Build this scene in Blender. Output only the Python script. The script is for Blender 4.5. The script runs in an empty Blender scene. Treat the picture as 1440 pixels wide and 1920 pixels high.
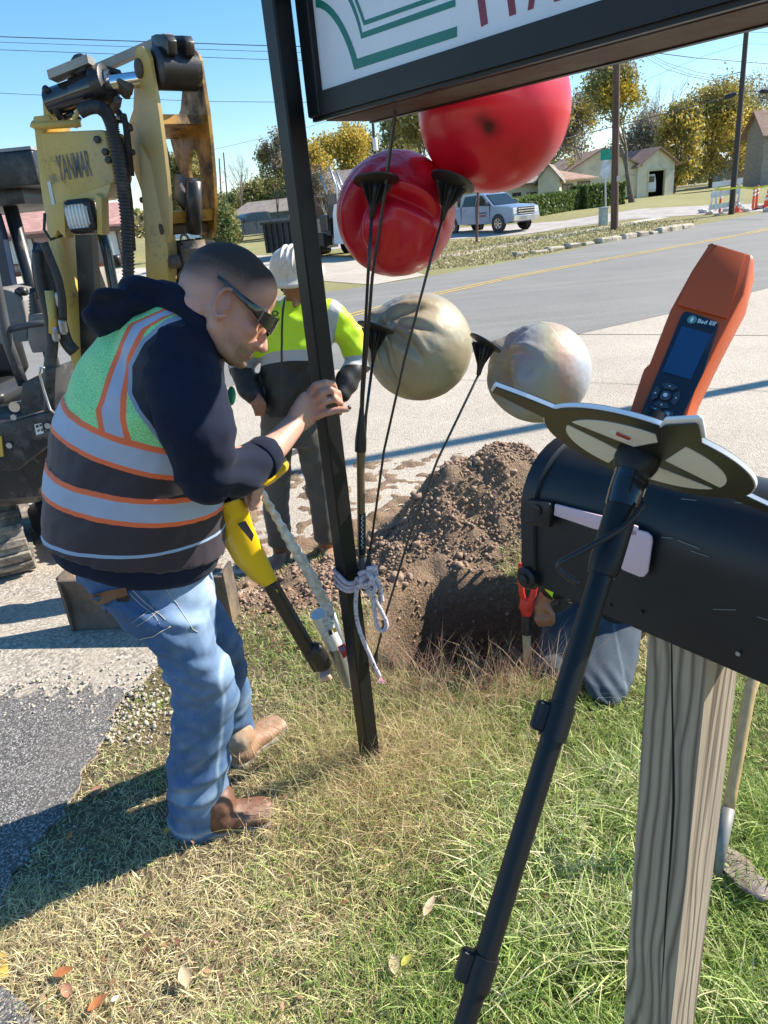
import bpy, bmesh, math, random
import numpy as np
from mathutils import Vector, Matrix, noise as mnoise
SC = bpy.context.scene
COL = SC.collection
rng = np.random.default_rng(7)
random.seed(7)
# ------------------------------------------------------------------ camera
FPX = 1331.0
PITCH = math.atan(557 / 1331); ROLL = math.radians(5.6)
fw = np.array([0, math.cos(PITCH), -math.sin(PITCH)])
U0 = np.array([0, math.sin(PITCH), math.cos(PITCH)]); X0 = np.array([1.0, 0, 0])
rt = math.cos(ROLL) * X0 - math.sin(ROLL) * U0
up = math.sin(ROLL) * X0 + math.cos(ROLL) * U0
CP = np.array([0, 0, 1.7])
cd = bpy.data.cameras.new('camera'); cam = bpy.data.objects.new('camera', cd); COL.objects.link(cam)
cam.matrix_world = Matrix(((rt[0], up[0], -fw[0], CP[0]), (rt[1], up[1], -fw[1], CP[1]), (rt[2], up[2], -fw[2], CP[2]), (0, 0, 0, 1)))
cd.sensor_fit = 'VERTICAL'; cd.sensor_height = 24; cd.lens = 24 * FPX / 1920
cd.clip_start = 0.05; cd.clip_end = 3000
cd.dof.use_dof = True; cd.dof.focus_distance = 2.1; cd.dof.aperture_fstop = 16.0
SC.camera = cam
# ------------------------------------------------------------------ sky and sun
SUN_AZ = math.radians(74); SUN_EL = math.radians(37)
wd = bpy.data.worlds.new('World'); SC.world = wd; wd.use_nodes = True
wn = wd.node_tree.nodes; wl = wd.node_tree.links
sk = wn.new('ShaderNodeTexSky'); sk.sky_type = 'NISHITA'; sk.sun_disc = False
sk.sun_elevation = SUN_EL; sk.sun_rotation = SUN_AZ; sk.altitude = 200; sk.air_density = 1.15; sk.dust_density = 0.0; sk.ozone_density = 4.5
hs = wn.new('ShaderNodeHueSaturation'); hs.inputs['Saturation'].default_value = 1.36; gm = wn.new('ShaderNodeGamma'); gm.inputs[1].default_value = 0.8
wl.new(sk.outputs[0], gm.inputs[0]); wl.new(gm.outputs[0], hs.inputs['Color']); wl.new(hs.outputs[0], wn['Background'].inputs[0])
wn['Background'].inputs[1].default_value = 0.14
sd = bpy.data.lights.new('sun', 'SUN'); sd.energy = 5.0; sd.angle = math.radians(0.5); sd.color = (1.0, 0.92, 0.80)
sun = bpy.data.objects.new('sun', sd); COL.objects.link(sun)
SUNV = Vector((math.sin(SUN_AZ) * math.cos(SUN_EL), math.cos(SUN_AZ) * math.cos(SUN_EL), math.sin(SUN_EL)))
sun.rotation_euler = SUNV.to_track_quat('Z', 'Y').to_euler(); sun.location = (10, 3, 12)
SC.view_settings.view_transform = 'Standard'; SC.view_settings.look = 'None'
SC.view_settings.exposure = 1.07; SC.view_settings.gamma = 1.0; SC.view_settings.use_curve_mapping = False
SC.render.engine = 'CYCLES'; SC.cycles.use_denoising = True; SC.cycles.max_bounces = 6; SC.cycles.transparent_max_bounces = 12
try: SC.cycles.denoiser = 'OPENIMAGEDENOISE'
except Exception: pass
# ------------------------------------------------------------------ where things stand (pixel sight lines turned into places)
def ray(x, y): return fw + (x - 720) / FPX * rt + (960 - y) / FPX * up
def R(x, y, Y):            # point on the sight line at world distance Y
    v = ray(x, y); return CP + v * (Y / v[1])
YB = [-50, 2.9, 3.7, 27, 38, 43, 52, 63, 100, 160, 2500]
ZB = [0, 0, -.15, -.15, .1, .3, .55, .82, 1.3, 1.5, 1.5]
def zt(y): return float(np.interp(y, YB, ZB))
def T(x, y):               # where a sight line meets the terrain
    v = ray(x, y); Y = 0.6
    while Y < 400:
        q = CP + v * (Y / v[1])
        if q[2] <= zt(Y): return q
        Y *= 1.004
    return CP + v * (400 / v[1])
def mpp(q): return float((np.array(q) - CP) @ fw) / FPX
def V(q): return Vector([float(c) for c in q])
# ------------------------------------------------------------------ mesh tools
ORG = {}
def org(o): return ORG.get(o.name, np.zeros(3)) if o is not None else np.zeros(3)
def newobj(name, me, parent=None, mats=None):
    o = bpy.data.objects.new(name, me); COL.objects.link(o)
    if parent is not None: o.parent = parent; ORG[o.name] = org(parent)
    if mats is not None:
        for m in (mats if isinstance(mats, (list, tuple)) else [mats]): me.materials.append(m)
    return o
def tag(o, label=None, cat=None, group=None, kind=None):
    if label: o['label'] = label
    if cat: o['category'] = cat
    if group: o['group'] = group
    if kind: o['kind'] = kind
    return o
def thing(name, label, cat, loc, group=None):
    o = bpy.data.objects.new(name, None); COL.objects.link(o); o.location = V(loc); o.empty_display_size = .1
    ORG[o.name] = np.array([float(c) for c in loc]); return tag(o, label, cat, group)
class MB:
    def __init__(s): s.v = []; s.f = []; s.mi = []
    def add(s, vs, fs, m=0):
        b = len(s.v); s.v += [tuple(float(c) for c in q) for q in vs]; s.f += [[b + i for i in f] for f in fs]; s.mi += [m] * len(fs); return s
    def box(s, c, sz, ax=None, m=0, bev=0):
        c = np.array(c, float); a = np.eye(3) if ax is None else np.array(ax, float)
        h = np.array(sz, float) / 2
        if bev:
            q = [(-h[0] + bev, -h[1]), (h[0] - bev, -h[1]), (h[0], -h[1] + bev), (h[0], h[1] - bev), (h[0] - bev, h[1]), (-h[0] + bev, h[1]), (-h[0], h[1] - bev), (-h[0], -h[1] + bev)]
            sc = [(1 - 2 * bev / sz[0], 1 - 2 * bev / sz[1], -h[2]), (1, 1, -h[2] + bev), (1, 1, h[2] - bev), (1 - 2 * bev / sz[0], 1 - 2 * bev / sz[1], h[2])]
            vs = [c + a[0] * x * k[0] + a[1] * y * k[1] + a[2] * k[2] for k in sc for x, y in q]
            fs = [list(range(7, -1, -1)), list(range(24, 32))]
            for j in range(3):
                for i in range(8): fs.append([j * 8 + i, j * 8 + (i + 1) % 8, (j + 1) * 8 + (i + 1) % 8, (j + 1) * 8 + i])
            return s.add(vs, fs, m)
        vs = [c + a[0] * x * h[0] + a[1] * y * h[1] + a[2] * z * h[2] for x in (-1, 1) for y in (-1, 1) for z in (-1, 1)]
        return s.add(vs, [[0, 1, 3, 2], [4, 6, 7, 5], [0, 4, 5, 1], [2, 3, 7, 6], [0, 2, 6, 4], [1, 5, 7, 3]], m)
    def tube(s, pts, r, n=8, m=0, cap=True, closed=False):
        pts = [np.array(p, float) for p in pts]; k = len(pts)
        rr = r if isinstance(r, (list, tuple, np.ndarray)) else [r] * k
        vs = []; ref = None
        for i, p in enumerate(pts):
            if closed: t = pts[(i + 1) % k] - pts[i - 1]
            else: t = pts[min(i + 1, k - 1)] - pts[max(i - 1, 0)]
            t = t / (np.linalg.norm(t) + 1e-12)
            if ref is None: ref = np.cross(t, [0, 0, 1.0]) if abs(t[2]) < .9 else np.cross(t, [1.0, 0, 0])
            ref = ref - t * (ref @ t); ref /= (np.linalg.norm(ref) + 1e-12); b = np.cross(t, ref)
            for j in range(n):
                a = 2 * math.pi * j / n; vs.append(p + rr[i] * (math.cos(a) * ref + math.sin(a) * b))
        fs = []
        for i in range(k if closed else k - 1):
            for j in range(n):
                fs.append([i * n + j, i * n + (j + 1) % n, ((i + 1) % k) * n + (j + 1) % n, ((i + 1) % k) * n + j])
        if cap and not closed: fs += [list(range(n - 1, -1, -1)), list(range((k - 1) * n, k * n))]
        return s.add(vs, fs, m)
    def rings(s, rings, m=0, cap=True):      # loft through equal rings of points
        n = len(rings[0]); vs = [q for r_ in rings for q in r_]; fs = []
        for i in range(len(rings) - 1):
            for j in range(n): fs.append([i * n + j, i * n + (j + 1) % n, (i + 1) * n + (j + 1) % n, (i + 1) * n + j])
        if cap: fs += [list(range(n - 1, -1, -1)), list(range((len(rings) - 1) * n, len(rings) * n))]
        return s.add(vs, fs, m)
    def loft(s, secs, n=20, m=0):            # sections: centre, half axis a, half axis b
        return s.rings([[np.array(c) + math.cos(t) * np.array(a) + math.sin(t) * np.array(b) for t in np.linspace(0, 2 * math.pi, n, endpoint=False)] for c, a, b in secs], m)
    def ell(s, c, a, b, d, nu=14, nv=9, m=0):
        c, a, b, d = [np.array(q, float) for q in (c, a, b, d)]
        vs = [c - d]; fs = []
        for i in range(1, nv):
            ph = -math.pi / 2 + math.pi * i / nv
            for j in range(nu):
                t = 2 * math.pi * j / nu; vs.append(c + math.cos(ph) * (math.cos(t) * a + math.sin(t) * b) + math.sin(ph) * d)
        vs.append(c + d); L = len(vs) - 1
        for j in range(nu):
            fs.append([0, 1 + (j + 1) % nu, 1 + j]); q = 1 + (nv - 2) * nu; fs.append([L, q + j, q + (j + 1) % nu])
            for i in range(nv - 2): fs.append([1 + i * nu + j, 1 + i * nu + (j + 1) % nu, 1 + (i + 1) * nu + (j + 1) % nu, 1 + (i + 1) * nu + j])
        return s.add(vs, fs, m)
    def prism(s, poly, ext, m=0):            # polygon of 3D points pushed along ext
        e = np.array(ext, float); n = len(poly); vs = [np.array(p, float) for p in poly] + [np.array(p, float) + e for p in poly]
        return s.add(vs, [list(range(n - 1, -1, -1)), list(range(n, 2 * n))] + [[i, (i + 1) % n, n + (i + 1) % n, n + i] for i in range(n)], m)
    def lathe(s, p0, ax, prof, n=20, m=0):   # profile: (distance along axis, radius)
        p0 = np.array(p0, float); ax = np.array(ax, float); ax = ax / np.linalg.norm(ax)
        ref = np.cross(ax, [0, 0, 1.0] if abs(ax[2]) < .9 else [1.0, 0, 0]); ref /= np.linalg.norm(ref); b = np.cross(ax, ref)
        return s.rings([[p0 + ax * h + max(r_, 1e-4) * (math.cos(t) * ref + math.sin(t) * b) for t in np.linspace(0, 2 * math.pi, n, endpoint=False)] for h, r_ in prof], m)
    def build(s, name, mats, parent=None, smooth=False, bevel=0, label=None, auto=None):
        me = bpy.data.meshes.new(name); o0 = org(parent)
        me.from_pydata([(a - o0[0], b - o0[1], c - o0[2]) for a, b, c in s.v], [], s.f)
        if isinstance(mats, (list, tuple)): me.polygons.foreach_set('material_index', s.mi)
        bm = bmesh.new(); bm.from_mesh(me); bmesh.ops.recalc_face_normals(bm, faces=bm.faces); 
        if bevel: bmesh.ops.bevel(bm, geom=[e for e in bm.edges if len(e.link_faces) == 2 and e.calc_face_angle(0) > .5], offset=bevel, segments=2, affect='EDGES', profile=.5)
        bm.to_mesh(me); bm.free()
        if smooth:
            me.polygons.foreach_set('use_smooth', [True] * len(me.polygons))
        if auto or bevel:
            me.polygons.foreach_set('use_smooth', [True] * len(me.polygons))
            try: me.set_sharp_from_angle(angle=math.radians(auto or 40))
            except Exception: pass
        me.update(); o = newobj(name, me, parent, mats)
        if label: o['label'] = label
        return o
def arrmesh(name, v, f, mats, parent=None, attrs=None, smooth=False):   # triangles from arrays
    me = bpy.data.meshes.new(name); v = np.asarray(v, np.float32) - org(parent).astype(np.float32); f = np.asarray(f, np.int32)
    me.vertices.add(len(v)); me.vertices.foreach_set('co', v.ravel())
    k = f.shape[1]; me.loops.add(f.size); me.loops.foreach_set('vertex_index', f.ravel())
    me.polygons.add(len(f)); me.polygons.foreach_set('loop_start', np.arange(0, f.size, k, dtype=np.int32)); me.polygons.foreach_set('loop_total', np.full(len(f), k, np.int32))
    if smooth: me.polygons.foreach_set('use_smooth', np.ones(len(f), bool))
    me.update(calc_edges=True)
    for an, (tp, arr) in (attrs or {}).items():
        at = me.attributes.new(an, tp, 'POINT')
        at.data.foreach_set('color' if tp == 'FLOAT_COLOR' else 'value', np.asarray(arr, np.float32).ravel())
    return newobj(name, me, parent, mats)
def copy_tree(o, parent=None):
    c = o.copy(); COL.objects.link(c); c.parent = parent
    ORG[c.name] = org(o)
    for ch in o.children: copy_tree(ch, c)
    return c
def vn(p, s=1.0, seed=0.0):
    return mnoise.noise(Vector((p[0] * s + seed, p[1] * s + seed * 1.7, p[2] * s - seed)))
def fbm(p, s, seed=0.0, o=3):
    a = 0; k = 1.0
    for i in range(o): a += k * vn(p, s * 2 ** i, seed + i * 3.1); k *= .5
    return a
def blob(name, mb, mats, parent=None, vox=.008, sm=6, disp=None, attrs=None, fac=.5):
    """closed overlapping shapes grown into one continuous skin"""
    me = bpy.data.meshes.new('t'); me.from_pydata(mb.v, [], mb.f)
    bm = bmesh.new(); bm.from_mesh(me); bmesh.ops.recalc_face_normals(bm, faces=bm.faces); bm.to_mesh(me); bm.free()
    o = bpy.data.objects.new('t', me); COL.objects.link(o)
    md = o.modifiers.new('r', 'REMESH'); md.mode = 'VOXEL'; md.voxel_size = vox; md.adaptivity = 0
    if sm: ms = o.modifiers.new('s', 'SMOOTH'); ms.factor = fac; ms.iterations = sm
    dg = bpy.context.evaluated_depsgraph_get(); m2 = bpy.data.meshes.new_from_object(o.evaluated_get(dg))
    bpy.data.objects.remove(o); bpy.data.meshes.remove(me)
    n = len(m2.vertices); co = np.empty(n * 3, np.float32); m2.vertices.foreach_get('co', co); co = co.reshape(-1, 3).astype(float)
    if disp:
        no = np.empty(n * 3, np.float32); m2.vertices.foreach_get('normal', no); no = no.reshape(-1, 3)
        co = co + no * np.asarray(disp(co, no)).reshape(-1, 1)
    if attrs:
        for an, arr in attrs(co).items():
            at = m2.attributes.new(an, 'FLOAT', 'POINT'); at.data.foreach_set('value', np.asarray(arr, np.float32))
    m2.vertices.foreach_set('co', (co - org(parent)).astype(np.float32).ravel())
    m2.polygons.foreach_set('use_smooth', np.ones(len(m2.polygons), bool)); m2.update()
    m2.name = name
    return newobj(name, m2, parent, mats)
# ------------------------------------------------------------------ materials
class N:
    def __init__(s, name):
        s.m = bpy.data.materials.new(name); s.m.use_nodes = True; s.t = s.m.node_tree; s.b = s.t.nodes['Principled BSDF']
    def n(s, ty, **k):
        x = s.t.nodes.new('ShaderNode' + ty)
        for a, b in k.items(): setattr(x, a, b)
        return x
    def l(s, a, b): s.t.links.new(a, b)
    def val(s, x, sock):
        if hasattr(x, 'is_output') or isinstance(x, bpy.types.NodeSocket): s.l(x, sock)
        elif isinstance(x, (tuple, list)): sock.default_value = tuple(x) + ((1,) if len(x) == 3 and len(sock.default_value) == 4 else ())
        else: sock.default_value = x
    def math(s, op, a, b=0.0, c=0.0):
        x = s.n('Math', operation=op); s.val(a, x.inputs[0]); s.val(b, x.inputs[1]); s.val(c, x.inputs[2]); return x.outputs[0]
    def mix(s, f, a, b, mode='MIX'):
        x = s.n('Mix', data_type='RGBA', blend_type=mode); s.val(f, x.inputs[0]); s.val(a, x.inputs[6]); s.val(b, x.inputs[7]); return x.outputs[2]
    def co(s, sc=(1, 1, 1)):
        t = s.n('TexCoord'); mp = s.n('Mapping'); mp.inputs['Scale'].default_value = sc; s.l(t.outputs['Object'], mp.inputs[0]); return mp.outputs[0]
    def noise(s, scale, det=4, rough=.55, sc=(1, 1, 1), dist=0):
        x = s.n('TexNoise'); x.inputs['Scale'].default_value = scale; x.inputs['Detail'].default_value = det; x.inputs['Roughness'].default_value = rough
        x.inputs['Distortion'].default_value = dist; s.l(s.co(sc), x.inputs['Vector']); return x.outputs[0]
    def vor(s, scale, feat='F1', out=0, sc=(1, 1, 1)):
        x = s.n('TexVoronoi', feature=feat); x.inputs['Scale'].default_value = scale; s.l(s.co(sc), x.inputs['Vector']); return x.outputs[out]
    def ramp(s, f, stops, const=False):
        x = s.n('ValToRGB'); cr = x.color_ramp; s.l(f, x.inputs[0])
        if const: cr.interpolation = 'CONSTANT'
        while len(cr.elements) < len(stops): cr.elements.new(.5)
        for e, (p, c) in zip(cr.elements, stops): e.position = p; e.color = (c, c, c, 1) if not isinstance(c, (tuple, list)) else tuple(c)[:3] + (1,)
        return x.outputs[0]
    def attr(s, name, out=2):
        x = s.n('Attribute', attribute_name=name); return x.outputs[out]
    def bump(s, h, st=.3, d=.01):
        x = s.n('Bump'); x.inputs['Strength'].default_value = st; x.inputs['Distance'].default_value = d; s.l(h, x.inputs['Height']); s.l(x.outputs[0], s.b.inputs['Normal']); return s
    def base(s, c): s.val(c, s.b.inputs['Base Color']); return s
    def rough(s, r): s.val(r, s.b.inputs['Roughness']); return s
    def set(s, **k):
        for a, b in k.items(): s.b.inputs[a.replace('_', ' ')].default_value = b
        return s
MC = {}
def mat(name, c, r=.6, metal=0, var=.25, vs=6, bump=.0, bs=40, bd=.003, dirt=None, dirtamt=.5, ds=4, coat=0, sc=(1, 1, 1), spec=.5):
    if name in MC: return MC[name]
    k = N(name); c = tuple(c)
    lo = tuple(x * (1 - var) for x in c); hi = tuple(min(1, x * (1 + var)) for x in c)
    col = k.mix(k.ramp(k.noise(vs, 5, .6, sc), [(.3, 0), (.7, 1)]), lo, hi)
    if dirt is not None:
        f = k.ramp(k.noise(ds, 8, .72), [(.62 - .3 * dirtamt, 0), (.74 - .2 * dirtamt, 1)]); col = k.mix(f, col, dirt)
        k.rough(k.mix(f, (r,) * 3, (min(1, r + .3),) * 3))
    else: k.rough(k.math('MULTIPLY_ADD', k.noise(vs * 3, 3), .16, r - .08))
    k.base(col); k.set(Metallic=metal, Coat_Weight=coat, Specular_IOR_Level=spec)
    if bump: k.bump(k.noise(bs, 6, .65, sc), bump, bd)
    MC[name] = k.m; return k.m

def plane(p0, n):
    p0 = np.array(p0, float); n = np.array(n, float)
    def f(x, y, off=0.0):
        v = ray(x, y); return CP + v * (((p0 + n * off - CP) @ n) / (v @ n))
    return f
def text3d(name, s, p0, xd, yd, h, mt, parent, th=.002, bold=.0, w=None, center=False):
    """flat raised lettering: p0 lower left corner, xd along the line, yd up, h cap height"""
    c = bpy.data.curves.new('txt', 'FONT'); c.body = s; c.size = 1.0; c.offset = bold; c.resolution_u = 3; c.extrude = 0
    o = bpy.data.objects.new('txt', c); COL.objects.link(o); dg = bpy.context.evaluated_depsgraph_get(); dg.update()
    me = bpy.data.meshes.new_from_object(o.evaluated_get(dg)); bpy.data.objects.remove(o)
    co = np.array([v.co[:] for v in me.vertices]); xd = np.array(xd, float); yd = np.array(yd, float); nn = np.cross(xd, yd)
    x = co[:, 0] - co[:, 0].min(); y = co[:, 1] - (co[:, 1].min()); sy = h / y.max(); sx = (w / x.max()) if w else sy
    if center: p0 = np.array(p0) - xd * x.max() * sx / 2 - yd * h / 2
    P = np.array(p0)[None] + x[:, None] * sx * xd + y[:, None] * sy * yd + nn[None] * th
    F = [list(p.vertices) for p in me.polygons]; bpy.data.meshes.remove(me); m = MB(); m.add(P, F)
    bm_ = bpy.data.meshes.new(name); o0 = org(parent); bm_.from_pydata([tuple(q - o0) for q in P], [], F); bm_.update()
    return newobj(name, bm_, parent, mt)
# ------------------------------------------------------------------ ground materials
k = N('ground_soil'); at = k.attr('gcol', 0)
n1 = k.noise(45, 8, .75); n2 = k.noise(5, 5, .6); n3 = k.vor(90)
c = k.mix(k.ramp(n1, [(.3, 0), (.7, 1)]), k.mix(1.0, at, (.5, .5, .5), 'MULTIPLY'), k.mix(1.0, at, (1.35, 1.3, 1.2), 'MULTIPLY'))
c = k.mix(k.ramp(n2, [(.4, 0), (.65, .5)]), c, k.mix(1.0, c, (.75, .82, .7), 'MULTIPLY'))
k.base(c).rough(.95).bump(k.math('ADD', n1, k.math('MULTIPLY', n3, .4)), .9, .02); M_GROUND = k.m
k = N('concrete_apron'); n1 = k.noise(1.6, 6, .6); n2 = k.noise(160, 4, .8); n3 = k.vor(75)
c = k.mix(k.ramp(n1, [(.3, 0), (.7, 1)]), (.335, .28, .215), (.475, .41, .325))
c = k.mix(k.ramp(n3, [(.0, .75), (.28, 0)]), c, (.16, .13, .10)); c = k.mix(k.ramp(n2, [(.45, 0), (.6, .8)]), c, (.56, .5, .42))
n4 = k.noise(9, 8, .7); c = k.mix(k.ramp(n4, [(.55, 0), (.72, .45)]), c, (.25, .2, .155))
n5 = k.noise(.35, 3, .5); c = k.mix(k.ramp(n5, [(.45, 0), (.65, .35)]), c, (.6, .53, .43))
n6 = k.noise(38, 5, .75); n7 = k.noise(75, 3, .8); c = k.mix(k.ramp(n6, [(.47, 0), (.62, .6)]), c, (.27, .22, .165)); c = k.mix(k.ramp(n7, [(.52, 0), (.66, .55)]), c, (.62, .56, .47))
k.base(c).rough(.9).bump(k.math('ADD', n6, k.math('ADD', n2, n3)), .7, .008); M_CONC = k.m
k = N('road_asphalt'); n1 = k.noise(.6, 5, .6, (1, 1, 1)); n2 = k.noise(120, 4, .8)
c = k.mix(k.ramp(n1, [(.3, 0), (.7, 1)]), (.14, .132, .12), (.19, .18, .165)); c = k.mix(k.ramp(n2, [(.4, 0), (.6, .8)]), c, (.24, .23, .21))
t = k.n('TexCoord'); mp = k.n('Mapping'); mp.inputs['Rotation'].default_value = (0, 0, -math.radians(41)); mp.inputs['Scale'].default_value = (.12, 1.6, 1); k.l(t.outputs['Object'], mp.inputs[0])
xx = k.n('TexNoise'); xx.inputs['Scale'].default_value = 1.0; xx.inputs['Detail'].default_value = 7; k.l(mp.outputs[0], xx.inputs['Vector'])
c = k.mix(k.ramp(xx.outputs[0], [(.5, 0), (.68, .55)]), c, (.27, .25, .22))
n6 = k.noise(24, 5, .8); c = k.mix(k.ramp(n6, [(.45, 0), (.65, .5)]), c, (.10, .096, .09)); n8 = k.noise(.25, 3, .6); c = k.mix(k.ramp(n8, [(.5, 0), (.65, .35)]), c, (.25, .235, .205))
k.base(c).rough(.9).bump(n6, .4, .006); M_ROAD = k.m
k = N('gravel_asphalt'); n1 = k.noise(1.3, 6, .7); v1 = k.vor(210, 'F1', 1); v2 = k.vor(210); n2 = k.noise(260, 5, .8)
g = k.n('RGBToBW'); k.l(v1, g.inputs[0])
c = k.ramp(g.outputs[0], [(.1, (.035, .034, .034)), (.4, (.085, .082, .08)), (.65, (.17, .16, .15)), (.85, (.44, .41, .38))])
c = k.mix(k.ramp(n1, [(.45, 0), (.68, .5)]), c, (.17, .15, .13))
k.base(c).rough(.9).bump(k.math('ADD', n2, k.math('MULTIPLY', v2, -.8)), .6, .004); M_GRAVEL = k.m
k = N('pale_crushed_gravel'); n1 = k.noise(1.6, 6, .7); v1 = k.vor(80, 'F1', 1); v2 = k.vor(80); n2 = k.noise(240, 5, .8); g = k.n('RGBToBW'); k.l(v1, g.inputs[0])
c = k.ramp(g.outputs[0], [(.1, (.16, .145, .125)), (.45, (.33, .29, .24)), (.7, (.46, .41, .34)), (.95, (.62, .57, .49))]); c = k.mix(k.ramp(n1, [(.42, 0), (.62, .7)]), c, (.40, .34, .27))
k.base(c).rough(.9).bump(k.math('ADD', n2, k.math('MULTIPLY', v2, -.8)), .6, .005); M_GRAVL = k.m
M_YEL = mat('yellow_road_paint', (.55, .36, .06), .7, var=.2, vs=20, dirt=(.16, .15, .14), dirtamt=.35, ds=6)
M_SIDE = mat('side_street', (.36, .32, .29), .9, vs=1.5, bump=.4, bs=60)
M_WALK = mat('sidewalk', (.48, .43, .36), .9, vs=1, dirt=(.25, .22, .16), dirtamt=.3)
# ------------------------------------------------------------------ the ground, one sheet with the dug hole and the spoil heap
HC = (.36, 2.70); HR = (.47, .42)
def hole_d(x, y): return np.sqrt(((x - HC[0]) / HR[0]) ** 2 + ((y - HC[1]) / HR[1]) ** 2)
def mound_h(x, y):
    a = .49 * np.exp(-(((x - .66) / .38) ** 2 + ((y - 3.78) / .42) ** 2) ** 1.1)
    b = .30 * np.exp(-(((x - .24) / .30) ** 2 + ((y - 3.62) / .36) ** 2))
    c = .10 * np.exp(-(((x + .25) / .45) ** 2 + ((y - 3.30) / .42) ** 2))
    return a + b + c + .30 * np.exp(-(((x - 1.15) / .4) ** 2 + ((y - 3.7) / .4) ** 2))
def gz(x, y):
    x = np.asarray(x, float); y = np.asarray(y, float)
    z = np.interp(y, YB, ZB) + mound_h(x, y) * (y < 8)
    d = hole_d(x, y); z = z - .80 * np.clip((1.0 - d) / .26, 0, 1) ** .8
    return z
def ax(lo, hi, step, outs): 
    fine = np.arange(lo, hi + 1e-6, step); return fine
gxs = np.concatenate([-np.geomspace(1500, 2.7, 46), np.arange(-2.5, 2.51, .025), np.geomspace(2.7, 1500, 46)])
gys = np.concatenate([[-40, -10, -3, -1, 0], np.arange(.3, 5.51, .025), np.geomspace(5.8, 26.5, 18), [27, 38, 43, 52, 63, 80, 100, 130, 160, 300, 700, 1500, 2500]])
GX, GY = np.meshgrid(gxs, gys); GZ = gz(GX, GY)
fine = (np.abs(GX) < 2.5) & (GY > .3) & (GY < 5.5)
nz = np.zeros_like(GX); it = np.argwhere(fine)
dirtm = np.clip(1.5 - hole_d(GX, GY) * 1.15, 0, 1) + np.clip(mound_h(GX, GY) * 14 - .35, 0, 1)
dirtm += np.clip(1 - np.hypot((GX + .35) / .75, (GY - 3.25) / .5), 0, 1) * 1.6
dirtm += np.clip((GY - 3.0) * 4, 0, 1) * (GX > -1.3) * (GX < .9) * (GY < 6)
dirtm = np.clip(dirtm, 0, 1)
for i, j in it:
    p = (GX[i, j], GY[i, j], 0); dm = dirtm[i, j]
    nz[i, j] = (.010 * vn(p, 3) if dm > .02 else 0) + (.012 * vn(p, 12, 3) + dm * (.045 * fbm(p, 7, 2, 4)) if dm > .02 else .006 * vn(p, 10))
GZ = GZ + nz
NX = len(gxs); NY = len(gys)
gv = np.stack([GX, GY, GZ], -1).reshape(-1, 3)
ii, jj = np.meshgrid(np.arange(NY - 1), np.arange(NX - 1), indexing='ij'); a_ = (ii * NX + jj).ravel()
gf = np.stack([a_, a_ + 1, a_ + NX + 1, a_ + NX], -1)
dm = dirtm.ravel()[:, None]
lawn = np.array([.17, .13, .075]); dirt = np.array([.28, .19, .13]); farl = np.array([.27, .255, .11])  # lawn soil darkened to stand in for small shadows between the blades
fy = np.clip((GY.ravel() - 8) / 4, 0, 1)[:, None]
big = np.array([vn((x, y, 0), .07, 5) + .6 * vn((x, y, 0), .3, 9) for x, y in zip(GX.ravel(), GY.ravel())])[:, None]
gc = lawn * (1 - fy) + (farl * (1 + .5 * big) + np.array([.10, .03, .0]) * np.clip(-big, 0, 1)) * fy
gc = gc * (1 - dm) + dirt * dm
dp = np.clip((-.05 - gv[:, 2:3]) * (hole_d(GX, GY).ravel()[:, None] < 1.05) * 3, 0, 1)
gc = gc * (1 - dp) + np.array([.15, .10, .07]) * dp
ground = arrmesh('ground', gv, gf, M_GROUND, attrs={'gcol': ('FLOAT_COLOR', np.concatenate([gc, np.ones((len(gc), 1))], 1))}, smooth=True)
tag(ground, kind='structure')
def sheet(name, poly, mt, dz, extra=None):
    """a flat polygon laid on the terrain, cut where the terrain bends"""
    bm = bmesh.new(); bm.faces.new([bm.verts.new((p[0], p[1], 0)) for p in poly])
    for yb in YB[1:-1] + [12, 16, 20]:
        bmesh.ops.bisect_plane(bm, geom=bm.verts[:] + bm.edges[:] + bm.faces[:], plane_co=(0, yb, 0), plane_no=(0, 1, 0))
    for v in bm.verts: v.co.z = zt(v.co.y) + dz
    bmesh.ops.triangulate(bm, faces=bm.faces[:]); bmesh.ops.recalc_face_normals(bm, faces=bm.faces)
    if sum(f.normal.z for f in bm.faces) < 0: bmesh.ops.reverse_faces(bm, faces=bm.faces[:])
    me = bpy.data.meshes.new(name); bm.to_mesh(me); bm.free()
    return tag(newobj(name, me, None, mt), kind='structure')
def TT(x, y): q = T(x, y); return (q[0], q[1])
# paved apron between the lawn and the road; the road; its double line; side street; far walk
LEFTE = [(float(np.interp(y, [.4, .9, 1.12, 1.2, 1.3, 1.45, 1.9, 2.35, 2.75, 3.2], [-.62, -.80, -.93, -1.04, -1.2, -1.2, -1.12, -1.12, -.97, -.86])) + .022 * math.sin(y * 31) * math.sin(y * 13 + 1) + .012 * math.sin(y * 83), float(y)) for y in np.arange(.45, 3.15, .04)]
EDGE = [(-60, -8), (-2.6, -1.5), (-.62, .4)] + LEFTE + [(-.86, 3.2), (-.78, 3.75), (-.42, 4.1), (.1, 4.5), (.9, 4.7), (2.2, 3.75), (4.5, 3.3), (14, 2.6), (80, -5)]
ra = TT(1440, 540); rb = TT(480, 680)
dr = np.array([1.0, .80]); dr /= np.linalg.norm(dr)
nearp = [TT(480, 716), TT(700, 684), TT(900, 660), TT(1080, 628), TT(1260, 588), TT(1440, 541)]
pN = np.array(nearp[-1]); nearR = [tuple(pN + dr * 60)]; p0 = np.array(nearp[0]); nearL = [tuple(p0 - np.array([.9, .43]) * 40)]
farp = [TT(430, 566), TT(640, 545), TT(800, 520), TT(980, 487), TT(1150, 452), TT(1300, 424), TT(1440, 398)]
pF = np.array(farp[-1]); farR = [tuple(pF + np.array([.74, .67]) * 60)]; pf0 = np.array(farp[0]); farL = [tuple(pf0 - np.array([.9, .43]) * 45)]
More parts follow.
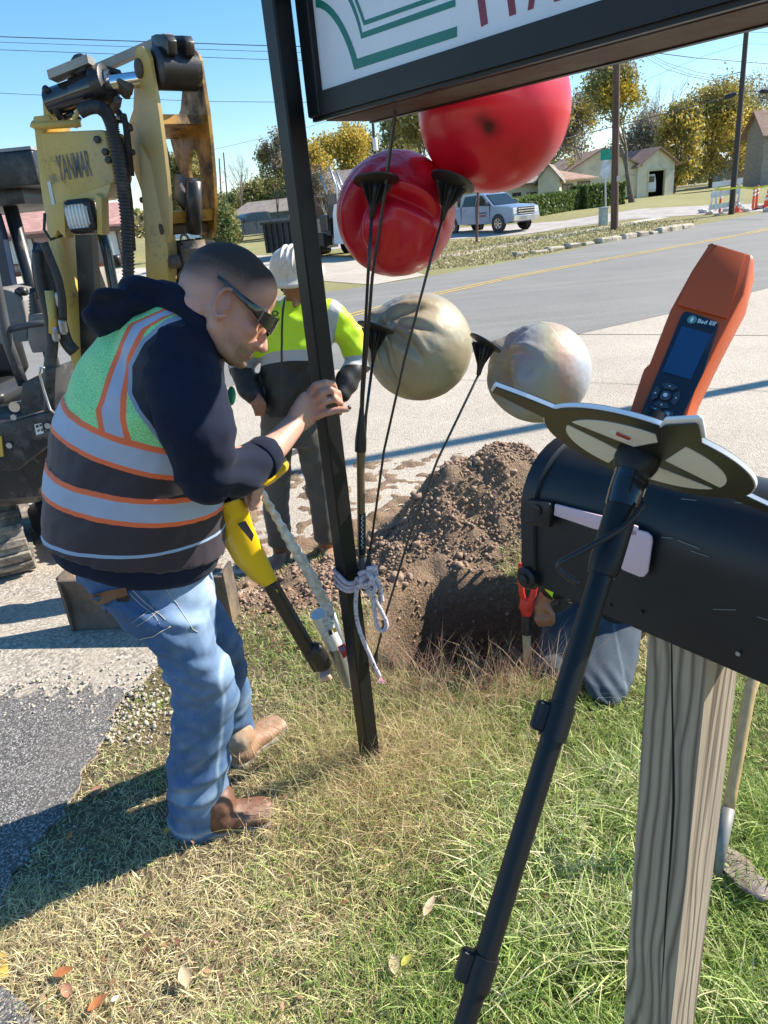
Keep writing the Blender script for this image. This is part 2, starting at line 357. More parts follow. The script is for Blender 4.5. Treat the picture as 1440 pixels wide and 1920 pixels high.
EDGE = EDGE[:1] + EDGE[1:]
sheet('apron', EDGE[2:-1] + [(nearR[0][0], nearR[0][1])] + nearp[::-1] + nearL[::1] + [(-60, -20), (-4, -3)], M_CONC, .004)
gravel = sheet('gravel_drive', [(-14, -4), (-2.6, -1.5), (-.62, .4)] + LEFTE + [(-1.0, 3.5), (-1.9, 3.9), (-3.4, 4.3), (-9, 4.6), (-14, 4)], M_GRAVL, .010)
sheet('asphalt_patch', [(-14, -4), (-2.6, -1.5), (-.62, .4)] + [q for q in LEFTE if q[1] < 2.42] + [(-1.14 - .03 * i, 2.44 + .045 * math.sin(i * 1.7) + .03 * math.sin(i * 4.1) + .002 * i) for i in range(60)] + [(-14, 2.7)], M_GRAVEL, .014)
sheet('road', nearL + nearp + nearR + farR + farp[::-1] + farL, M_ROAD, .008)
def strip(name, pix, w, mt, dz, off=0, ext=(60, 40)):
    q = [np.array(TT(*p)) for p in pix]
    d0 = (q[0] - q[1]) / np.linalg.norm(q[0] - q[1]); d1 = (q[-1] - q[-2]) / np.linalg.norm(q[-1] - q[-2])
    q = [q[0] + d0 * ext[0]] + q + [q[-1] + d1 * ext[1]]; L = []; Rr = []
    for i in range(len(q)):
        t = q[min(i + 1, len(q) - 1)] - q[max(i - 1, 0)]; t /= np.linalg.norm(t); nn = np.array([-t[1], t[0]])
        L.append(tuple(q[i] + nn * (off + w / 2))); Rr.append(tuple(q[i] + nn * (off - w / 2)))
    return sheet(name, L + Rr[::-1], mt, dz)
yl = [(560, 617), (660, 592), (800, 556), (960, 521), (1130, 488), (1300, 458), (1440, 430)]
strip('lane_line', yl, .11, M_YEL, .014, .13); strip('lane_line', yl, .11, M_YEL, .014, -.13)
strip('sidewalk', [(640, 500), (860, 478), (990, 452), (1150, 424), (1220, 412)], .9, M_WALK, .006, ext=(2, 1))
sheet('side_street', [TT(560, 474), TT(800, 452), TT(900, 446), TT(985, 440), TT(1060, 428), TT(1180, 412), TT(1330, 402), TT(1440, 396), TT(1440, 382), TT(1330, 385), TT(1200, 392), TT(1060, 414), TT(985, 420), TT(860, 428), TT(560, 458)], M_SIDE, .012)
sheet('driveway', [TT(400, 505), TT(520, 520), TT(700, 535), TT(800, 517), TT(720, 490), TT(600, 478), TT(450, 480)], M_CONC, .012)
sheet('parking_lot', [TT(-260, 600), TT(90, 545), TT(330, 520), TT(330, 500), TT(90, 510), TT(-260, 560)], M_WALK, .012)
# expansion joints in the apron, cut as thin grooves of dark filler
M_JOINT = mat('joint_filler', (.07, .06, .05), .9)
strip('joint', [(1080, 628), (1200, 628), (1440, 630)], .022, M_JOINT, .0075, ext=(0, 4))
strip('joint', [(960, 716), (1130, 720), (1200, 723)], .008, M_JOINT, .0075, ext=(3, 6))
strip('joint', [(430, 905), (560, 850), (640, 800)], .03, M_JOINT, .0075, ext=(0, 0))
# kerb of broken rock along the far side of the road
M_KERB = mat('kerb_stone', (.42, .37, .29), .9, vs=3, bump=.5, bs=15, dirt=(.2, .16, .1), dirtamt=.45)
kq = [np.array(TT(*p)) for p in [(975, 480), (1040, 470), (1100, 460), (1150, 452), (1200, 443), (1240, 437), (1290, 427)]]
kd = []; 
for a, b in zip(kq[:-1], kq[1:]):
    for s in np.arange(0, np.linalg.norm(b - a), .9): kd.append((a + (b - a) / np.linalg.norm(b - a) * s, (b - a) / np.linalg.norm(b - a)))
for i, (q, d) in enumerate(kd):
    m = MB(); h = .13 + .13 * random.random(); L = .45 + .45 * random.random(); z = zt(q[1])
    m.box((q[0], q[1], z + h / 2 - .04), (L, .32 + .15 * random.random(), h), ax=(np.array([d[0], d[1], random.uniform(-.05, .05)]), np.array([-d[1], d[0], 0]), np.array([random.uniform(-.12, .12), random.uniform(-.12, .12), 1])), bev=.045); m.v = [tuple(np.array(q_) + .035 * np.array([vn(q_, 6, 1), vn(q_, 6, 5), vn(q_, 6, 9)])) for q_ in m.v]
    o = m.build('kerb_stone', M_KERB, ground)
# ------------------------------------------------------------------ foliage
k = N('leaf'); at = k.attr('lcol', 0)
k.base(at).rough(.6); tr = k.n('BsdfTranslucent'); k.l(at, tr.inputs[0]); ms = k.n('MixShader'); ms.inputs[0].default_value = .35
k.l(k.b.outputs[0], ms.inputs[1]); k.l(tr.outputs[0], ms.inputs[2]); k.l(ms.outputs[0], k.t.nodes['Material Output'].inputs[0]); M_LEAF = k.m
M_BARK = mat('bark', (.17, .135, .105), .95, vs=3, bump=.6, bs=12, bd=.05)
M_BARKG = mat('grey_bark', (.26, .235, .205), .95, vs=3)
def leafmesh(name, pts, size, cols, parent, seed=0, up_bias=.3):
    r = np.random.default_rng(seed); n = len(pts)
    a = r.normal(size=(n, 3)); a /= np.linalg.norm(a, axis=1)[:, None]
    b = np.cross(a, r.normal(size=(n, 3))); b /= np.linalg.norm(b, axis=1)[:, None]
    s = (size * r.uniform(.5, 1.3, n))[:, None]
    v = np.stack([pts - a * s, pts - b * s * .5, pts + a * s, pts + b * s * .5], 1).reshape(-1, 3)
    f = np.arange(4 * n).reshape(n, 4); c = np.repeat(np.concatenate([cols, np.ones((n, 1))], 1), 4, 0)
    return arrmesh(name, v, f, M_LEAF, parent, {'lcol': ('FLOAT_COLOR', c)})
def branches(mb, p, d, L, r, depth, tips, rg, spread=.55, up=.15, nseg=3, kids=3):
    pts = [p]; q = p.copy(); dd = d.copy()
    for i in range(nseg):
        dd = dd + rg.normal(size=3) * .13 + np.array([0, 0, up * .3]); dd /= np.linalg.norm(dd); q = q + dd * L / nseg; pts.append(q.copy())
    mb.tube(pts, list(np.linspace(r, r * .55, nseg + 1)), n=5 if depth > 2 else 3, cap=False)
    if depth <= 1: tips.append(q.copy()); tips.append(pts[-2].copy())
    if depth == 0: return
    for i in range(kids):
        a = rg.normal(size=3); a -= dd * (a @ dd); a /= np.linalg.norm(a)
        nd = dd * math.cos(spread) + a * math.sin(spread); nd[2] += up; nd /= np.linalg.norm(nd)
        st = pts[-1] if i < 2 else pts[-2]
        branches(mb, st.copy(), nd, L * rg.uniform(.62, .82), r * .55, depth - 1, tips, rg, spread * rg.uniform(.85, 1.15), up, nseg, kids)
YEL = [(.56, .40, .05), (.46, .36, .07), (.34, .30, .07)]; OLI = [(.29, .27, .085), (.19, .205, .07), (.38, .33, .11)]
GRN = [(.13, .17, .055), (.22, .235, .07), (.32, .30, .10)]; GOLD = [(.46, .36, .07), (.32, .28, .07), (.18, .18, .06), (.55, .42, .08)]
BRN = [(.26, .22, .16), (.2, .17, .12), (.3, .27, .2)]
def tree(label, px, py, Y, top, cw, pal, nleaf=4000, ls=.22, depth=5, lean=(0, 0), bare=.0, seed=1, trunk_r=.22, crown_lo=.25, bark=None, group='trees beyond the road', name='tree', kids=3, spread=.6):
    rg = np.random.default_rng(seed); b = R(px, py, Y); b[2] = max(zt(Y) - .1, -.3)
    m = mpp(b); h = (py - top) * m * .90; w = cw * m / 2 * .82; nleaf = int(nleaf * 1.7); ls = ls * .82; b0 = b.copy()
    t = thing(name, label, 'tree', b0, group)
    mb = MB(); tips = []; d0 = np.array([lean[0], lean[1], 1.0]); d0 /= np.linalg.norm(d0)
    branches(mb, b, d0, h * .30, trunk_r, depth, tips, rg, spread, .12, 3, kids)
    tp = np.array(tips); ext = np.abs(tp[:, :2] - b0[:2]).max(); zz = tp[:, 2].max() - b0[2]
    sx = w / max(ext, .1); sz = h / zz
    def wp(q): 
        q = np.array(q, float); g = np.clip((q[..., 2] - b0[2]) / (zz * .35), 0, 1)[..., None]
        o = q.copy(); o[..., :2] = b0[:2] + (q[..., :2] - b0[:2]) * (1 + (sx - 1) * g); o[..., 2] = b0[2] + (q[..., 2] - b0[2]) * sz; return o
    mb.v = [tuple(q) for q in wp(np.array(mb.v))]
    mb.build('trunk', bark or M_BARK, t, smooth=True)
    if nleaf:
        tp = wp(tp); tp = tp[rg.random(len(tp)) > bare]
        n = nleaf; c = tp[rg.integers(0, len(tp), n)]; cl = w * .13
        if kids == 4:
            nc = 90; cc_ = rg.normal(size=(nc, 3)); cc_ /= np.linalg.norm(cc_, axis=1)[:, None]; cc_ = b0 + np.array([0, 0, h * .50]) + cc_ * np.array([w * .95, w * .95, h * .46]) * rg.uniform(.55, 1, (nc, 1)); s_k = rg.random(n) < .62; c[s_k] = cc_[rg.integers(0, nc, s_k.sum())]
        pts = c + rg.normal(size=(n, 3)) * np.array([cl, cl, cl * .75])
        pts = pts[pts[:, 2] > b0[2] + h * crown_lo]; n = len(pts)
        pal = np.array(pal); ph = np.array([vn(p, .35 / max(w, 1) * 3, seed) for p in pts])
        idx = np.clip(((ph + .5) * len(pal) + rg.normal(size=n) * .7).astype(int), 0, len(pal) - 1)
        cols = pal[idx] * rg.uniform(.75, 1.25, (n, 1)); leafmesh('crown', pts, ls, np.clip(cols, 0, 1), t, seed)
    return t
def hedge(label, pa, pb, pyt, depth_m, n, seed, grp):
    A = np.array(T(*pa)); B = np.array(T(*pb)); h = (pa[1] - pyt) * mpp(A); rg = np.random.default_rng(seed)
    d = B - A; d[2] = 0; L = np.linalg.norm(d); d /= L; nn = np.array([-d[1], d[0], 0]); 
    if nn[1] < 0: nn = -nn
    t = thing('hedge', label, 'hedge', A, grp)
    u = rg.random(n); v = rg.random(n); w = rg.random(n); sh = rg.integers(0, 3, n)
    v = np.where(sh == 0, v * .12, v); w = np.where(sh == 1, 1 - .1 * w, w); u = np.where((sh == 2), np.where(rg.random(n) < .5, u * .03, 1 - u * .03), u)
    base = A[None] + d[None] * (u * L)[:, None] + nn[None] * (v * depth_m)[:, None]; z = np.array([zt(y) for y in base[:, 1]])
    p = base; p[:, 2] = z + w * h + .04 * rg.normal(size=n)
    cols = np.array(GRN)[rg.integers(0, 2, n)] * rg.uniform(.5, 1.1, (n, 1)) * np.array([.8, 1, .8])
    leafmesh('foliage', p, .12, cols, t, seed)
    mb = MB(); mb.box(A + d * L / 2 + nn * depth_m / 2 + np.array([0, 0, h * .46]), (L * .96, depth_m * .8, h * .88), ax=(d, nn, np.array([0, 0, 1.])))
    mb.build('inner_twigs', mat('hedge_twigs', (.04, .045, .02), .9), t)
    return t
# ------------------------------------------------------------------ buildings
M_FRAME = mat('dark_window_frame', (.05, .05, .05), .5)
k = N('window_glass'); k.base((.03, .04, .05)).rough(.08); M_GLASS = k.m
k = N('curtained_glass'); n1 = k.n('TexWave'); n1.inputs['Scale'].default_value = 3.0; n1.inputs['Distortion'].default_value = 2; k.l(k.co((1, 1, .05)), n1.inputs['Vector'])
k.base(k.mix(n1.outputs[0], (.30, .36, .38), (.50, .58, .60))).rough(.15); M_CURT = k.m
def siding(name, c, scale=(0, 0, 6), var=.12):
    k = N(name); t = k.co(scale); s = k.n('TexWave', wave_type='BANDS', bands_direction='Z' if scale[2] else 'X', wave_profile='SAW'); s.inputs['Scale'].default_value = 1; k.l(t, s.inputs['Vector'])
    nn = k.noise(2, 6, .65); cc = k.mix(k.ramp(nn, [(.35, 0), (.7, 1)]), tuple(x * (1 - var) for x in c), tuple(min(1, x * (1 + var)) for x in c))
    k.base(cc).rough(.8).bump(s.outputs[0], .5, .02); return k.m
def shingles(name, c):
    k = N(name); v = k.n('TexVoronoi'); v.inputs['Scale'].default_value = 3.2; k.l(k.co((1, 1, 2)), v.inputs['Vector']); g = k.n('RGBToBW'); k.l(v.outputs[1], g.inputs[0])
    nn = k.noise(.8, 6, .7); cc = k.mix(g.outputs[0], tuple(x * .72 for x in c), tuple(min(1, x * 1.25) for x in c)); cc = k.mix(k.ramp(nn, [(.4, 0), (.7, .5)]), cc, tuple(x * .6 for x in c))
    k.base(cc).rough(.92).bump(g.outputs[0], .4, .03); return k.m
M_CREAM = siding('cream_siding', (.62, .58, .43)); M_STUC = mat('cream_stucco', (.60, .57, .44), .9, var=.1, vs=1.2, dirt=(.38, .33, .22), dirtamt=.25, ds=1.5)
M_BRROOF = shingles('brown_shingles', (.31, .20, .15)); M_GRROOF = shingles('grey_shingles', (.25, .21, .18)); M_REDROOF = shingles('faded_red_shingles', (.43, .235, .20))
M_MAUVE = siding('mauve_board_siding', (.33, .25, .235), (5, 0, 0)); M_BLUEW = siding('blue_grey_siding', (.13, .19, .26))
M_TRIM = mat('brown_trim', (.10, .055, .045), .7); M_WHITE = mat('white_painted', (.74, .73, .70), .55, var=.06, dirt=(.45, .43, .39), dirtamt=.2)
M_DARKIN = mat('painted_shade_interior', (.03, .028, .026), .9)
ZV = np.array([0, 0, 1.0])
def flatv(v): v = np.array(v, float); v[2] = 0; return v / np.linalg.norm(v)
def building(name, label, A, B, D, he, hr, wallm, roofm, ridge='D', over=.35, wins=(), doors=(), hip=0, cat='house', trim=M_TRIM, pane=None, opening=None, group=None):
    """A-B is the near wall (world points at its foot), D metres deep behind it; ridge along 'D' (gable in the near wall) or 'A' (ridge parallel to it)"""
    A = np.array(A, float); B = np.array(B, float); z0 = min(A[2], B[2]); A[2] = B[2] = z0
    d = flatv(B - A); L = np.linalg.norm(B - A); nn = np.array([-d[1], d[0], 0.])
    if nn[1] < 0: nn = -nn
    t = thing(name, label, cat, A, group); w = MB()
    P4 = [A, B, B + nn * D, A + nn * D]; tk = .18; lo = ZV * -.4
    if opening:
        s0, s1, hh = opening
        for a, b, zl, zh in ((0, s0, 0, he), (s1, 1, 0, he), (s0, s1, hh, he)):
            w.box(A + d * L * (a + b) / 2 + nn * tk / 2 + ZV * (zl + zh) / 2, (L * (b - a), tk, zh - zl), ax=(d, nn, ZV))
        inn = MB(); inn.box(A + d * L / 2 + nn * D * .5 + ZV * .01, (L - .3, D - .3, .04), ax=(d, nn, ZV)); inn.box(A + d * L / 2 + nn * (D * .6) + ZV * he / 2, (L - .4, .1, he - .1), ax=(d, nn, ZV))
        [inn.box(q_ + ZV * he / 2, (.06, D * .6, he - .1), ax=(d, nn, ZV)) for q_ in (A + d * (tk + .08) + nn * (D * .3 + .2), B - d * (tk + .08) + nn * (D * .3 + .2))]; inn.box(A + d * L / 2 + nn * (D * .3 + .2) + ZV * (he - .1), (L - .4, D * .6, .05), ax=(d, nn, ZV)); inn.build('interior', M_DARKIN, t)  # near-black back wall and linings paint in the shade of the open garage
        ee = tk
    else:
        w.box(A + d * L / 2 + nn * tk / 2 + ZV * he / 2, (L, tk, he), ax=(d, nn, ZV))
    for q, ln, a1 in ((A + nn * D / 2 + d * tk / 2, D - 2 * tk, nn), (B + nn * D / 2 - d * tk / 2, D - 2 * tk, nn)): w.box(q + ZV * he / 2, (ln, tk, he), ax=(a1, d, ZV))
    w.box(A + d * L / 2 + nn * (D - tk / 2) + ZV * he / 2, (L, tk, he), ax=(d, nn, ZV))
    if ridge == 'D' and not hip:
        for q in (A, A + nn * (D - tk)): w.prism([q + ZV * he, q + d * L + ZV * he, q + d * L / 2 + ZV * hr], nn * tk)
    elif not hip:
        for q in (A, B - d * tk): w.prism([q + ZV * he, q + nn * D + ZV * he, q + nn * D / 2 + ZV * hr], d * tk)
    w.build('wall', wallm, t)
    r = MB(); o = over; sl = (hr - he)
    if hip:
        c = [A - d * o - nn * o, B + d * o - nn * o, B + d * o + nn * (D + o), A - d * o + nn * (D + o)]; c = [q + ZV * (he - .05) for q in c]
        m1 = A + nn * D / 2 + d * min(D / 2, L * .45) * hip + ZV * hr; m2 = B + nn * D / 2 - d * min(D / 2, L * .45) * hip + ZV * hr
        vs = c + [m1, m2] + [q - ZV * .12 for q in c]
        r.add(vs, [[0, 1, 5, 4], [1, 2, 5], [2, 3, 4, 5], [3, 0, 4], [0, 6, 7, 1], [1, 7, 8, 2], [2, 8, 9, 3], [3, 9, 6, 0], [6, 9, 8, 7]])
    elif ridge == 'D':
        for sgn, e in ((-1, A), (1, B)):
            dd = d * sgn; k_ = sl / (L / 2); ev = e + dd * o + ZV * (he - o * k_) - nn * o; rg_ = A + d * L / 2 + ZV * hr - nn * o
            r.prism([ev, rg_, rg_ + ZV * .12, ev + ZV * .12], nn * (D + 2 * o))
    else:
        for sgn, e in ((-1, A), (1, A + nn * D)):
            k_ = sl / (D / 2); ev = e + nn * sgn * o + ZV * (he - o * k_) - d * o; rg_ = A + nn * D / 2 + ZV * hr - d * o
            r.prism([ev, rg_, rg_ + ZV * .12, ev + ZV * .12], d * (L + 2 * o))
    r.build('roof', roofm, t)
    for kind, lst in (('window', wins), ('door', doors)):
        for s0, s1, a0, a1, *ex in lst:
            c = A + d * L * (s0 + s1) / 2 + ZV * (a0 + a1) / 2 - nn * .02; ww = L * (s1 - s0); hh = a1 - a0
            f = MB(); fwid = .09
            for sx in (-1, 1): f.box(c + d * sx * (ww / 2), (fwid, .10, hh + fwid), ax=(d, nn, ZV))
            for sz in (-1, 1): f.box(c + ZV * sz * hh / 2, (ww - fwid, .09, fwid), ax=(d, nn, ZV))
            if kind == 'window':
                for q in range(1, (ex[0] if ex else 2)): f.box(c + d * ww * (q / (ex[0] if ex else 2) - .5), (.05, .08, hh - fwid), ax=(d, nn, ZV))
            fo = f.build(kind, trim, t)
            pm = MB(); pm.box(c - nn * .0, (ww - .04, .05, hh - .04), ax=(d, nn, ZV)); pm.build('pane' if kind == 'window' else 'door_leaf', (pane or M_GLASS) if kind == 'window' else M_WHITE, fo)
    return t, A, B, d, nn, L
# open garage with long brown-roofed wing
A = T(1194, 372); m = mpp(A); B = A + (R(1262, 363, A[1] * 1.02) - A); 
g1 = building('garage', 'cream gabled garage with open door at the right end of the lawn', A, B, 9.5, 56 * m, 82 * m, M_STUC, M_BRROOF, 'D', .4, opening=(.29, .74, 45 * m), cat='garage')
m2_ = MB(); t0, A0, B0, d0, n0, L0 = g1
for s in (.28, .75): m2_.box(A0 + d0 * L0 * s - n0 * .02 + ZV * 22.5 * m, (.12, .08, 45 * m), ax=(d0, n0, ZV))
m2_.box(A0 + d0 * L0 * .515 - n0 * .02 + ZV * 45.8 * m, (L0 * .5, .09, .14), ax=(d0, n0, ZV)); m2_.build('door_frame', mat('peeling_trim', (.55, .5, .3), .8), t0)
A = R(1103, 365, T(1194, 372)[1] * 1.22); A[2] = zt(A[1]); B = T(1194, 372) + np.array([-.05, .3, 0]); B[2] = A[2]
building('garage_wing', 'long low cream wing with brown roof left of the open garage', A, B, 6, 2.6, 4.1, M_STUC, M_BRROOF, 'A', .4, cat='building')
# cream house with hip roof, gabled bay and dark framed windows
A = T(1052, 392); A = R(1050, 390, A[1] + 4); A[2] = zt(A[1]); B = R(1106, 380, A[1] + 2.5); m = mpp(A)
building('cream_house', 'cream clapboard house with brown hip roof behind the clipped hedge', A, B, 9, 48 * m, 78 * m, M_CREAM, M_BRROOF, hip=1, wins=[(.05, .38, 18 * m, 38 * m), (.58, .97, 14 * m, 40 * m, 3)], over=.5)
A2 = R(1009, 392, A[1] - 1.2); A2[2] = A[2]; B2 = R(1049, 386, A[1] - 1.8); B2[2] = A[2]
building('gabled_bay', 'small cream gabled bay at the front of the hip roofed house', A2, B2, 3.5, 50 * m, 72 * m, M_CREAM, M_GRROOF, 'D', .35, cat='building')
A3 = R(852, 408, A[1] - 1.5); A3[2] = A[2] - .2; B3 = R(1008, 388, A[1]); B3[2] = A3[2]
building('cream_cottage', 'long low cream cottage behind the silver pickup truck', A3, B3, 7, 52 * m, 78 * m, M_CREAM, M_GRROOF, 'A', .5, wins=[(.05, .22, 14 * m, 38 * m), (.38, .62, 14 * m, 36 * m, 3), (.70, .79, 12 * m, 36 * m), (.88, .97, 10 * m, 34 * m)])
# red roofed shop on the left
A = T(-300, 560); B = T(238, 494); A = np.array(A); B = np.array(B); m = mpp(T(40, 512)); B = A + flatv(B - A) * np.linalg.norm(B - A)
tt = building('red_roof_building', 'low mauve building with faded red shingle roof behind the excavator', A, B, 9, 75 * m, 112 * m, M_MAUVE, M_REDROOF, 'A', .6,
    wins=[(.20, .30, .8, 2.2), (.42, .53, .8, 2.25), (.565, .675, .75, 2.3), (.74, .80, 1.3, 2.0)], doors=[(.93, .985, .02, 2.25)], pane=M_CURT, cat='building')
t0, A0, B0, d0, n0, L0 = tt
mb = MB(); mb.box((A0 + B0) / 2 - n0 * .06 + ZV * .12, (L0, .16, .5), ax=(d0, n0, ZV)); mb.build('brick_footing', mat('red_brick_footing', (.20, .07, .055), .9), t0)
mb = MB(); mb.box((A0 + B0) / 2 - n0 * .66 + ZV * (75 * m - .30), (L0 + 1.2, .06, .2), ax=(d0, n0, ZV)); mb.build('fascia', M_TRIM, t0)
for s in (.36, .625, .86):
    mb = MB(); q = A0 + d0 * L0 * s - n0 * .5; mb.box(q + ZV * 1.3, (.09, .09, 2.7), ax=(d0, n0, ZV))
    for sg in (-1, 1): mb.tube([q + ZV * 2.0, q + ZV * 2.45 + d0 * sg * .4], .04, 4)
    mb.build('porch_post', M_TRIM, t0)
# grey roofed blue house beyond the dark pickup, shed and tan building at the right edge
A = T(448, 441); A = R(447, 437, 78.); A[2] = zt(78); B = R(545, 428, 76.); B[2] = A[2]; m = mpp(A)
building('blue_house', 'blue grey house with grey roof beyond the dark pickup', A, B, 8, 34 * m, 54 * m, M_BLUEW, M_GRROOF, 'A', .6, wins=[(.04, .14, 10 * m, 28 * m), (.18, .3, 10 * m, 28 * m)], trim=M_WHITE)
A = R(1362, 350, 90.); A[2] = zt(90) - .1; B = R(1436, 342, 92.); B[2] = A[2]; m = mpp(A)
building('shed', 'pale corrugated shed with bluish metal roof behind the leaning utility pole', A, B, 2.5, 40 * m, 56 * m, siding('corrugated_wall', (.42, .41, .38), (4, 0, 0)), mat('metal_roof', (.36, .43, .50), .4), 'A', .3, cat='shed')
A = R(1424, 352, 70.); A[2] = zt(70) - .1; B = R(1560, 333, 71.); B[2] = A[2]; m = mpp(A)
building('tan_building', 'tan walled building with brown roof cut off by the right edge', A, B, 2.5, 96 * m, 128 * m, mat('tan_wall', (.30, .26, .22), .9), M_BRROOF, 'A', .5)
A = R(600, 462, 62.); A[2] = zt(62); B = R(780, 440, 60.); B[2] = A[2]; m = mpp(A)
building('brick_house', 'dark roofed brick house half hidden behind the smaller red ball', A, B, 8, 62 * m, 102 * m, mat('brown_brick_wall', (.20, .11, .085), .9), M_GRROOF, 'A', .5, wins=[(.1, .2, .9, 2.1), (.5, .62, .9, 2.1)])
# hedges
hedge('long clipped green hedge right of the silver pickup', (958, 416), (1092, 392), 378, 1.8, 9000, 3, 'clipped hedges by the cream houses')
hedge('shorter clipped hedge between the street sign and the garage', (1100, 392), (1172, 383), 352, 1.8, 5000, 4, 'clipped hedges by the cream houses')
# ------------------------------------------------------------------ trees
tree('big olive and gold tree with bare top behind the brown utility pole', 1186, 372, 60, 100, 205, YEL + OLI + BRN, 5200, .17, 5, (-.35, 0), .35, 11, .28, .28)
tree('wide golden green tree right of the open garage', 1332, 362, 84, 160, 190, GOLD, 15000, .2, 5, (0, 0), 0, 12, .3, .06, kids=4, spread=.7)
tree('green and gold tree left of the wide golden one, behind the garage', 1262, 360, 74, 190, 110, GOLD[1:], 5500, .2, 4, (0, 0), 0, 13, .2, .1, kids=4)
tree('bare grey tree behind the garage wing', 1235, 350, 82, 130, 170, OLI, 0, .2, 5, (.1, 0), 1, 14, .22, bark=M_BARKG)
tree('grey twiggy tree above the hip roof', 1098, 356, 72, 150, 150, BRN + YEL[1:], 4200, .16, 5, (-.1, 0), .3, 15, .25, .15, bark=M_BARKG)
tree('bare tree with fine twigs at the right edge beyond the pole', 1418, 330, 95, 120, 130, BRN, 1300, .16, 5, (0, 0), .6, 16, .25, .2)
tree('dark olive tree behind the shed roof', 1398, 340, 105, 215, 160, OLI, 4500, .24, 4, (0, 0), 0, 17, .2, .1, kids=4)
tree('olive tree left of the big red ball, behind the smaller one', 800, 430, 75, 185, 150, OLI, 6500, .22, 5, (0, 0), 0, 18, .25, .12)
tree('feathery yellow tree beside the transformer pole', 648, 425, 88, 232, 150, YEL, 6500, .22, 5, (0, 0), .1, 19, .25, .22, kids=3)
tree('bright yellow tree right of the sign post', 600, 428, 72, 262, 105, YEL[:2], 5000, .2, 4, (0, 0), .0, 20, .2, .15, kids=4)
tree('low olive tree between the yellow ones', 700, 430, 92, 265, 120, OLI + YEL[2:], 5000, .22, 4, (0, 0), 0, 21, .2, .1, kids=4)
tree('leafless brown thicket tree behind the service truck', 625, 452, 58, 325, 120, BRN, 3000, .11, 5, (0, 0), .3, 22, .1, .1, bark=M_BARKG)
tree('sparse bare tree standing against the sky left of the post', 462, 432, 84, 272, 92, BRN, 0, .2, 5, (0, 0), 1, 23, .2)
tree('half bare olive tree just left of the sign post', 522, 440, 70, 250, 105, OLI + BRN, 2600, .17, 5, (0, 0), .4, 24, .16, .1)
tree('bushy olive tree over the blue house roof', 505, 436, 88, 330, 120, OLI, 5000, .2, 4, (0, 0), 0, 25, .18, .05, kids=4)
tree('green leafy street tree beside the excavator arm', 418, 466, 38, 342, 92, GRN + OLI, 5200, .11, 4, (0, 0), 0, 26, .09, .2, kids=4, bark=mat('red_brown_bark', (.16, .08, .06), .9))
tree('taller green tree whose crown shows above the leafy street tree', 385, 462, 44, 258, 125, GRN + OLI[1:], 7500, .13, 5, (0, 0), .05, 27, .12, .2)
tree('dark tree behind the red roof, left edge', 20, 470, 62, 345, 210, OLI + BRN, 4000, .2, 5, (0, 0), .2, 28, .25, .1)
tree('bare tree poking above the excavator roof', -10, 470, 66, 262, 130, BRN, 600, .15, 5, (0, 0), .6, 29, .2, .4)
tree('dark green tree beyond the blue house', 425, 440, 100, 360, 110, GRN, 3500, .25, 4, (0, 0), 0, 30, .2, .02, kids=4)
for i, (px, Y, top, cw, pal, lb) in enumerate(((1040, 110, 215, 170, BRN + OLI, 'brown olive tree between the big red ball and the hip roof'), (1330, 120, 235, 190, OLI, 'dark green tree filling the gap behind the golden tree'), (1200, 112, 230, 160, BRN, 'brown twiggy tree behind the garage roof'), (575, 95, 320, 130, OLI + BRN, 'low olive tree behind the service truck bed'), (500, 105, 365, 150, GRN, 'low green bushes beyond the blue house roof ridge'), (680, 100, 320, 150, OLI, 'green tree behind the smaller red ball'), (1425, 88, 215, 120, OLI + YEL[1:], 'olive yellow tree at the right edge above the tan building'), (760, 84, 205, 110, OLI, 'olive tree top between the rods and the big red ball'))):
    tree(lb, px, 440 - (px - 480) * .08, Y, top, cw, pal, 5200, .26, 4, (0, 0), 0, 60 + i, .2, .0, kids=4)
# far wood that closes the horizon
rg = np.random.default_rng(5); n = 26000; xs = rg.uniform(-230, 260, n); ys = 190 + 40 * rg.random(n)
hh = np.array([7 + 3.5 * vn((x * .05, 0, 0), 1, 3) + 3 * vn((x * .25, 0, 0), 1, 8) for x in xs]); zs = 1 + rg.random(n) ** .7 * hh
cols = np.array(OLI + BRN)[rg.integers(0, 6, n)] * rg.uniform(.5, 1.2, (n, 1))
wood = leafmesh('far_wood', np.stack([xs, ys, zs], 1), 1.1, cols, None, 8); tag(wood, 'olive brown wood along the horizon', 'wood', kind='stuff')
# ------------------------------------------------------------------ poles, signs, wires
M_POLE = mat('creosoted_pole', (.115, .07, .05), .9, var=.35, vs=3, bump=.5, bs=6, bd=.02, sc=(4, 4, .3)); M_POLED = mat('dark_weathered_pole', (.06, .05, .045), .9, bump=.4, bs=6, sc=(4, 4, .3))
M_GALV = mat('galvanised_steel', (.45, .46, .47), .4, .8, .1); M_WIRE = mat('wire', (.035, .035, .04), .6); M_BLACK = mat('black_plastic', (.018, .018, .02), .42, var=.15)
def pole(label, pb, pt, rpx, mt, grp, name='utility_pole', extra=1.0, arm=False, parts=None):
    b = np.array(T(*pb)); m = mpp(b); t = R(pt[0], pt[1], b[1]); t = b + (t - b) * extra
    o = thing(name, label, 'utility pole', b, grp); mb = MB(); mb.tube([b - ZV * .3, b + (t - b) * .5, t], [rpx * m, rpx * m * .88, rpx * m * .75], 12); mb.build('shaft', mt, o, smooth=True, auto=50)
    if arm:
        mb = MB(); q = t - ZV * .6; mb.box(q - np.array([0, rpx * m, 0]), (2.4, .1, .12)); 
        mb.build('crossarm', mt, o)
        for dx in (-1.1, -.6, .6, 1.1):
            mb = MB(); mb.lathe(q + np.array([dx, -rpx * m, .06]), ZV, [(0, .03), (.05, .06), (.1, .04), (.14, .06), (.18, .02)], 8); mb.build('insulator', M_GALV, o)
    return o, b, t, m
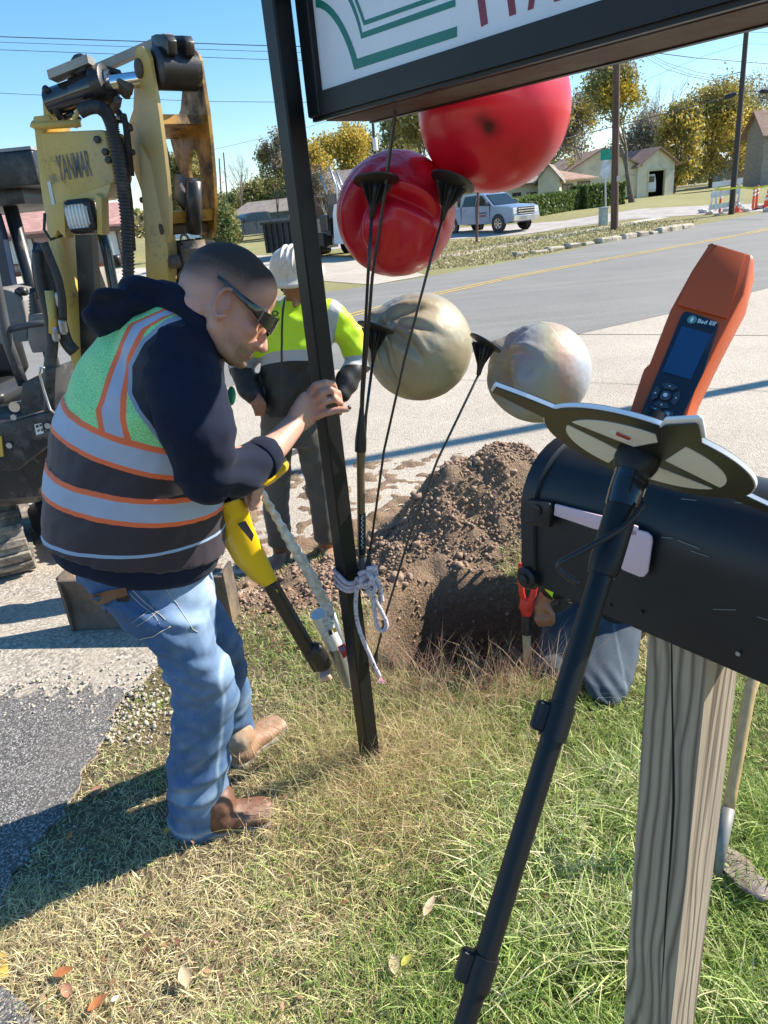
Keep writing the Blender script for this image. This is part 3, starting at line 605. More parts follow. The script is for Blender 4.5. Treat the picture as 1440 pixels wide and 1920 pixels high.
gp = 'wooden utility poles'
u1 = pole('stout brown utility pole standing in the verge across the road', (1152, 432), (1157, 60), 7.2, M_POLE, gp, extra=1.15)
mb = MB(); q = u1[1]; m = u1[3]; mb.box(q + ZV * 88 * m + np.array([.0, -7.5 * m, 0]), (3.2 * m, .03, 9 * m)); mb.build('tag_plate', M_GALV, u1[0])
u2 = pole('dark leaning utility pole behind the white barricade', (1371, 402), (1402, 30), 5.2, M_POLED, gp, extra=1.12, arm=True)
u3 = pole('thin pole carrying a white transformer, above the smaller red ball', (716, 440), (697, 205), 3, M_POLED, gp, extra=1.3)
b, t, m = u3[1:]; q = b + (t - b) * ((440 - 268) / 235 / 1.3); mb = MB(); mb.lathe(q + np.array([1.2 * m, -5 * m, -11 * m]), ZV, [(0, 3.5 * m), (1 * m, 4.4 * m), (19 * m, 4.4 * m), (21 * m, 3 * m)], 12); mb.build('transformer', M_WHITE, u3[0], smooth=True, auto=40)
pole('bare brown pole left of a second one beside the leafy tree', (420, 462), (411, 297), 1.6, M_POLE, gp); pole('thinner pole just right of the bare brown one', (433, 452), (419, 286), 1.4, M_POLED, gp)
# the pole whose long shadow crosses the apron stands outside the frame to the right
o = thing('utility_pole', 'utility pole on the near verge casting the long shadow across the apron', 'utility pole', (9.6, 8.35, -.15), gp); mb = MB(); mb.tube([(9.6, 8.35, -.3), (9.6, 8.35, 5), (9.6, 8.35, 11)], [.11, .10, .09], 12); mb.build('shaft', M_POLE, o, smooth=True, auto=50)
def wire(pts, r=.012, label='thin black overhead wire', Y=None):
    q = [R(x, y, yy) for x, y, yy in pts]; fine = []
    for a, b in zip(q[:-1], q[1:]):
        for s in np.linspace(0, 1, 9)[:-1]: fine.append(a + (b - a) * s)
    fine.append(q[-1]); mb = MB(); mb.tube(fine, r, 4); o = mb.build('overhead_wire', M_WIRE, None); tag(o, label, 'wire', 'overhead wires')
wire([(-200, 62, 26), (480, 85, 26), (1100, 100, 26)], .012, 'uppermost and thickest wire in the sky at the left')
wire([(-200, 72, 27), (480, 96, 27), (1100, 112, 27)], .007, 'faint wire second from top at the left'); wire([(-200, 86, 27), (480, 111, 27), (1100, 128, 27)], .008, 'wire third from top, above the excavator at the left')
wire([(-200, 165, 30), (70, 178, 30), (380, 190, 30), (560, 192, 30), (700, 188, 30)], .008, 'lowest wire at the left, crossing behind the arm')
wire([(380, 285, 60), (480, 262, 60), (560, 244, 60), (660, 212, 60), (700, 200, 60)], .01, 'faint wire rising behind the sign post')
wire([(1150, 88, 38), (1180, 93, 38), (1300, 108, 38), (1398, 116, 39), (1520, 126, 40)], .018, 'thick wire meeting the dark pole at the upper right')
wire([(1195, 90, 39), (1215, 110, 39), (1250, 130, 39), (1300, 145, 39), (1345, 152, 39), (1395, 138, 39)], .012, 'lowest of the three drooping wires at the right')
wire([(1200, 92, 39), (1240, 118, 39), (1290, 138, 39), (1340, 148, 39), (1394, 134, 39)], .010, 'middle drooping wire at the right')
wire([(1200, 90, 39), (1250, 118, 39), (1310, 136, 39), (1350, 142, 39), (1394, 134, 39)], .010, 'upper drooping wire at the right')
wire([(980, 290, 37), (1060, 260, 37), (1155, 236, 38), (1260, 210, 38), (1370, 180, 38), (1395, 172, 39), (1420, 170, 39), (1520, 172, 40)], .02, 'thick cable sloping from the brown pole to the dark one')
wire([(1160, 105, 38), (1260, 60, 38)], .01, 'short wire running up under the sign box'); wire([(1210, 150, 44), (1320, 105, 44), (1396, 82, 44), (1520, 85, 44)], .007, 'faint wire crossing high above the golden tree')
wire([(1398, 60, 40), (1520, 62, 40)], .01, 'top wire leaving the dark pole to the right'); wire([(1398, 148, 40), (1520, 140, 40)], .01, 'wire leaving the dark pole low to the right')
wire([(940, 315, 70), (1010, 290, 70), (1090, 262, 70)], .01, 'faint wire over the cream house')
mb = MB(); a = R(1358, 184, 37.9); b = R(1380, 176, 37.9); mb.tube([a, a + (b - a) * .3, a + (b - a) * .8, b], [.05, .11, .11, .05], 8); tag(mb.build('splice_box', M_BLACK, None, smooth=True), 'black splice case on the sloping cable near the dark pole', 'splice case', 'cable splice cases')
mb = MB(); a = R(1424, 172, 39); b = R(1450, 170, 39); mb.tube([a, a + (b - a) * .2, a + (b - a) * .9, b], [.05, .1, .1, .05], 8); tag(mb.build('splice_box', M_BLACK, None, smooth=True), 'black splice case on the cable at the right edge', 'splice case', 'cable splice cases')
# stop sign seen from behind with green street blades
b = np.array(T(1137, 421)); m = mpp(b); o = thing('stop_sign', 'stop sign seen from behind with green street name blades on top', 'street sign', b)
mb = MB(); mb.tube([b - ZV * .2, R(1134, 300, b[1])], 1.7 * m, 8); mb.build('sign_post', M_GALV, o)
c = R(1135.5, 318, b[1] - .05); mb = MB(); oc = [c + 10.5 * m * 1.55 * .68 * np.array([math.cos(math.pi / 8 + i * math.pi / 4) * .62, 0, 0]) / .68 + ZV * math.sin(math.pi / 8 + i * math.pi / 4) * 16.5 * m for i in range(8)]
mb.prism(oc, (0, .01, 0)); mb.build('octagon_plate', mat('bare_aluminium', (.62, .64, .68), .45, .1), o)
M_GREEN = mat('street_sign_green', (.0, .30, .20), .5, var=.1)
for (x0, x1, y0, y1, dy) in ((1126, 1145, 281, 290, -.02), (1126, 1147, 290, 301, .06)):
    mb = MB(); mb.prism([R(x0, y1, b[1] + dy), R(x1, y1 - 2, b[1] + dy + .1), R(x1, y0 - 2, b[1] + dy + .1), R(x0, y0, b[1] + dy)], (0, .012, 0)); mb.build('street_name_blade', M_GREEN, o)
b = np.array(T(1131, 423)); m = mpp(b); o = thing('utility_pedestal', 'pale green utility pedestal at the foot of the stop sign', 'utility box', b)
mb = MB(); mb.box(b + ZV * 15 * m, (14 * m, .45, 30 * m), bev=.03); mb.build('cabinet', mat('pale_green_enamel', (.36, .42, .38), .5), o); mb = MB(); mb.box(b + ZV * 31 * m, (15.5 * m, .5, 2.6 * m), bev=.02); mb.build('lid', mat('pale_green_enamel', (.36, .42, .38)), o)
b = np.array(T(893, 457)); m = mpp(b); mb = MB(); mb.tube([b - ZV * .2, R(897, 340, b[1])], 2.4 * m, 8); o = mb.build('steel_post', mat('rusty_brown_steel', (.14, .07, .055), .8), None); tag(o, 'thin rusty brown post in front of the silver pickup', 'post')
# ------------------------------------------------------------------ road works: barricade, cones, tubes, rocks, tape
M_ORG = mat('safety_orange', (.75, .10, .03), .5, var=.1); M_REFL = mat('reflective_white', (.72, .72, .72), .4, var=.05)
def cone(label, px, py, hpx):
    b = np.array(T(px, py)); m = mpp(b); h = hpx * m; o = thing('traffic_cone', label, 'traffic cone', b, 'traffic cones by the barricade')
    mb = MB(); mb.box(b + ZV * .02, (h * .5, h * .5, .04), bev=.01); mb.build('base', M_ORG, o)
    mb = MB(); mb.lathe(b, ZV, [(.03, h * .19), (h * .4, h * .135), (h * .97, h * .035), (h, .02)], 14); mb.build('body', M_ORG, o, smooth=True, auto=50)
    for a, c_, r0, r1 in ((.42, .58, .135, .105), (.68, .78, .088, .07)):
        mb = MB(); mb.lathe(b, ZV, [(h * a, h * r0 + .006), (h * c_, h * r1 + .006)], 14); mb.build('reflective_collar', M_REFL, o, smooth=True)
cone('orange cone beside the right leg of the white barricade', 1382, 399, 30); cone('orange cone at the right edge of the picture', 1437, 391, 34)
def delin(label, px, py, top):
    b = np.array(T(px, py)); m = mpp(b); h = (py - top) * m; o = thing('tube_marker', label, 'tube marker', b, 'orange tube markers by the barricade')
    mb = MB(); mb.lathe(b, ZV, [(0, .2), (.05, .19), (.07, .06)], 12); mb.build('base', M_BLACK, o)
    mb = MB(); mb.lathe(b, ZV, [(.05, .065), (h * .97, .055), (h, .03)], 12); mb.build('tube', M_ORG, o, smooth=True, auto=50)
    for a in (.62, .78): mb = MB(); mb.lathe(b, ZV, [(h * a, .066), (h * (a + .08), .066)], 12); mb.build('reflective_band', M_REFL, o, smooth=True)
delin('orange tube marker in front of the white barricade', 1349, 401, 359); delin('left orange tube marker of the pair right of the cone', 1411, 395, 354); delin('right orange tube marker of the pair, slightly taller', 1417, 393, 351)
b = np.array(T(1360, 403)); m = mpp(b); o = thing('barricade', 'white wooden barricade with three boards beside the orange cone', 'barricade', b)
for (x0, y0, x1, y1) in ((1336, 395, 1344, 342), (1378, 390, 1388, 337)):
    for s in (-.35, .35):
        mb = MB(); a = R(x0, y0, b[1]) + np.array([0, s, 0]); c = R(x1, y1, b[1]); mb.prism([a - X0 * .04, a + X0 * .04, c + X0 * .04, c - X0 * .04], (0, .04, 0)); mb.build('leg', M_WHITE, o)
for x0, x1, ya, yb, h in ((1336, 1393, 347, 338, 9), (1333, 1386, 366, 358, 9), (1330, 1380, 389, 382, 9)):
    mb = MB(); a = R(x0, ya, b[1] - .12); c = R(x1, yb, b[1] - .12); e = ZV * h * m; mb.prism([a - e / 2, c - e / 2, c + e / 2, a + e / 2], (0, .03, 0)); mb.build('board', M_WHITE, o)
    mb = MB(); a2 = a + (c - a) * .25 - X0 * 0; 
M_ROCK = mat('white_limestone', (.55, .52, .47), .9, var=.25, vs=5, bump=.5, bs=15)
def rock(mb, c, s, seed, zs=.7, sub=2):
    bm = bmesh.new(); bmesh.ops.create_icosphere(bm, subdivisions=sub, radius=1); rg = np.random.default_rng(seed); sc = rg.uniform(.7, 1.2, 3) * s; sc[2] *= zs
    vs = [np.array(c) + np.array([v.co.x, v.co.y, v.co.z]) * sc * (1 + .35 * vn(v.co, 1.4, seed)) for v in bm.verts]; bm.verts.ensure_lookup_table(); mb.add(vs, [[v.index for v in f.verts] for f in bm.faces]); bm.free()
rl = [(1318, 400, 9), (1330, 402, 8), (1362, 397, 9), (1372, 398, 7), (1392, 395, 8), (1400, 397, 9), (1424, 392, 9), (1440, 398, 10), (1312, 396, 5), (1345, 404, 7), (1357, 390, 8), (1388, 388, 8)]
where = ['far left end of the row', 'left of the front tube marker', 'under the barricade boards', 'touching the barricade right leg', 'just right of the cone', 'between the cone and tube pair', 'between the tube pair and the edge', 'lowest at the right edge', 'small upright one at the left end', 'in front of the lone tube marker', 'behind the lowest board', 'behind the cone']
for i, (x, y, s) in enumerate(rl):
    b = np.array(T(x, y)); m = mpp(b); mb = MB(); rock(mb, b + ZV * s * m * .35, s * m * .8, 50 + i); o = mb.build('limestone_block', M_ROCK, None); tag(o, 'white limestone block, ' + where[i], 'stone', 'white stones round the barricade')
q = [R(1340, 357, 35.), R(1365, 356, 35.1), R(1390, 353, 35.2), R(1412, 355, 35.2), R(1440, 350, 34.5), R(1500, 342, 33)]; mb = MB()
for a, c in zip(q[:-1], q[1:]): mb.prism([a, c, c + ZV * .08, a + ZV * .08], (0, .004, 0))
tag(mb.build('caution_tape', mat('yellow_tape', (.75, .68, .05), .5), None), 'yellow caution tape strung from the barricade to the right', 'tape')
# ------------------------------------------------------------------ vehicles
k = N('car_glass'); k.base((.02, .03, .035)).rough(.05); M_CG = k.m
M_TYRE = mat('tyre_rubber', (.02, .02, .02), .85); M_CHROME = mat('chrome', (.7, .7, .72), .15, .9, .05)
def vehicle(name, label, cat, base, hd, paint, L, W, H, prof, glass, wheels, wr, bed=None, lights=True, group=None, arches=True):
    """prof: side outline (x forward, z) ; cabin glass quads in side view; wheels at x"""
    hd = flatv(hd); sd_ = np.array([hd[1], -hd[0], 0.]); b = np.array(base, float)
    o = thing(name, label, cat, b, group)
    def P3(x, y, z): return b + hd * x + sd_ * y + ZV * z
    bm = MB(); n = len(prof); tum = lambda z: 1 - .13 * max(0, (z - H * .55) / (H * .45)); rg_ = []
    for y, ins in ((-1, 0), (-.93, .03), (.93, .03), (1, 0)): pass
    side = []
    for s in (-1, -.92, .92, 1):
        e = .03 if abs(s) == 1 else 0; side.append([P3(x * (1 - e * .3), s * W / 2 * tum(z), z - (e if z > H * .5 else 0) + (e if z < H * .25 else 0)) for x, z in prof])
    bm.rings(side); bo = bm.build('body', paint, o, auto=30, bevel=0)
    for s in (-1, 1):
        for gq in glass:
            g = MB(); g.prism([P3(x, s * (W / 2 * tum(z) + .004), z) for x, z in gq], sd_ * s * .012); g.build('side_window', M_CG, o)
    for x in wheels:
        for s in (-1, 1):
            c = P3(x, s * (W / 2 - .1), wr); w_ = MB(); w_.lathe(c - sd_ * s * .12, sd_ * s, [(0, wr * .6), (.01, wr * .95), (.04, wr), (.2, wr), (.235, wr * .93), (.24, wr * .66), (.2, wr * .62)], 22); wo = w_.build('wheel', M_TYRE, o, smooth=True, auto=35)
            r_ = MB(); r_.lathe(c + sd_ * s * .1, sd_ * s, [(0, wr * .62), (.02, wr * .62), (.021, wr * .55), (.0, wr * .5)], 22)
            for q in range(6):
                a = q * math.pi / 3; dv = hd * math.cos(a) + ZV * math.sin(a); r_.box(c + sd_ * s * .112 + dv * wr * .33, (wr * .5, .03, wr * .13), ax=(dv, sd_, np.cross(dv, sd_)))
            r_.build('rim', M_CHROME , wo)
            if arches:
                a_ = MB(); a_.lathe(c + sd_ * s * .09, sd_ * s, [(0, wr * 1.17), (.03, wr * 1.17)], 22); a_.build('wheel_arch', M_BLACK, o)
    return o, P3
PF = [(2.9, .45), (2.95, .75), (2.9, 1.12), (2.65, 1.22), (1.5, 1.30), (.75, 1.88), (.35, 1.95), (-.75, 1.95), (-1.0, 1.88), (-1.08, 1.38), (-1.1, 1.36), (-2.85, 1.36), (-2.92, 1.0), (-2.9, .6), (-2.6, .5), (2.5, .38)]
GL = [[(1.22, 1.33), (.62, 1.82), (.28, 1.86), (.20, 1.34)], [(.12, 1.34), (.2, 1.86), (-.68, 1.86), (-.92, 1.36)]]
def pickup(label, base, hd, paint, group, sc=1.0, detail=True):
    o, P3 = vehicle('pickup_truck', label, 'pickup truck', base, hd, paint, 5.8, 2.0, 1.95, PF, GL, (1.9, -1.75), .41, group=group)
    hd = flatv(hd); sd_ = np.array([hd[1], -hd[0], 0.])
    g = MB(); g.prism([P3(1.52, -.84, 1.31), P3(1.52, .84, 1.31), P3(.8, .75, 1.84), P3(.8, -.75, 1.84)], hd * .012 + ZV * .02); g.build('windscreen', M_CG, o)
    g = MB(); g.box(P3(2.92, 0, .92), (.08, 1.25, .38), ax=(hd, sd_, ZV)); go = g.build('grille', M_BLACK, o)
    g = MB(); [g.box(P3(2.97, 0, z), (.03, 1.2, .05), ax=(hd, sd_, ZV)) for z in (.8, .92, 1.04)]; g.build('grille_bar', M_CHROME, go)
    for s in (-1, 1):
        g = MB(); g.box(P3(2.88, s * .78, .95), (.12, .32, .3), ax=(hd, sd_, ZV), bev=.02); g.build('headlight', mat('headlamp_glass', (.6, .62, .65), .1), o)
        g = MB(); g.box(P3(1.15, s * 1.1, 1.42), (.12, .2, .22), ax=(hd, sd_, ZV), bev=.02); g.build('mirror', M_BLACK, o)
        g = MB(); g.box(P3(-2.9, s * .85, 1.1), (.06, .15, .35), ax=(hd, sd_, ZV)); g.build('tail_light', mat('tail_red', (.4, .02, .02), .3), o)
        for x in (.3, -.72): g = MB(); g.box(P3(x, s * .995, 1.18), (.2, .03, .04), ax=(hd, sd_, ZV)); g.build('door_handle', paint, o)
        for x in (1.28, .2, -.98): g = MB(); g.box(P3(x, s * .99, .95), (.015, .03, .85), ax=(hd, sd_, ZV)); g.build('door_gap', M_BLACK, o)
    g = MB(); g.box(P3(2.95, 0, .6), (.16, 1.9, .26), ax=(hd, sd_, ZV), bev=.03); g.build('bumper', M_CHROME, o)
    g = MB(); g.box(P3(-2.0, 0, 1.365), (1.6, 1.7, .02), ax=(hd, sd_, ZV)); g.build('bed_opening', M_BLACK, o)
    return o, P3, hd, sd_
def carp(name, c, metal):
    k = N(name); k.base(c).rough(.32); k.set(Metallic=metal, Coat_Weight=.6, Coat_Roughness=.06); return k.m
M_SILV = carp('silver_paint', (.27, .33, .42), .35); M_DKP = carp('dark_grey_paint', (.03, .03, .034), .1); M_WHP = carp('white_paint', (.72, .73, .74), 0)
b = np.array(T(937, 438)); hv = np.array([.56, -.83, 0]); b = b - flatv(hv) * 1.9 + np.array([-.83, -.56, 0]) * -.9; b[2] = zt(b[1]) + .0
o, P3, h_, s_ = pickup('silver four door pickup parked on the side street', b, hv, M_SILV, 'pickup trucks')
g = MB(); g.box(P3(.75, 1.005, .98), (.55, .01, .07), ax=(h_, s_, ZV)); g.build('door_lettering', mat('dark_decal', (.08, .08, .1)), o); g = MB(); g.box(P3(.75, 1.005, .84), (.5, .01, .09), ax=(h_, s_, ZV)); g.build('door_lettering', mat('red_decal', (.4, .06, .07)), o)
b = np.array(T(478, 451)); b[1] += 1; b[2] = zt(b[1]); pickup('dark grey pickup parked before the blue house', b, (-.85, -.5, 0), M_DKP, 'pickup trucks')
b = np.array(T(395, 455)); b[2] = zt(b[1]); pickup('white pickup half hidden by the leafy street tree', b, (.9, -.45, 0), M_WHP, 'pickup trucks')
# white van inside the garage
vb = np.array(T(1194, 372)) + (R(1262, 363, T(1194, 372)[1] * 1.02) - T(1194, 372)) * .40; vb[1] += 3.1; vb[2] = T(1194, 372)[2] + .02
VP = [(2.3, .35), (2.35, .8), (2.2, 1.0), (1.6, 1.15), (1.1, 1.75), (.8, 1.85), (-2.3, 1.88), (-2.42, 1.2), (-2.42, .4)]
o, P3 = vehicle('white_van', 'white van parked nose in inside the open garage', 'van', vb, (.1, 1, 0), M_WHP, 4.8, 1.7, 1.9, VP, [[(1.4, 1.2), (1.0, 1.7), (.3, 1.72), (.3, 1.2)]], (1.5, -1.5), .33)
for s in (-.4, .4): g = MB(); g.box(P3(-2.41, s, 1.45), (.03, .55, .5), ax=(flatv((.1, 1, 0)), flatv((1, -.1, 0)), ZV)); g.build('rear_window', M_CG, o)
g = MB(); g.box(P3(-2.46, 0, .5), (.12, 1.6, .2), ax=(flatv((.1, 1, 0)), flatv((1, -.1, 0)), ZV)); g.build('bumper', M_GALV, o)
# service truck with black bed and white cab, dark roll-off bin
b = np.array(T(640, 488)); hv = flatv((.60, -.80, 0)); sdv = np.array([hv[1], -hv[0], 0]); b = b - sdv * 1.0 - hv * 1.3 + X0 * 1.05; b[2] = zt(b[1])
SP = [(2.1, .5), (2.15, 1.0), (2.05, 1.35), (1.1, 1.5), (.55, 2.15), (.2, 2.25), (-.75, 2.25), (-.85, 1.9), (-.85, .6)]
o, P3 = vehicle('service_truck', 'service truck with black flat bed and white cab behind the post', 'service truck', b, hv, M_WHP, 3, 2.1, 2.25, SP, [[(.85, 1.55), (.45, 2.1), (-.2, 2.15), (-.2, 1.5)]], (1.3, -2.6), .46)
g = MB(); g.box(P3(-2.9, 0, 1.05), (3.9, 2.2, .16), ax=(hv, sdv, ZV)); g.build('flat_bed', M_BLACK, o)
g = MB(); g.box(P3(-1.05, 0, 1.9), (.08, 2.1, 1.6), ax=(hv, sdv, ZV)); g.build('headboard', M_BLACK, o)
g = MB(); g.box(P3(-1.9, 1.0, .8), (1.0, .5, .5), ax=(hv, sdv, ZV)); g.build('toolbox', M_BLACK, o); g = MB(); g.box(P3(-1.4, .85, 1.5), (.6, .6, .7), ax=(hv, sdv, ZV), bev=.04); g.build('fuel_box', M_DKP, o)
for i, (x, y, l) in enumerate(((-1.3, .9, 2.3), (-1.1, .5, 2.6), (-1.2, .2, 2.2), (-1.4, -.1, 2.4))):
    g = MB(); g.tube([P3(x, y, 1.2), P3(x + .1, y, 1.2 + l * .7), P3(x - .2, y + .05, 1.2 + l)], .05, 6); g.build('pipe', M_GALV, o, smooth=True)
A = R(500, 474, b[1] + 4); A[2] = zt(A[1]); B = R(575, 470, b[1] + 2); B[2] = A[2]; m = mpp(A); d = flatv(B - A); nn = np.array([-d[1], d[0], 0]); L = np.linalg.norm(B - A)
o = thing('roll_off_bin', 'dark ribbed roll-off bin standing left of the service truck', 'bin', A); hb = 50 * m; g = MB()
g.box(A + d * L / 2 + ZV * (.25 + hb / 2), (L, .06, hb), ax=(d, nn, ZV)); g.box(A + d * L / 2 + nn * 2.2 + ZV * (.25 + hb / 2), (L, .06, hb), ax=(d, nn, ZV))
for s in (0, 1): g.box(A + d * L * s + nn * 1.1 + ZV * (.25 + hb / 2), (.06, 2.14, hb), ax=(d, nn, ZV))
g.box(A + d * L / 2 + nn * 1.1 + ZV * .3, (L - .1, 2.1, .06), ax=(d, nn, ZV)); g.build('bin_wall', mat('charcoal_steel', (.045, .045, .05), .5, .2), o)
for i in range(7): g = MB(); g.box(A + d * L * (i + .5) / 7 - nn * .07 + ZV * (.25 + hb / 2), (.1, .08, hb), ax=(d, nn, ZV)); g.build('rib', mat('charcoal_steel', (0, 0, 0)), o)
g = MB(); g.box(A + d * L / 2 - nn * .06 + ZV * (.28 + hb), (L + .1, .14, .1), ax=(d, nn, ZV)); g.build('top_rail', mat('charcoal_steel', (0, 0, 0)), o)
for s in (.15, .85): g = MB(); g.lathe(A + d * L * s + nn * .1 + ZV * .15, nn, [(0, .15), (1.9, .15)], 12); g.build('roller', M_BLACK, o)
# ------------------------------------------------------------------ the sign: black cabinet on square posts
E1 = np.array([.62, -.785, 0]); E1 /= np.linalg.norm(E1); E2 = np.array([.785, .62, 0]); E2 = E2 - E1 * (E2 @ E1); E2 /= np.linalg.norm(E2)
k = N('black_sign_paint'); n1 = k.noise(9, 8, .7); n2 = k.noise(60, 6, .8)
c = k.mix(k.ramp(n1, [(.5, 0), (.75, 1)]), (.006, .006, .007), (.014, .011, .011)); c = k.mix(k.ramp(n2, [(.66, 0), (.7, 1)]), c, (.07, .045, .04)); k.base(c).rough(k.math('MULTIPLY_ADD', n1, .2, .32)).bump(n2, .08, .002); k.set(Specular_IOR_Level=.35); M_SIGNB = k.m
k = N('oxide_primer_soffit'); n1 = k.noise(7, 6, .7); k.base(k.mix(k.ramp(n1, [(.4, 0), (.65, 1)]), (.10, .05, .045), (.16, .13, .12))).rough(.7); M_PRIMER = k.m
k = N('white_sign_face'); n1 = k.noise(5, 8, .7); k.base(k.mix(k.ramp(n1, [(.35, 0), (.7, 1)]), (.70, .72, .76), (.80, .81, .84))).rough(.35); k.set(Transmission_Weight=0); M_FACE = k.m
M_LOGO = mat('green_vinyl', (.0, .17, .13), .4, var=.08); M_MAROON = mat('maroon_vinyl', (.22, .015, .04), .4, var=.08)
A = R(577, 223, 1.88); PC = np.array([-.126, 1.872, 0]); WID = 1.35; HEI = .95; DEP = .205; FRW = .047
sign = thing('business_sign', 'black framed white sign cabinet with green logo on a black square post', 'sign', (PC[0], PC[1], 0))
mb = MB(); mb.box(PC + ZV * 1.42, (.05, .05, 3.0), ax=(E1, E2, ZV), bev=.004); mb.build('sign_post', M_SIGNB, sign, auto=30)
cab = MB(); zc = ZV * HEI / 2
cab.box(A + E1 * FRW / 2 + E2 * DEP / 2 + zc, (FRW, DEP, HEI), ax=(E1, E2, ZV), bev=.003); cab.box(A + E1 * (WID - FRW / 2) + E2 * DEP / 2 + zc, (FRW, DEP, HEI), ax=(E1, E2, ZV), bev=.003)
for zz in (FRW / 2, HEI - FRW / 2): cab.box(A + E1 * WID / 2 + E2 * DEP / 2 + ZV * zz, (WID - 2 * FRW, DEP - .002, FRW), ax=(E1, E2, ZV))
cab.build('cabinet_frame', M_SIGNB, sign, auto=30)
mb = MB(); mb.box(A + E1 * WID / 2 + E2 * (DEP / 2 + .012) + ZV * -.003, (WID - .03, DEP - .06, .008), ax=(E1, E2, ZV)); mb.build('soffit', M_PRIMER, sign)
mb = MB(); mb.box(A + E1 * WID / 2 + E2 * .016 + ZV * -.004, (WID - .01, .012, .008), ax=(E1, E2, ZV)); mb.box(A + E1 * WID / 2 + E2 * (DEP - .016) + ZV * -.004, (WID - .01, .016, .012), ax=(E1, E2, ZV)); mb.build('drip_lip', M_SIGNB, sign)
mb = MB(); mb.box(A + E1 * WID / 2 + E2 * .02 + zc, (WID - 2 * FRW, .008, HEI - 2 * FRW), ax=(E1, E2, ZV)); face = mb.build('sign_face', M_FACE, sign)
mb = MB(); mb.box(A + E1 * WID / 2 + E2 * (DEP - .02) + zc, (WID - 2 * FRW, .008, HEI - 2 * FRW), ax=(E1, E2, ZV)); mb.build('back_panel', M_FACE, sign)
for zz in (.25, .75): mb = MB(); mb.box(PC + E1 * .045 + E2 * .0 + ZV * (A[2] + zz), (.06, .03, .04), ax=(E1, E2, ZV)); mb.build('bracket', M_SIGNB, sign)
pf = plane(A + E2 * .0155, -E2)
def band(pix_a, pix_b, name, mt, off=0):
    a = [pf(*p) for p in pix_a]; b = [pf(*p) for p in pix_b][::-1]; m = MB(); vs = a + b; n = len(a)
    m.add([q + E2 * .001 * off for q in vs], [[i, i + 1, 2 * n - 2 - i, 2 * n - 1 - i] for i in range(n - 1)]); return m.build(name, mt, face)
def crv(pts, n=10):
    pts = np.array(pts, float); t = np.linspace(0, 1, n); k = len(pts) - 1
    return [tuple(sum(math.comb(k, i) * (1 - s) ** (k - i) * s ** i * pts[i] for i in range(k + 1))) for s in t]
band(crv([(592, 0), (622, 4), (650, 44), (665, 130)]), crv([(592, 15), (613, 14), (640, 56), (655, 130)]), 'logo_curve', M_LOGO) if False else None
band(crv([(591, -3), (628, 2), (654, 58), (670, 110)]), crv([(592, 14), (616, 12), (648, 60), (664, 131)]), 'logo_curve', M_LOGO)
band([(670, 110), (857, 49)], [(664, 131), (857, 69)], 'logo_bar', M_LOGO)
band(crv([(650, -20), (666, 8), (676, 40), (679, 61)]), crv([(640, -22), (660, 8), (672, 46), (677, 73)]), 'logo_curve', M_LOGO); band([(679, 61), (854, -2)], [(677, 73), (854, 12)], 'logo_bar', M_LOGO)
band(crv([(662, -20), (674, 8), (680, 25), (684, 38)]), crv([(656, -20), (668, 8), (676, 30), (682, 48)]), 'logo_curve', M_LOGO); band([(684, 38), (830, -14)], [(682, 48), (830, -4)], 'logo_bar', M_LOGO)
xl = pf(902, 48)
def stroke(pa, pb, pc, pd): band([pa, pb], [pd, pc], 'letter_stroke', M_MAROON)
# the visible feet of the letters H and A
stroke((899, -80), (915, 44), (902, 51), (884, -78)); stroke((953, -100), (968, 26), (955, 31), (938, -95)); stroke((894, -14), (950, -33), (952, -18), (896, 1))
stroke((1024, -130), (1000, 16), (989, 20), (1006, -120)); stroke((1024, -130), (1052, 0), (1039, 4), (1006, -120))
# ------------------------------------------------------------------ mini excavator
k = N('worn_yellow_paint_sheen'); n1 = k.noise(2.6, 6, .65); n2 = k.noise(7, 12, .8); n3 = k.noise(1.2, 3, .5, (1, 1, .25))
c = k.mix(k.ramp(n1, [(.35, 0), (.7, 1)]), (.64, .38, .025), (.74, .52, .13)); c = k.mix(k.ramp(n2, [(.56, 0), (.63, .85)]), c, (.13, .08, .04)); c = k.mix(k.ramp(n3, [(.52, 0), (.7, .5)]), c, (.33, .22, .08)); n5 = k.noise(1.1, 2, .5); c = k.mix(k.ramp(n5, [(.46, 0), (.62, .38)]), c, (.72, .66, .48))  # palest patches paint reflected light into the yellow; the browns are dirt
k.base(c).rough(k.math('MULTIPLY_ADD', n2, .3, .3)).bump(n2, .15, .003); M_YP = k.m
M_GREASE = mat('greasy_black', (.02, .018, .017), .35, var=.5, vs=14, bump=.3, bs=30, dirt=(.2, .19, .17), dirtamt=.12, ds=10)
M_STEELD = mat('dirty_steel', (.13, .105, .085), .7, .3, .35, 8, .6, 25, .01, dirt=(.24, .17, .11), dirtamt=.5, ds=5)
k = N('polished_rod'); k.base((.8, .8, .8)).rough(.08); k.set(Metallic=1); M_ROD = k.m
M_BARREL = mat('dark_barrel_paint', (.05, .05, .055), .18, .55, .3, 10, dirt=(.2, .16, .1), dirtamt=.2, coat=.6)
M_GREYP = mat('grey_cab_plastic', (.19, .185, .18), .6, var=.15, dirt=(.34, .29, .22), dirtamt=.45, ds=5); M_DKB = mat('black_frame_paint', (.022, .024, .028), .35, dirt=(.16, .14, .12), dirtamt=.35, ds=6)
M_HOSE = mat('hose_rubber', (.022, .022, .024), .5, var=.3, vs=20, dirt=(.13, .12, .1), dirtamt=.3)
M_RTRACK = mat('dusty_track_rubber', (.11, .10, .09), .85, var=.3, bump=.6, bs=30, bd=.01, dirt=(.36, .31, .25), dirtamt=.7, ds=7)
ex = thing('mini_excavator', 'worn yellow mini excavator with black canopy, tracks and blade, arm raised', 'excavator', (-1.7, 4.2, -.15))
EY = 3.1
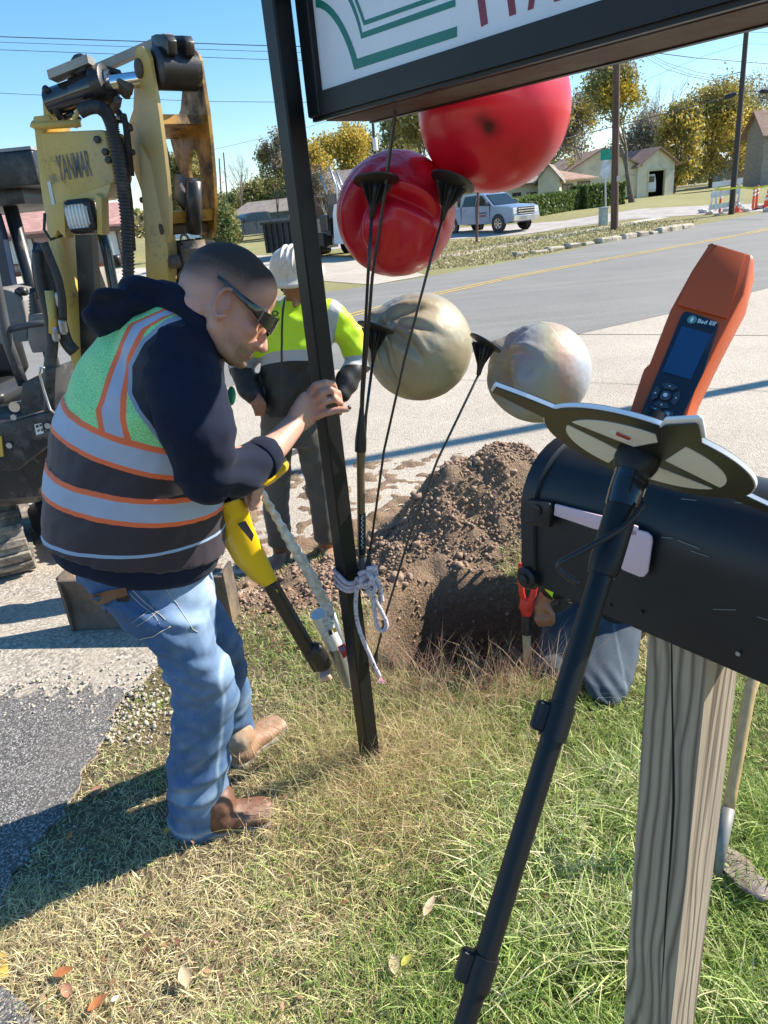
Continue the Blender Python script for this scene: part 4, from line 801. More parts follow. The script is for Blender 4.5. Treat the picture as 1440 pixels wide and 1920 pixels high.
M_YPO = mat('greasy_orange_yellow_paint', (.42, .22, .035), .45, var=.3, vs=7, bump=.2, bs=40, dirt=(.05, .03, .02), dirtamt=.55, ds=9)
def xp(x, y, dy=0): return R(x, y, EY + dy)
pn = plane(xp(285, 250), -E2)
def plate(poly, off, th, name, mt, pl=None, hole=None, bevel=.0):
    pl = pl or pn; pts = [pl(x, y) + E2 * off for x, y in poly]; m = MB()
    if hole is None: m.prism(pts, E2 * th); return m.build(name, mt, ex, auto=30)
    hp = [pl(x, y) + E2 * off for x, y in hole]; bm = bmesh.new()
    def ringv(q): return [bm.verts.new(V(p)) for p in q]
    a = ringv(pts); b = ringv(hp); ea = [bm.edges.new((a[i], a[(i + 1) % len(a)])) for i in range(len(a))]; eb = [bm.edges.new((b[i], b[(i + 1) % len(b)])) for i in range(len(b))]
    bmesh.ops.triangle_fill(bm, use_beauty=True, use_dissolve=False, edges=ea + eb); r_ = bmesh.ops.extrude_face_region(bm, geom=bm.faces[:])
    bmesh.ops.translate(bm, verts=[v for v in r_['geom'] if isinstance(v, bmesh.types.BMVert)], vec=V(E2 * th)); bmesh.ops.recalc_face_normals(bm, faces=bm.faces[:])
    m.add([tuple(v.co) for v in bm.verts], [[v.index for v in f.verts] for f in (bm.verts.index_update() or bm.faces)]); bm.free(); return m.build(name, mt, ex, auto=30)
oval = lambda cx, cy, rx, ry, n=18, tilt=0: [(cx + rx * math.cos(t) * math.cos(tilt) - ry * math.sin(t) * math.sin(tilt), cy + rx * math.cos(t) * math.sin(tilt) + ry * math.sin(t) * math.cos(tilt)) for t in np.linspace(0, 2 * math.pi, n, endpoint=False)]
NP = [(254, 97), (258, 89), (266, 87), (273, 92), (280, 108), (287, 150), (298, 210), (306, 270), (313, 330), (318, 390), (318, 440), (314, 455), (303, 457), (292, 448), (280, 405), (262, 350), (244, 300), (234, 262), (240, 235), (250, 205), (252, 150)]
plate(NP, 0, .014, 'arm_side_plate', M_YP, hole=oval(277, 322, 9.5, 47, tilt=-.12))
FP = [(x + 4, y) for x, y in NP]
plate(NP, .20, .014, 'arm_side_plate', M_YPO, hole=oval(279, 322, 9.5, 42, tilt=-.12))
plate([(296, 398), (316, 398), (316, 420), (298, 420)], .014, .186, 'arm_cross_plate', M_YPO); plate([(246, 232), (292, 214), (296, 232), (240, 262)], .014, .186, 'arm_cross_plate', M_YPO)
for px, py, rr in ((262, 128, .032), (302, 430, .026), (268, 375, .012)):
    m = MB(); q = pn(px, py); m.lathe(q - E2 * .012, E2, [(0, rr * .7), (.004, rr), (.24, rr), (.245, rr * .7)], 18); m.build('pivot_pin', M_STEELD, ex, smooth=True, auto=40)
m = MB(); q = pn(278, 128); m.lathe(q + E2 * .022, E2, [(0, .055), (.01, .07), (.16, .07), (.17, .055)], 22); m.build('pivot_drum', M_GREASE, ex, smooth=True, auto=40)
for off in (.05, .12):
    m = MB(); pts = [pn(x, y) + E2 * off for x, y in ((258, 66), (266, 62), (284, 62), (290, 74), (292, 100), (276, 110), (262, 98))]; m.prism(pts, E2 * .035); m.build('link_lug', M_GREASE, ex, bevel=.003)
m = MB(); m.box((xp(258, 80) + xp(172, 118)) / 2 + E2 * .07, (.30, .035, .028), ax=((xp(258, 80) - xp(172, 118)) / np.linalg.norm(xp(258, 80) - xp(172, 118)), E2, ZV)); m.build('guard_bar', mat('galvanised_dull', (.33, .32, .29), .5, .4), ex)
m = MB(); d_ = xp(172, 112) - xp(98, 142); m.box((xp(172, 114) + xp(98, 144)) / 2, (np.linalg.norm(d_), .09, .028), ax=(d_ / np.linalg.norm(d_), np.cross(ZV, d_ / np.linalg.norm(d_)), ZV)); m.build('guard_bar', mat('galvanised_dull', (.3, .3, .3)), ex)
m = MB(); a_, b_ = xp(100, 192, .05), xp(196, 158, .0); dd = (b_ - a_) / np.linalg.norm(b_ - a_); L_ = np.linalg.norm(b_ - a_)
m.lathe(a_ - dd * .02, dd, [(0, .03), (.01, .05), (L_ * .55, .05), (L_ * .56, .056), (L_ * .95, .056), (L_ + .02, .052), (L_ + .05, .045)], 26); m.build('arm_cylinder', M_BARREL, ex, smooth=True, auto=40)
m = MB(); m.lathe(a_ + dd * (L_ * .86), dd, [(0, .057), (.005, .066), (.05, .066), (.055, .05)], 24); m.build('gland_nut', M_GREASE, ex, smooth=True, auto=40)
m = MB(); m.tube([b_, pn(262, 140) + E2 * .10], .028, 20); m.build('piston_rod', M_ROD, ex, smooth=True, auto=40)
m = MB(); m.tube([xp(150, 118), xp(158, 128, .04), xp(150, 150, .08)], .03, 10); m.build('cylinder_port', M_GREASE, ex, smooth=True)
m = MB(); m.box(xp(152, 124), (.055, .06, .07), ax=(dd, np.cross(ZV, dd), ZV), bev=.012); m.build('clamp_block', M_GREASE, ex)
m = MB(); m.tube([xp(84, 166), xp(92, 172, .02), xp(102, 200, .02), xp(116, 225, .02)], .014, 8); m.build('cylinder_hose', M_HOSE, ex, smooth=True)
for px, py in ((236, 180), (226, 172), (214, 205)):
    m = MB(); q = xp(px, py, .03); m.lathe(q, E1 * .8 + ZV * .6, [(0, .018), (.02, .02), (.025, .024), (.05, .024), (.055, .014)], 6); m.build('hose_fitting', M_STEELD, ex)
m = MB(); m.tube([xp(60, 232), xp(66, 236), xp(150, 231)], .014, 12); m.build('yellow_pipe', M_YP, ex, smooth=True)
m = MB(); m.tube([xp(141, 240), xp(140, 220), xp(148, 208), xp(160, 212)], .010, 8); m.build('hose_ring', M_YP, ex, smooth=True)
# boom: bent box section with the lettered nose panel, lamp bracket and lamp
bp = plane(xp(140, 320), (-.17, -.985, 0)); BD = np.array([.17, .985, 0])
def bplate(poly, off, th, name, mt, bev=0): m = MB(); m.prism([bp(x, y) + BD * off for x, y in poly], BD * th); return m.build(name, mt, ex, auto=30, bevel=bev)
panel = bplate([(74, 252), (78, 248), (192, 243), (197, 247), (206, 290), (214, 333), (212, 344), (142, 372), (136, 385), (112, 442), (104, 420), (92, 360), (84, 310)], 0, .16, 'boom_nose', M_YP, .008)
bplate([(55, 217), (84, 214), (92, 225), (76, 250), (96, 380), (108, 440), (140, 560), (176, 700), (186, 760), (150, 760), (132, 700), (106, 560), (88, 470), (70, 350)], .02, .16, 'boom_side', M_YP, .006)
bplate([(70, 168), (78, 163), (90, 180), (97, 224), (74, 222)], .03, .02, 'cylinder_bracket', M_YP); bplate([(70, 168), (78, 163), (90, 180), (97, 224), (74, 222)], .13, .02, 'cylinder_bracket', M_YP)
bplate([(106, 388), (138, 376), (140, 446), (126, 430), (120, 445)], -.07, .07, 'lamp_bracket', M_YP, .003); bplate([(192, 362), (204, 372), (206, 440), (196, 438), (195, 400)], -.06, .06, 'lamp_bracket', M_YP, .003)
bplate([(130, 372), (212, 345), (204, 372), (140, 380)], -.02, .16, 'lamp_hood', M_YP)
lc = bp(166, 405) - BD * .05; LX = np.array([BD[1], -BD[0], 0])
m = MB(); m.box(lc, (.112, .07, .125), ax=(LX, BD, ZV), bev=.014); m.build('work_lamp', M_BLACK, ex, bevel=.006)
k = N('lamp_lens'); wv = k.n('TexWave'); wv.inputs['Scale'].default_value = 22; k.l(k.co(), wv.inputs['Vector']); k.base(k.mix(wv.outputs[0], (.42, .42, .38), (.8, .8, .76))).rough(.12).bump(wv.outputs[0], .4, .003); M_LENS = k.m
m = MB(); m.box(lc - BD * .037, (.092, .012, .085), ax=(LX, BD, ZV), bev=.012); m.build('lamp_lens', M_LENS, ex, bevel=.004)
text3d('lettering', 'YANMAR', bp(113, 340) - BD * .0, (bp(175, 325) - bp(118, 335)) / np.linalg.norm(bp(175, 325) - bp(118, 335)), (bp(110, 290) - bp(119, 338)) / np.linalg.norm(bp(110, 290) - bp(119, 338)), np.linalg.norm(bp(110, 290) - bp(119, 338)), mat('dark_grey_decal', (.09, .10, .12), .5), panel, th=.004, bold=.008, w=np.linalg.norm(bp(175, 325) - bp(114, 337)))
m = MB(); m.prism([bp(x, y) - BD * .003 for x, y in ((89, 341), (95, 340), (104, 385), (99, 390))], BD * .002); m.build('warning_label', M_WHITE, panel)
for x, y in ((199, 285), (184, 262), (205, 300)): m = MB(); m.lathe(bp(x, y), -BD, [(0, .014), (.012, .014), (.014, .009)], 6); m.build('bolt', M_GREASE, ex)
bplate([(148, 440), (178, 440), (188, 600), (194, 760), (162, 760), (156, 600)], -.03, .05, 'dark_guard_plate', M_GREASE)
m = MB(); m.tube([xp(184, 415, .15), xp(200, 470, .15), xp(218, 570, .15), xp(232, 680, .1)], .022, 14); m.build('boom_cylinder_rod', mat('blue_grey_rod', (.09, .12, .15), .25, .6), ex, smooth=True)
# corrugated hose
pts = [(150, 210), (165, 203), (182, 201), (196, 208), (206, 225), (214, 255), (224, 310), (232, 365), (238, 420), (240, 475), (241, 530), (242, 580)]
q = [xp(x, y, -.06) for x, y in pts]; fine = []
for i in range(len(q) - 1):
    p0, p1, p2, p3 = q[max(i - 1, 0)], q[i], q[i + 1], q[min(i + 2, len(q) - 1)]
    for s in np.linspace(0, 1, 26)[:-1]: fine.append(.5 * ((2 * p1) + (-p0 + p2) * s + (2 * p0 - 5 * p1 + 4 * p2 - p3) * s * s + (-p0 + 3 * p1 - 3 * p2 + p3) * s ** 3))
rr = [.0232 + (.0040 * math.sin(i * 2.1) if i > 60 else 0) for i in range(len(fine))]
m = MB(); m.tube(fine, rr, 16); m.build('corrugated_hose', M_HOSE, ex, smooth=True)
# stick behind the plates and bucket linkage
bplate([(236, 262), (262, 300), (286, 400), (296, 470), (300, 640), (262, 640), (252, 520), (248, 420), (240, 340)], .10, .10, 'arm_beam', M_YP, .01)
m = MB(); m.tube([pn(318, 340) + E2 * .1, pn(322, 440) + E2 * .1], .032, 18); m.build('bucket_cylinder', M_GREASE, ex, smooth=True)
m = MB(); m.lathe(pn(322, 470) + E2 * .1, ZV, [(-.10, .04), (-.08, .055), (.0, .058), (.01, .05), (.03, .05)], 20); m.build('cylinder_collar', M_STEELD, ex, smooth=True, auto=40)
m = MB(); m.box(pn(306, 520) + E2 * .10, (.05, .16, .28), ax=(E1, E2, ZV), bev=.01); m.box(pn(328, 510) + E2 * .12, (.04, .16, .22), ax=(E1, E2, ZV), bev=.01); m.build('linkage', M_GREASE, ex)
m = MB(); m.lathe(pn(318, 492) + E2 * -.0, E2, [(0, .02), (.01, .028), (.25, .028), (.26, .02)], 14); m.build('pivot_pin', M_STEELD, ex, smooth=True, auto=40)
m = MB(); m.lathe(R(352, 505, 3.05), np.array([.3, -1, 0]), [(0, .02), (.01, .022), (.03, .018), (.04, .008)], 12); m.build('grease_cap', M_STEELD, ex, smooth=True)
m = MB(); m.tube([pn(300, 330) + E2 * .08, pn(308, 370) + E2 * .07, pn(306, 395) + E2 * .1], [.02, .028, .015], 10); m.build('crumpled_glove', mat('grey_rag', (.12, .12, .13), .9), ex, smooth=True)
for pts, r_, mt_ in (([(176, 140), (200, 130), (222, 136), (232, 160)], .012, M_HOSE), ([(198, 200), (222, 210), (236, 232), (240, 270), (246, 330)], .013, M_HOSE), ([(206, 250), (226, 262), (234, 300), (244, 380), (250, 470)], .011, M_HOSE), ([(120, 222), (136, 214), (150, 226)], .012, M_GREASE), ([(300, 250), (312, 300), (306, 352)], .016, M_GREASE)):
    m = MB(); q = [xp(x, y, .03) for x, y in pts]; m.tube(q, r_, 10); m.build('hydraulic_hose', mt_, ex, smooth=True)
for x, y, s_ in ((228, 222, .03), (240, 240, .026), (214, 232, .024), (246, 286, .022), (160, 160, .02)):
    m = MB(); m.box(xp(x, y, .04), (s_ * 1.6, s_, s_), ax=(E1, E2, ZV), bev=.004); m.build('valve_block', M_GREASE, ex)
# hoses beside the boom foot
for j, pts in enumerate(([(84, 462), (78, 480), (84, 510), (100, 560), (112, 600), (124, 640), (140, 660)], [(72, 470), (74, 500), (80, 540), (92, 590), (98, 640), (92, 700), (92, 740)], [(82, 455), (96, 490), (108, 520), (116, 560), (118, 600)], [(94, 690), (92, 730), (94, 770)])):
    m = MB(); q = [xp(x, y, -.05 - .03 * j) for x, y in pts]; f2 = []
    for i in range(len(q) - 1):
        for s in np.linspace(0, 1, 5)[:-1]:
            p0, p1, p2, p3 = q[max(i - 1, 0)], q[i], q[i + 1], q[min(i + 2, len(q) - 1)]; f2.append(.5 * ((2 * p1) + (-p0 + p2) * s + (2 * p0 - 5 * p1 + 4 * p2 - p3) * s * s + (-p0 + 3 * p1 - 3 * p2 + p3) * s ** 3))
    m.tube(f2 + [q[-1]], [.026, .024, .016, .022][j], 10); m.build('hydraulic_hose', M_HOSE, ex, smooth=True)
for x, y in ((112, 562), (118, 612), (104, 625)): m = MB(); m.lathe(xp(x, y, -.1), ZV + E1 * .2, [(-.03, .014), (-.02, .017), (.02, .017), (.03, .012)], 8); m.build('hose_fitting', M_GALV, ex)
m = MB(); m.tube([xp(92, 545, -.1), xp(100, 600, -.1), xp(100, 625, -.1)], .018, 10); m.build('yellow_pipe', M_YP, ex, smooth=True)
m = MB(); m.tube([xp(84, 690, -.2), xp(76, 690, -.2), xp(74, 700, -.2), xp(82, 730, -.2), xp(94, 768, -.2), xp(103, 775, -.2)], .005, 8); m.build('grab_wire', M_GALV, ex, smooth=True)
m = MB(); m.tube([xp(68, 455, -.02), xp(64, 500, -.02), xp(74, 560, -.02)], .012, 8); m.tube([bp(92, 400) - BD * .03, bp(96, 430) - BD * .05, bp(108, 448) - BD * .05, bp(128, 440) - BD * .04], .006, 8); m.build('lamp_cable', M_HOSE, ex, smooth=True)
# canopy
m = MB(); c = R(-140, 330, 3.95); c[2] = R(30, 325, 3.95)[2]; m.box(c + np.array([-.25, .35, 0]), (1.75, 1.1, .15), bev=.008)
m.box(c + np.array([-.25, .35, -.11]), (1.5, .95, .07)); m.build('canopy_roof', M_DKB, ex, bevel=.004)
m = MB(); m.box(c + np.array([-.25, .35, .083]), (1.74, 1.09, .014)); m.build('canopy_top', mat('dusty_grey_roof', (.30, .31, .32), .6, dirt=(.4, .36, .3), dirtamt=.4), ex)
cz = c[2]; cx = c[0] - .25
for x, y in ((cx + .62, 3.95), (cx + .62, 4.6), (cx - .7, 4.6), (cx - .7, 3.95)): m = MB(); m.tube([(x, y, .6), (x, y, cz)], .035, 10); m.build('canopy_post', M_DKB, ex, smooth=True)
# operator station
m = MB(); m.prism([R(x, y, 3.7) for x, y in ((-40, 545), (0, 540), (22, 545), (44, 562), (50, 600), (52, 640), (0, 645), (-40, 650))], (0, .3, 0)); m.build('side_console', M_GREYP, ex, bevel=.01)
m = MB(); m.prism([R(x, y, 3.6) for x, y in ((52, 590), (92, 586), (92, 660), (60, 662), (52, 640))], (0, .2, 0)); m.build('lever_console', M_GREYP, ex, bevel=.006)
for cx_, cy_ in ((74, 560),):
    m = MB(); b0 = R(cx_, 588, 3.65); t0_ = R(cx_ - 2, 540, 3.65); prof = [(0, .045)]
    H_ = np.linalg.norm(t0_ - b0)
    for i in range(7): prof += [(H_ * (i + .3) / 8, .047 - .0035 * i), (H_ * (i + .8) / 8, .040 - .0035 * i)]
    m.lathe(b0, ZV, prof + [(H_, .014)], 16); m.build('lever_boot', M_BLACK, ex, smooth=True)
    m = MB(); m.tube([t0_, R(79, 520, 3.65), R(84, 490, 3.65), R(82, 468, 3.65)], [.012, .016, .026, .03], 12); m.build('joystick', M_BLACK, ex, smooth=True)
m = MB(); m.tube([R(30, 548, 3.75), R(40, 546, 3.72), R(47, 547, 3.7)], [.014, .022, .020], 10); m.build('throttle_knob', M_BLACK, ex, smooth=True)
m = MB(); m.tube([R(222, 500, 3.6), R(218, 485, 3.6), R(216, 478, 3.6)], [.016, .022, .018], 10); m.build('joystick', M_BLACK, ex, smooth=True)
m = MB(); m.prism([R(x, y, 3.5) for x, y in ((186, 500), (200, 540), (206, 580), (184, 590))], (0, .2, 0)); m.build('side_console', M_GREYP, ex, bevel=.006)
for pts, r_ in (([(-30, 420), (-2, 560), (14, 640), (44, 722)], .024), ([(16, 618), (60, 608), (94, 605)], .015)):
    m = MB(); m.tube([R(x, y, 3.35) for x, y in pts], r_, 12); m.build('guard_rail', mat('scuffed_tube', (.07, .075, .085), .4, .3, dirt=(.3, .3, .3), dirtamt=.3), ex, smooth=True)
m = MB(); m.prism([R(x, y, 3.85) for x, y in ((-8, 400), (4, 440), (24, 540), (26, 560), (-8, 560))], (0, .06, 0)); m.build('console_pillar', mat('navy_pillar', (.02, .035, .07), .35), ex)
m = MB(); m.box((-2.35, 4.25, .62), (1.0, 1.0, .5), bev=.06); m.build('engine_house', M_DKB, ex, bevel=.01)
m = MB(); m.box((-2.25, 4.1, .95), (.45, .42, .14), bev=.05); m.box((-2.25, 4.32, 1.25), (.45, .12, .5), bev=.05); m.build('seat', M_BLACK, ex, bevel=.01)
m = MB(); m.prism([R(x, y, 3.3) for x, y in ((42, 718), (88, 700), (90, 760), (96, 782), (40, 786), (38, 740))], (0, .35, 0)); m.build('foot_plate', M_DKB, ex, bevel=.005)
m = MB(); m.prism([R(x, y, 3.2) for x, y in ((-120, 800), (20, 790), (102, 770), (104, 800), (98, 830), (60, 860), (34, 882), (-120, 884))], (0, .4, 0)); df = m.build('deck_frame', M_DKB, ex, bevel=.008)
m = MB(); m.prism([R(x, y, 3.195) for x, y in ((64, 796), (78, 793), (82, 812), (68, 816))], (0, .002, 0)); m.build('decal', M_WHITE, df)
for x, y, w_, h_ in ((67, 797.5, 5, 6), (74, 796, 4, 5), (70, 806, 4, 5), (77, 804, 3, 6)):
    m = MB(); m.prism([R(x, y, 3.193), R(x + w_, y - 1, 3.193), R(x + w_, y + h_ - 2, 3.193), R(x, y + h_ - 1, 3.193)], (0, .001, 0)); m.build('decal_mark', M_DKB, df)
m = MB(); m.prism([R(x, y, 3.19) for x, y in ((-30, 820), (2, 818), (6, 856), (-30, 860))], (0, .03, 0)); m.build('yellow_cover', M_YP, ex)
m = MB(); m.lathe(R(31, 760, 3.2), np.array([.1, -1, .0]), [(-.02, .014), (.0, .02), (.02, .024), (.03, .024), (.03, .014)], 14); m.build('chrome_cap', M_CHROME, ex, smooth=True, auto=40)
for x, y in ((18, 835), (26, 782), (90, 798)): m = MB(); m.lathe(R(x, y, 3.19), (0, -1, 0), [(0, .014), (.006, .014)], 10); m.build('bolt', M_GALV, ex)
m = MB(); m.prism([R(x, y, 3.5) for x, y in ((38, 880), (100, 830), (104, 900), (60, 920))], (0, .3, 0)); m.build('swing_bracket', M_GREASE, ex)
TD_ = flatv((.42, -.9, 0)); m = MB(); tcc = np.array(T(30, 1075)) - TD_ * .62 + np.array([TD_[1] * -1, TD_[0], 0]) * .43; m.lathe((tcc[0], tcc[1], -.1), ZV, [(0, .30), (.12, .30), (.14, .24), (.3, .24)], 24); m.build('slew_ring', M_GREASE, ex, smooth=True, auto=40)
# rubber tracks with cleats, running towards us and a little to the right
TD = flatv((.42, -.9, 0)); TS = np.array([TD[1] * -1, TD[0], 0]) 
def track(c, Lh, name='track'):
    pathp = []; rh = .23
    for t in np.linspace(-math.pi / 2, math.pi / 2, 10): pathp.append((Lh + rh * math.cos(t), rh + rh * math.sin(t)))
    for t in np.linspace(math.pi / 2, 3 * math.pi / 2, 10): pathp.append((-Lh + rh * math.cos(t), rh + rh * math.sin(t)))
    m = MB(); w = .24; th = .022; n = len(pathp)
    vs = []
    for x, z in pathp:
        cx0 = max(-Lh, min(Lh, x)); nv = np.array([x - cx0, z - rh]); nv = nv / (np.linalg.norm(nv) + 1e-9)
        for s in (-1, 1):
            for o_ in (0, -th): vs.append(c + TD * (x + nv[0] * o_) + ZV * (z + nv[1] * o_) + TS * s * w / 2)
    fs = []
    for i in range(n):
        j = (i + 1) % n; a0, b0_ = i * 4, j * 4
        fs += [[a0, b0_, b0_ + 2, a0 + 2], [a0 + 1, a0 + 3, b0_ + 3, b0_ + 1], [a0, a0 + 1, b0_ + 1, b0_], [a0 + 2, b0_ + 2, b0_ + 3, a0 + 3]]
    m.add(vs, fs); tr_ = m.build('track', M_RTRACK, ex)
    per = 4 * Lh + 2 * math.pi * rh; nc = int(per / .085)
    for i in range(nc):
        s = i / nc * per
        if s < 2 * Lh: x, z, nv = -Lh + s, 0, (0, -1)
        elif s < 2 * Lh + math.pi * rh: a = -math.pi / 2 + (s - 2 * Lh) / rh; x, z, nv = Lh + rh * math.cos(a), rh + rh * math.sin(a), (math.cos(a), math.sin(a))
        elif s < 4 * Lh + math.pi * rh: x, z, nv = Lh - (s - 2 * Lh - math.pi * rh), 2 * rh, (0, 1)
        else: a = math.pi / 2 + (s - 4 * Lh - math.pi * rh) / rh; x, z, nv = -Lh + rh * math.cos(a), rh + rh * math.sin(a), (math.cos(a), math.sin(a))
        Nv = TD * nv[0] + ZV * nv[1]; Tv = np.cross(TS, Nv); g = MB(); g.box(c + TD * x + ZV * z + Nv * .008, (w + .01, .045, .022), ax=(TS, Tv, Nv), bev=.006); g.build('track_cleat', M_RTRACK, ex)
    g = MB(); g.box(c + ZV * rh, (2 * Lh - .05, w * .5, .14), ax=(TD, TS, ZV), bev=.02); g.build('track_frame', M_DKB, ex)
    for x in (-Lh, Lh): g = MB(); g.lathe(c + TD * x + ZV * rh - TS * .09, TS, [(0, .05), (.01, .14), (.17, .14), (.18, .05)], 20); g.build('idler_wheel', M_STEELD, ex, smooth=True, auto=40)
    for x in np.linspace(-Lh * .6, Lh * .6, 3): g = MB(); g.lathe(c + TD * x + ZV * .075 - TS * .07, TS, [(0, .05), (.14, .05)], 14); g.build('roller', M_STEELD, ex, smooth=True, auto=40)
tc = np.array(T(30, 1075)); tc[2] = zt(tc[1]) + .01
track(tc - TD * .60 + TS * .0, .55)
track(tc - TD * .60 + TS * .86 + np.array([0, 0, 0]), .55)
# blade
a_, b_ = T(138, 1188), T(436, 1178); a_[2] = b_[2] = zt(a_[1]) - .01; d_ = flatv(b_ - a_); n_ = np.array([-d_[1], d_[0], 0]); Lb = np.linalg.norm(b_ - a_)
prof = [(0, 0), (.02, .06), (.035, .14), (.03, .22), (.0, .29), (-.02, .30)]
m = MB(); m.rings([[a_ + d_ * s + n_ * (x + o_) + ZV * z for x, z in prof for o_ in (0,)] + [a_ + d_ * s + n_ * (x + .018) + ZV * z for x, z in prof[::-1]] for s in np.linspace(0, Lb, 2)]); m.build('blade', M_STEELD, ex, auto=30)
for s in (.0, Lb): m = MB(); m.box(a_ + d_ * s + n_ * .06 + ZV * .16, (.014, .12, .3), ax=(d_, n_, ZV)); m.build('blade_end_plate', M_STEELD, ex)
for s in (.3, .7): m = MB(); q = a_ + d_ * Lb * s + n_ * .02 + ZV * .14; m.tube([q, q + n_ * .5 + ZV * .08], .04, 8); m.build('blade_arm', M_DKB, ex)
# ------------------------------------------------------------------ people
def limb(mb, pts, rs, n=16):
    pts = [np.array(p, float) for p in pts]; mb.tube(pts, rs, n)
    for p, r_ in zip(pts, rs): mb.ell(p, X0 * r_, np.array([0, r_, 0]), ZV * r_, 12, 8)
    return mb
k = N('skin'); n1 = k.noise(30, 5, .6); n2 = k.noise(5, 3); h_ = k.attr('hair'); bd = k.attr('beard'); lp = k.attr('red')
c = k.mix(k.ramp(n2, [(.35, 0), (.7, 1)]), (.50, .255, .18), (.58, .325, .24)); c = k.mix(k.ramp(n1, [(.5, 0), (.8, .25)]), c, (.42, .16, .12)); c = k.mix(k.math('MULTIPLY', lp, .55), c, (.42, .11, .09))
n3 = k.noise(420, 2, .8); n4 = k.noise(200, 2, .8); hm = k.math('MULTIPLY', h_, k.math('MULTIPLY_ADD', n3, .8, .55)); cc = k.n('Clamp'); k.l(hm, cc.inputs[0]); c = k.mix(cc.outputs[0], c, (.035, .028, .026))
bm_ = k.math('MULTIPLY', bd, k.math('MULTIPLY_ADD', n4, 1.3, .15)); cc2 = k.n('Clamp'); k.l(bm_, cc2.inputs[0]); c = k.mix(cc2.outputs[0], c, (.20, .12, .07))
k.base(c).rough(k.math('ADD', k.math('MULTIPLY_ADD', n1, .2, .38), k.math('MULTIPLY', cc.outputs[0], .4))).bump(k.math('ADD', n3, n1), .2, .0025); k.set(Subsurface_Weight=.12, Subsurface_Scale=.006); k.b.inputs['Subsurface Radius'].default_value = (1, .35, .2); M_SKIN = k.m
k = N('darker_skin'); n1 = k.noise(30, 5, .6); k.base(k.mix(n1, (.24, .105, .055), (.32, .15, .085))).rough(.5); M_SKIN2 = k.m
def fabric(name, c, wv=900, r=.9, var=.2, fuzz=.3, bump=.25):
    k = N(name); n1 = k.noise(8, 5, .6); w_ = k.noise(wv, 2, .7); c = tuple(c)
    k.base(k.mix(k.ramp(n1, [(.3, 0), (.7, 1)]), tuple(x * (1 - var) for x in c), tuple(x * (1 + var) for x in c))).rough(r).bump(w_, bump, .0015); k.set(Sheen_Weight=fuzz, Sheen_Roughness=.5, Specular_IOR_Level=.2); return k.m
M_NAVY = fabric('navy_fleece', (.010, .014, .032), 700, .95, .15, .04)
def denim(name, c0, c1, fade=None):
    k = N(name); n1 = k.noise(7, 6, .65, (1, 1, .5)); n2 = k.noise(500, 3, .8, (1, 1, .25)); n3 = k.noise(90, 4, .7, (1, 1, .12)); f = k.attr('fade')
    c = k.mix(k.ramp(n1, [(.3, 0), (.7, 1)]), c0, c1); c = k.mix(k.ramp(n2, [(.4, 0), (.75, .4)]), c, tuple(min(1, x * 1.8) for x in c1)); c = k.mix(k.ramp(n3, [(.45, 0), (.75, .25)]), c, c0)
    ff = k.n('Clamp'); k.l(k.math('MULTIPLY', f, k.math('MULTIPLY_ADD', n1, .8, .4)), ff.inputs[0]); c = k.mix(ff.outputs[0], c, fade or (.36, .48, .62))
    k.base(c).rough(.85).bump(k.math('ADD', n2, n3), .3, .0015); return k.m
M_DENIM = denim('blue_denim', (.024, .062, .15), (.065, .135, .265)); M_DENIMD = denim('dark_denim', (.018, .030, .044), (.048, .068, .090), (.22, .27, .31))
M_BOOT = mat('tan_boot_leather', (.30, .17, .10), .6, var=.3, vs=14, bump=.3, bs=50, dirt=(.42, .33, .24), dirtamt=.45, ds=9); M_SOLE = mat('boot_sole', (.30, .27, .24), .85, dirt=(.12, .09, .06), dirtamt=.4)
M_BOOTD = mat('brown_boot_leather', (.14, .065, .04), .55, var=.3, vs=14, bump=.3, bs=50, dirt=(.3, .22, .15), dirtamt=.3, ds=9)
def boot(heel, toe, w, h, shaft, parent, mt, z0=None, shaft_r=.055):
    heel = np.array(heel, float); toe = np.array(toe, float); d = toe - heel; L = np.linalg.norm(d); d /= L; s = flatv(np.cross(d, ZV)); u_ = np.cross(s, d)
    m = MB(); secs = []
    for t, ww, hh, zz in ((-.02, .55, .55, .5), (.08, .8, .62, .5), (.25, .78, .62, .5), (.42, .78, .52, .45), (.6, .9, .40, .36), (.78, 1.0, .34, .3), (.92, .92, .28, .24), (1.0, .6, .2, .2)):
        secs.append((heel + d * L * t + u_ * (h * zz * .5 + .012), s * w / 2 * ww, u_ * h * hh * .62))
    m.loft(secs, 16); limb(m, [heel + d * L * .22 + u_ * h * .35, heel + d * L * .2 + u_ * h * .8, shaft], [shaft_r, shaft_r, shaft_r * .95])
    b = blob('boot', m, mt, parent, .0065, 5, lambda co, no: np.array([.0018 * fbm(q, 30, 4, 2) for q in co]))
    m = MB(); vs = []
    for t, ww in ((-.03, .5), (.03, .8), (.2, .82), (.4, .74), (.6, .92), (.8, 1.04), (.93, .95), (1.01, .62), (1.03, .3)): vs.append((heel + d * L * t, s * w / 2 * ww))
    prof = [a + b_ for a, b_ in vs] + [a - b_ for a, b_ in vs[::-1]]; m.prism([q - u_ * .012 for q in prof], u_ * .03); m.build('sole', M_SOLE, b, bevel=.004)
    return b
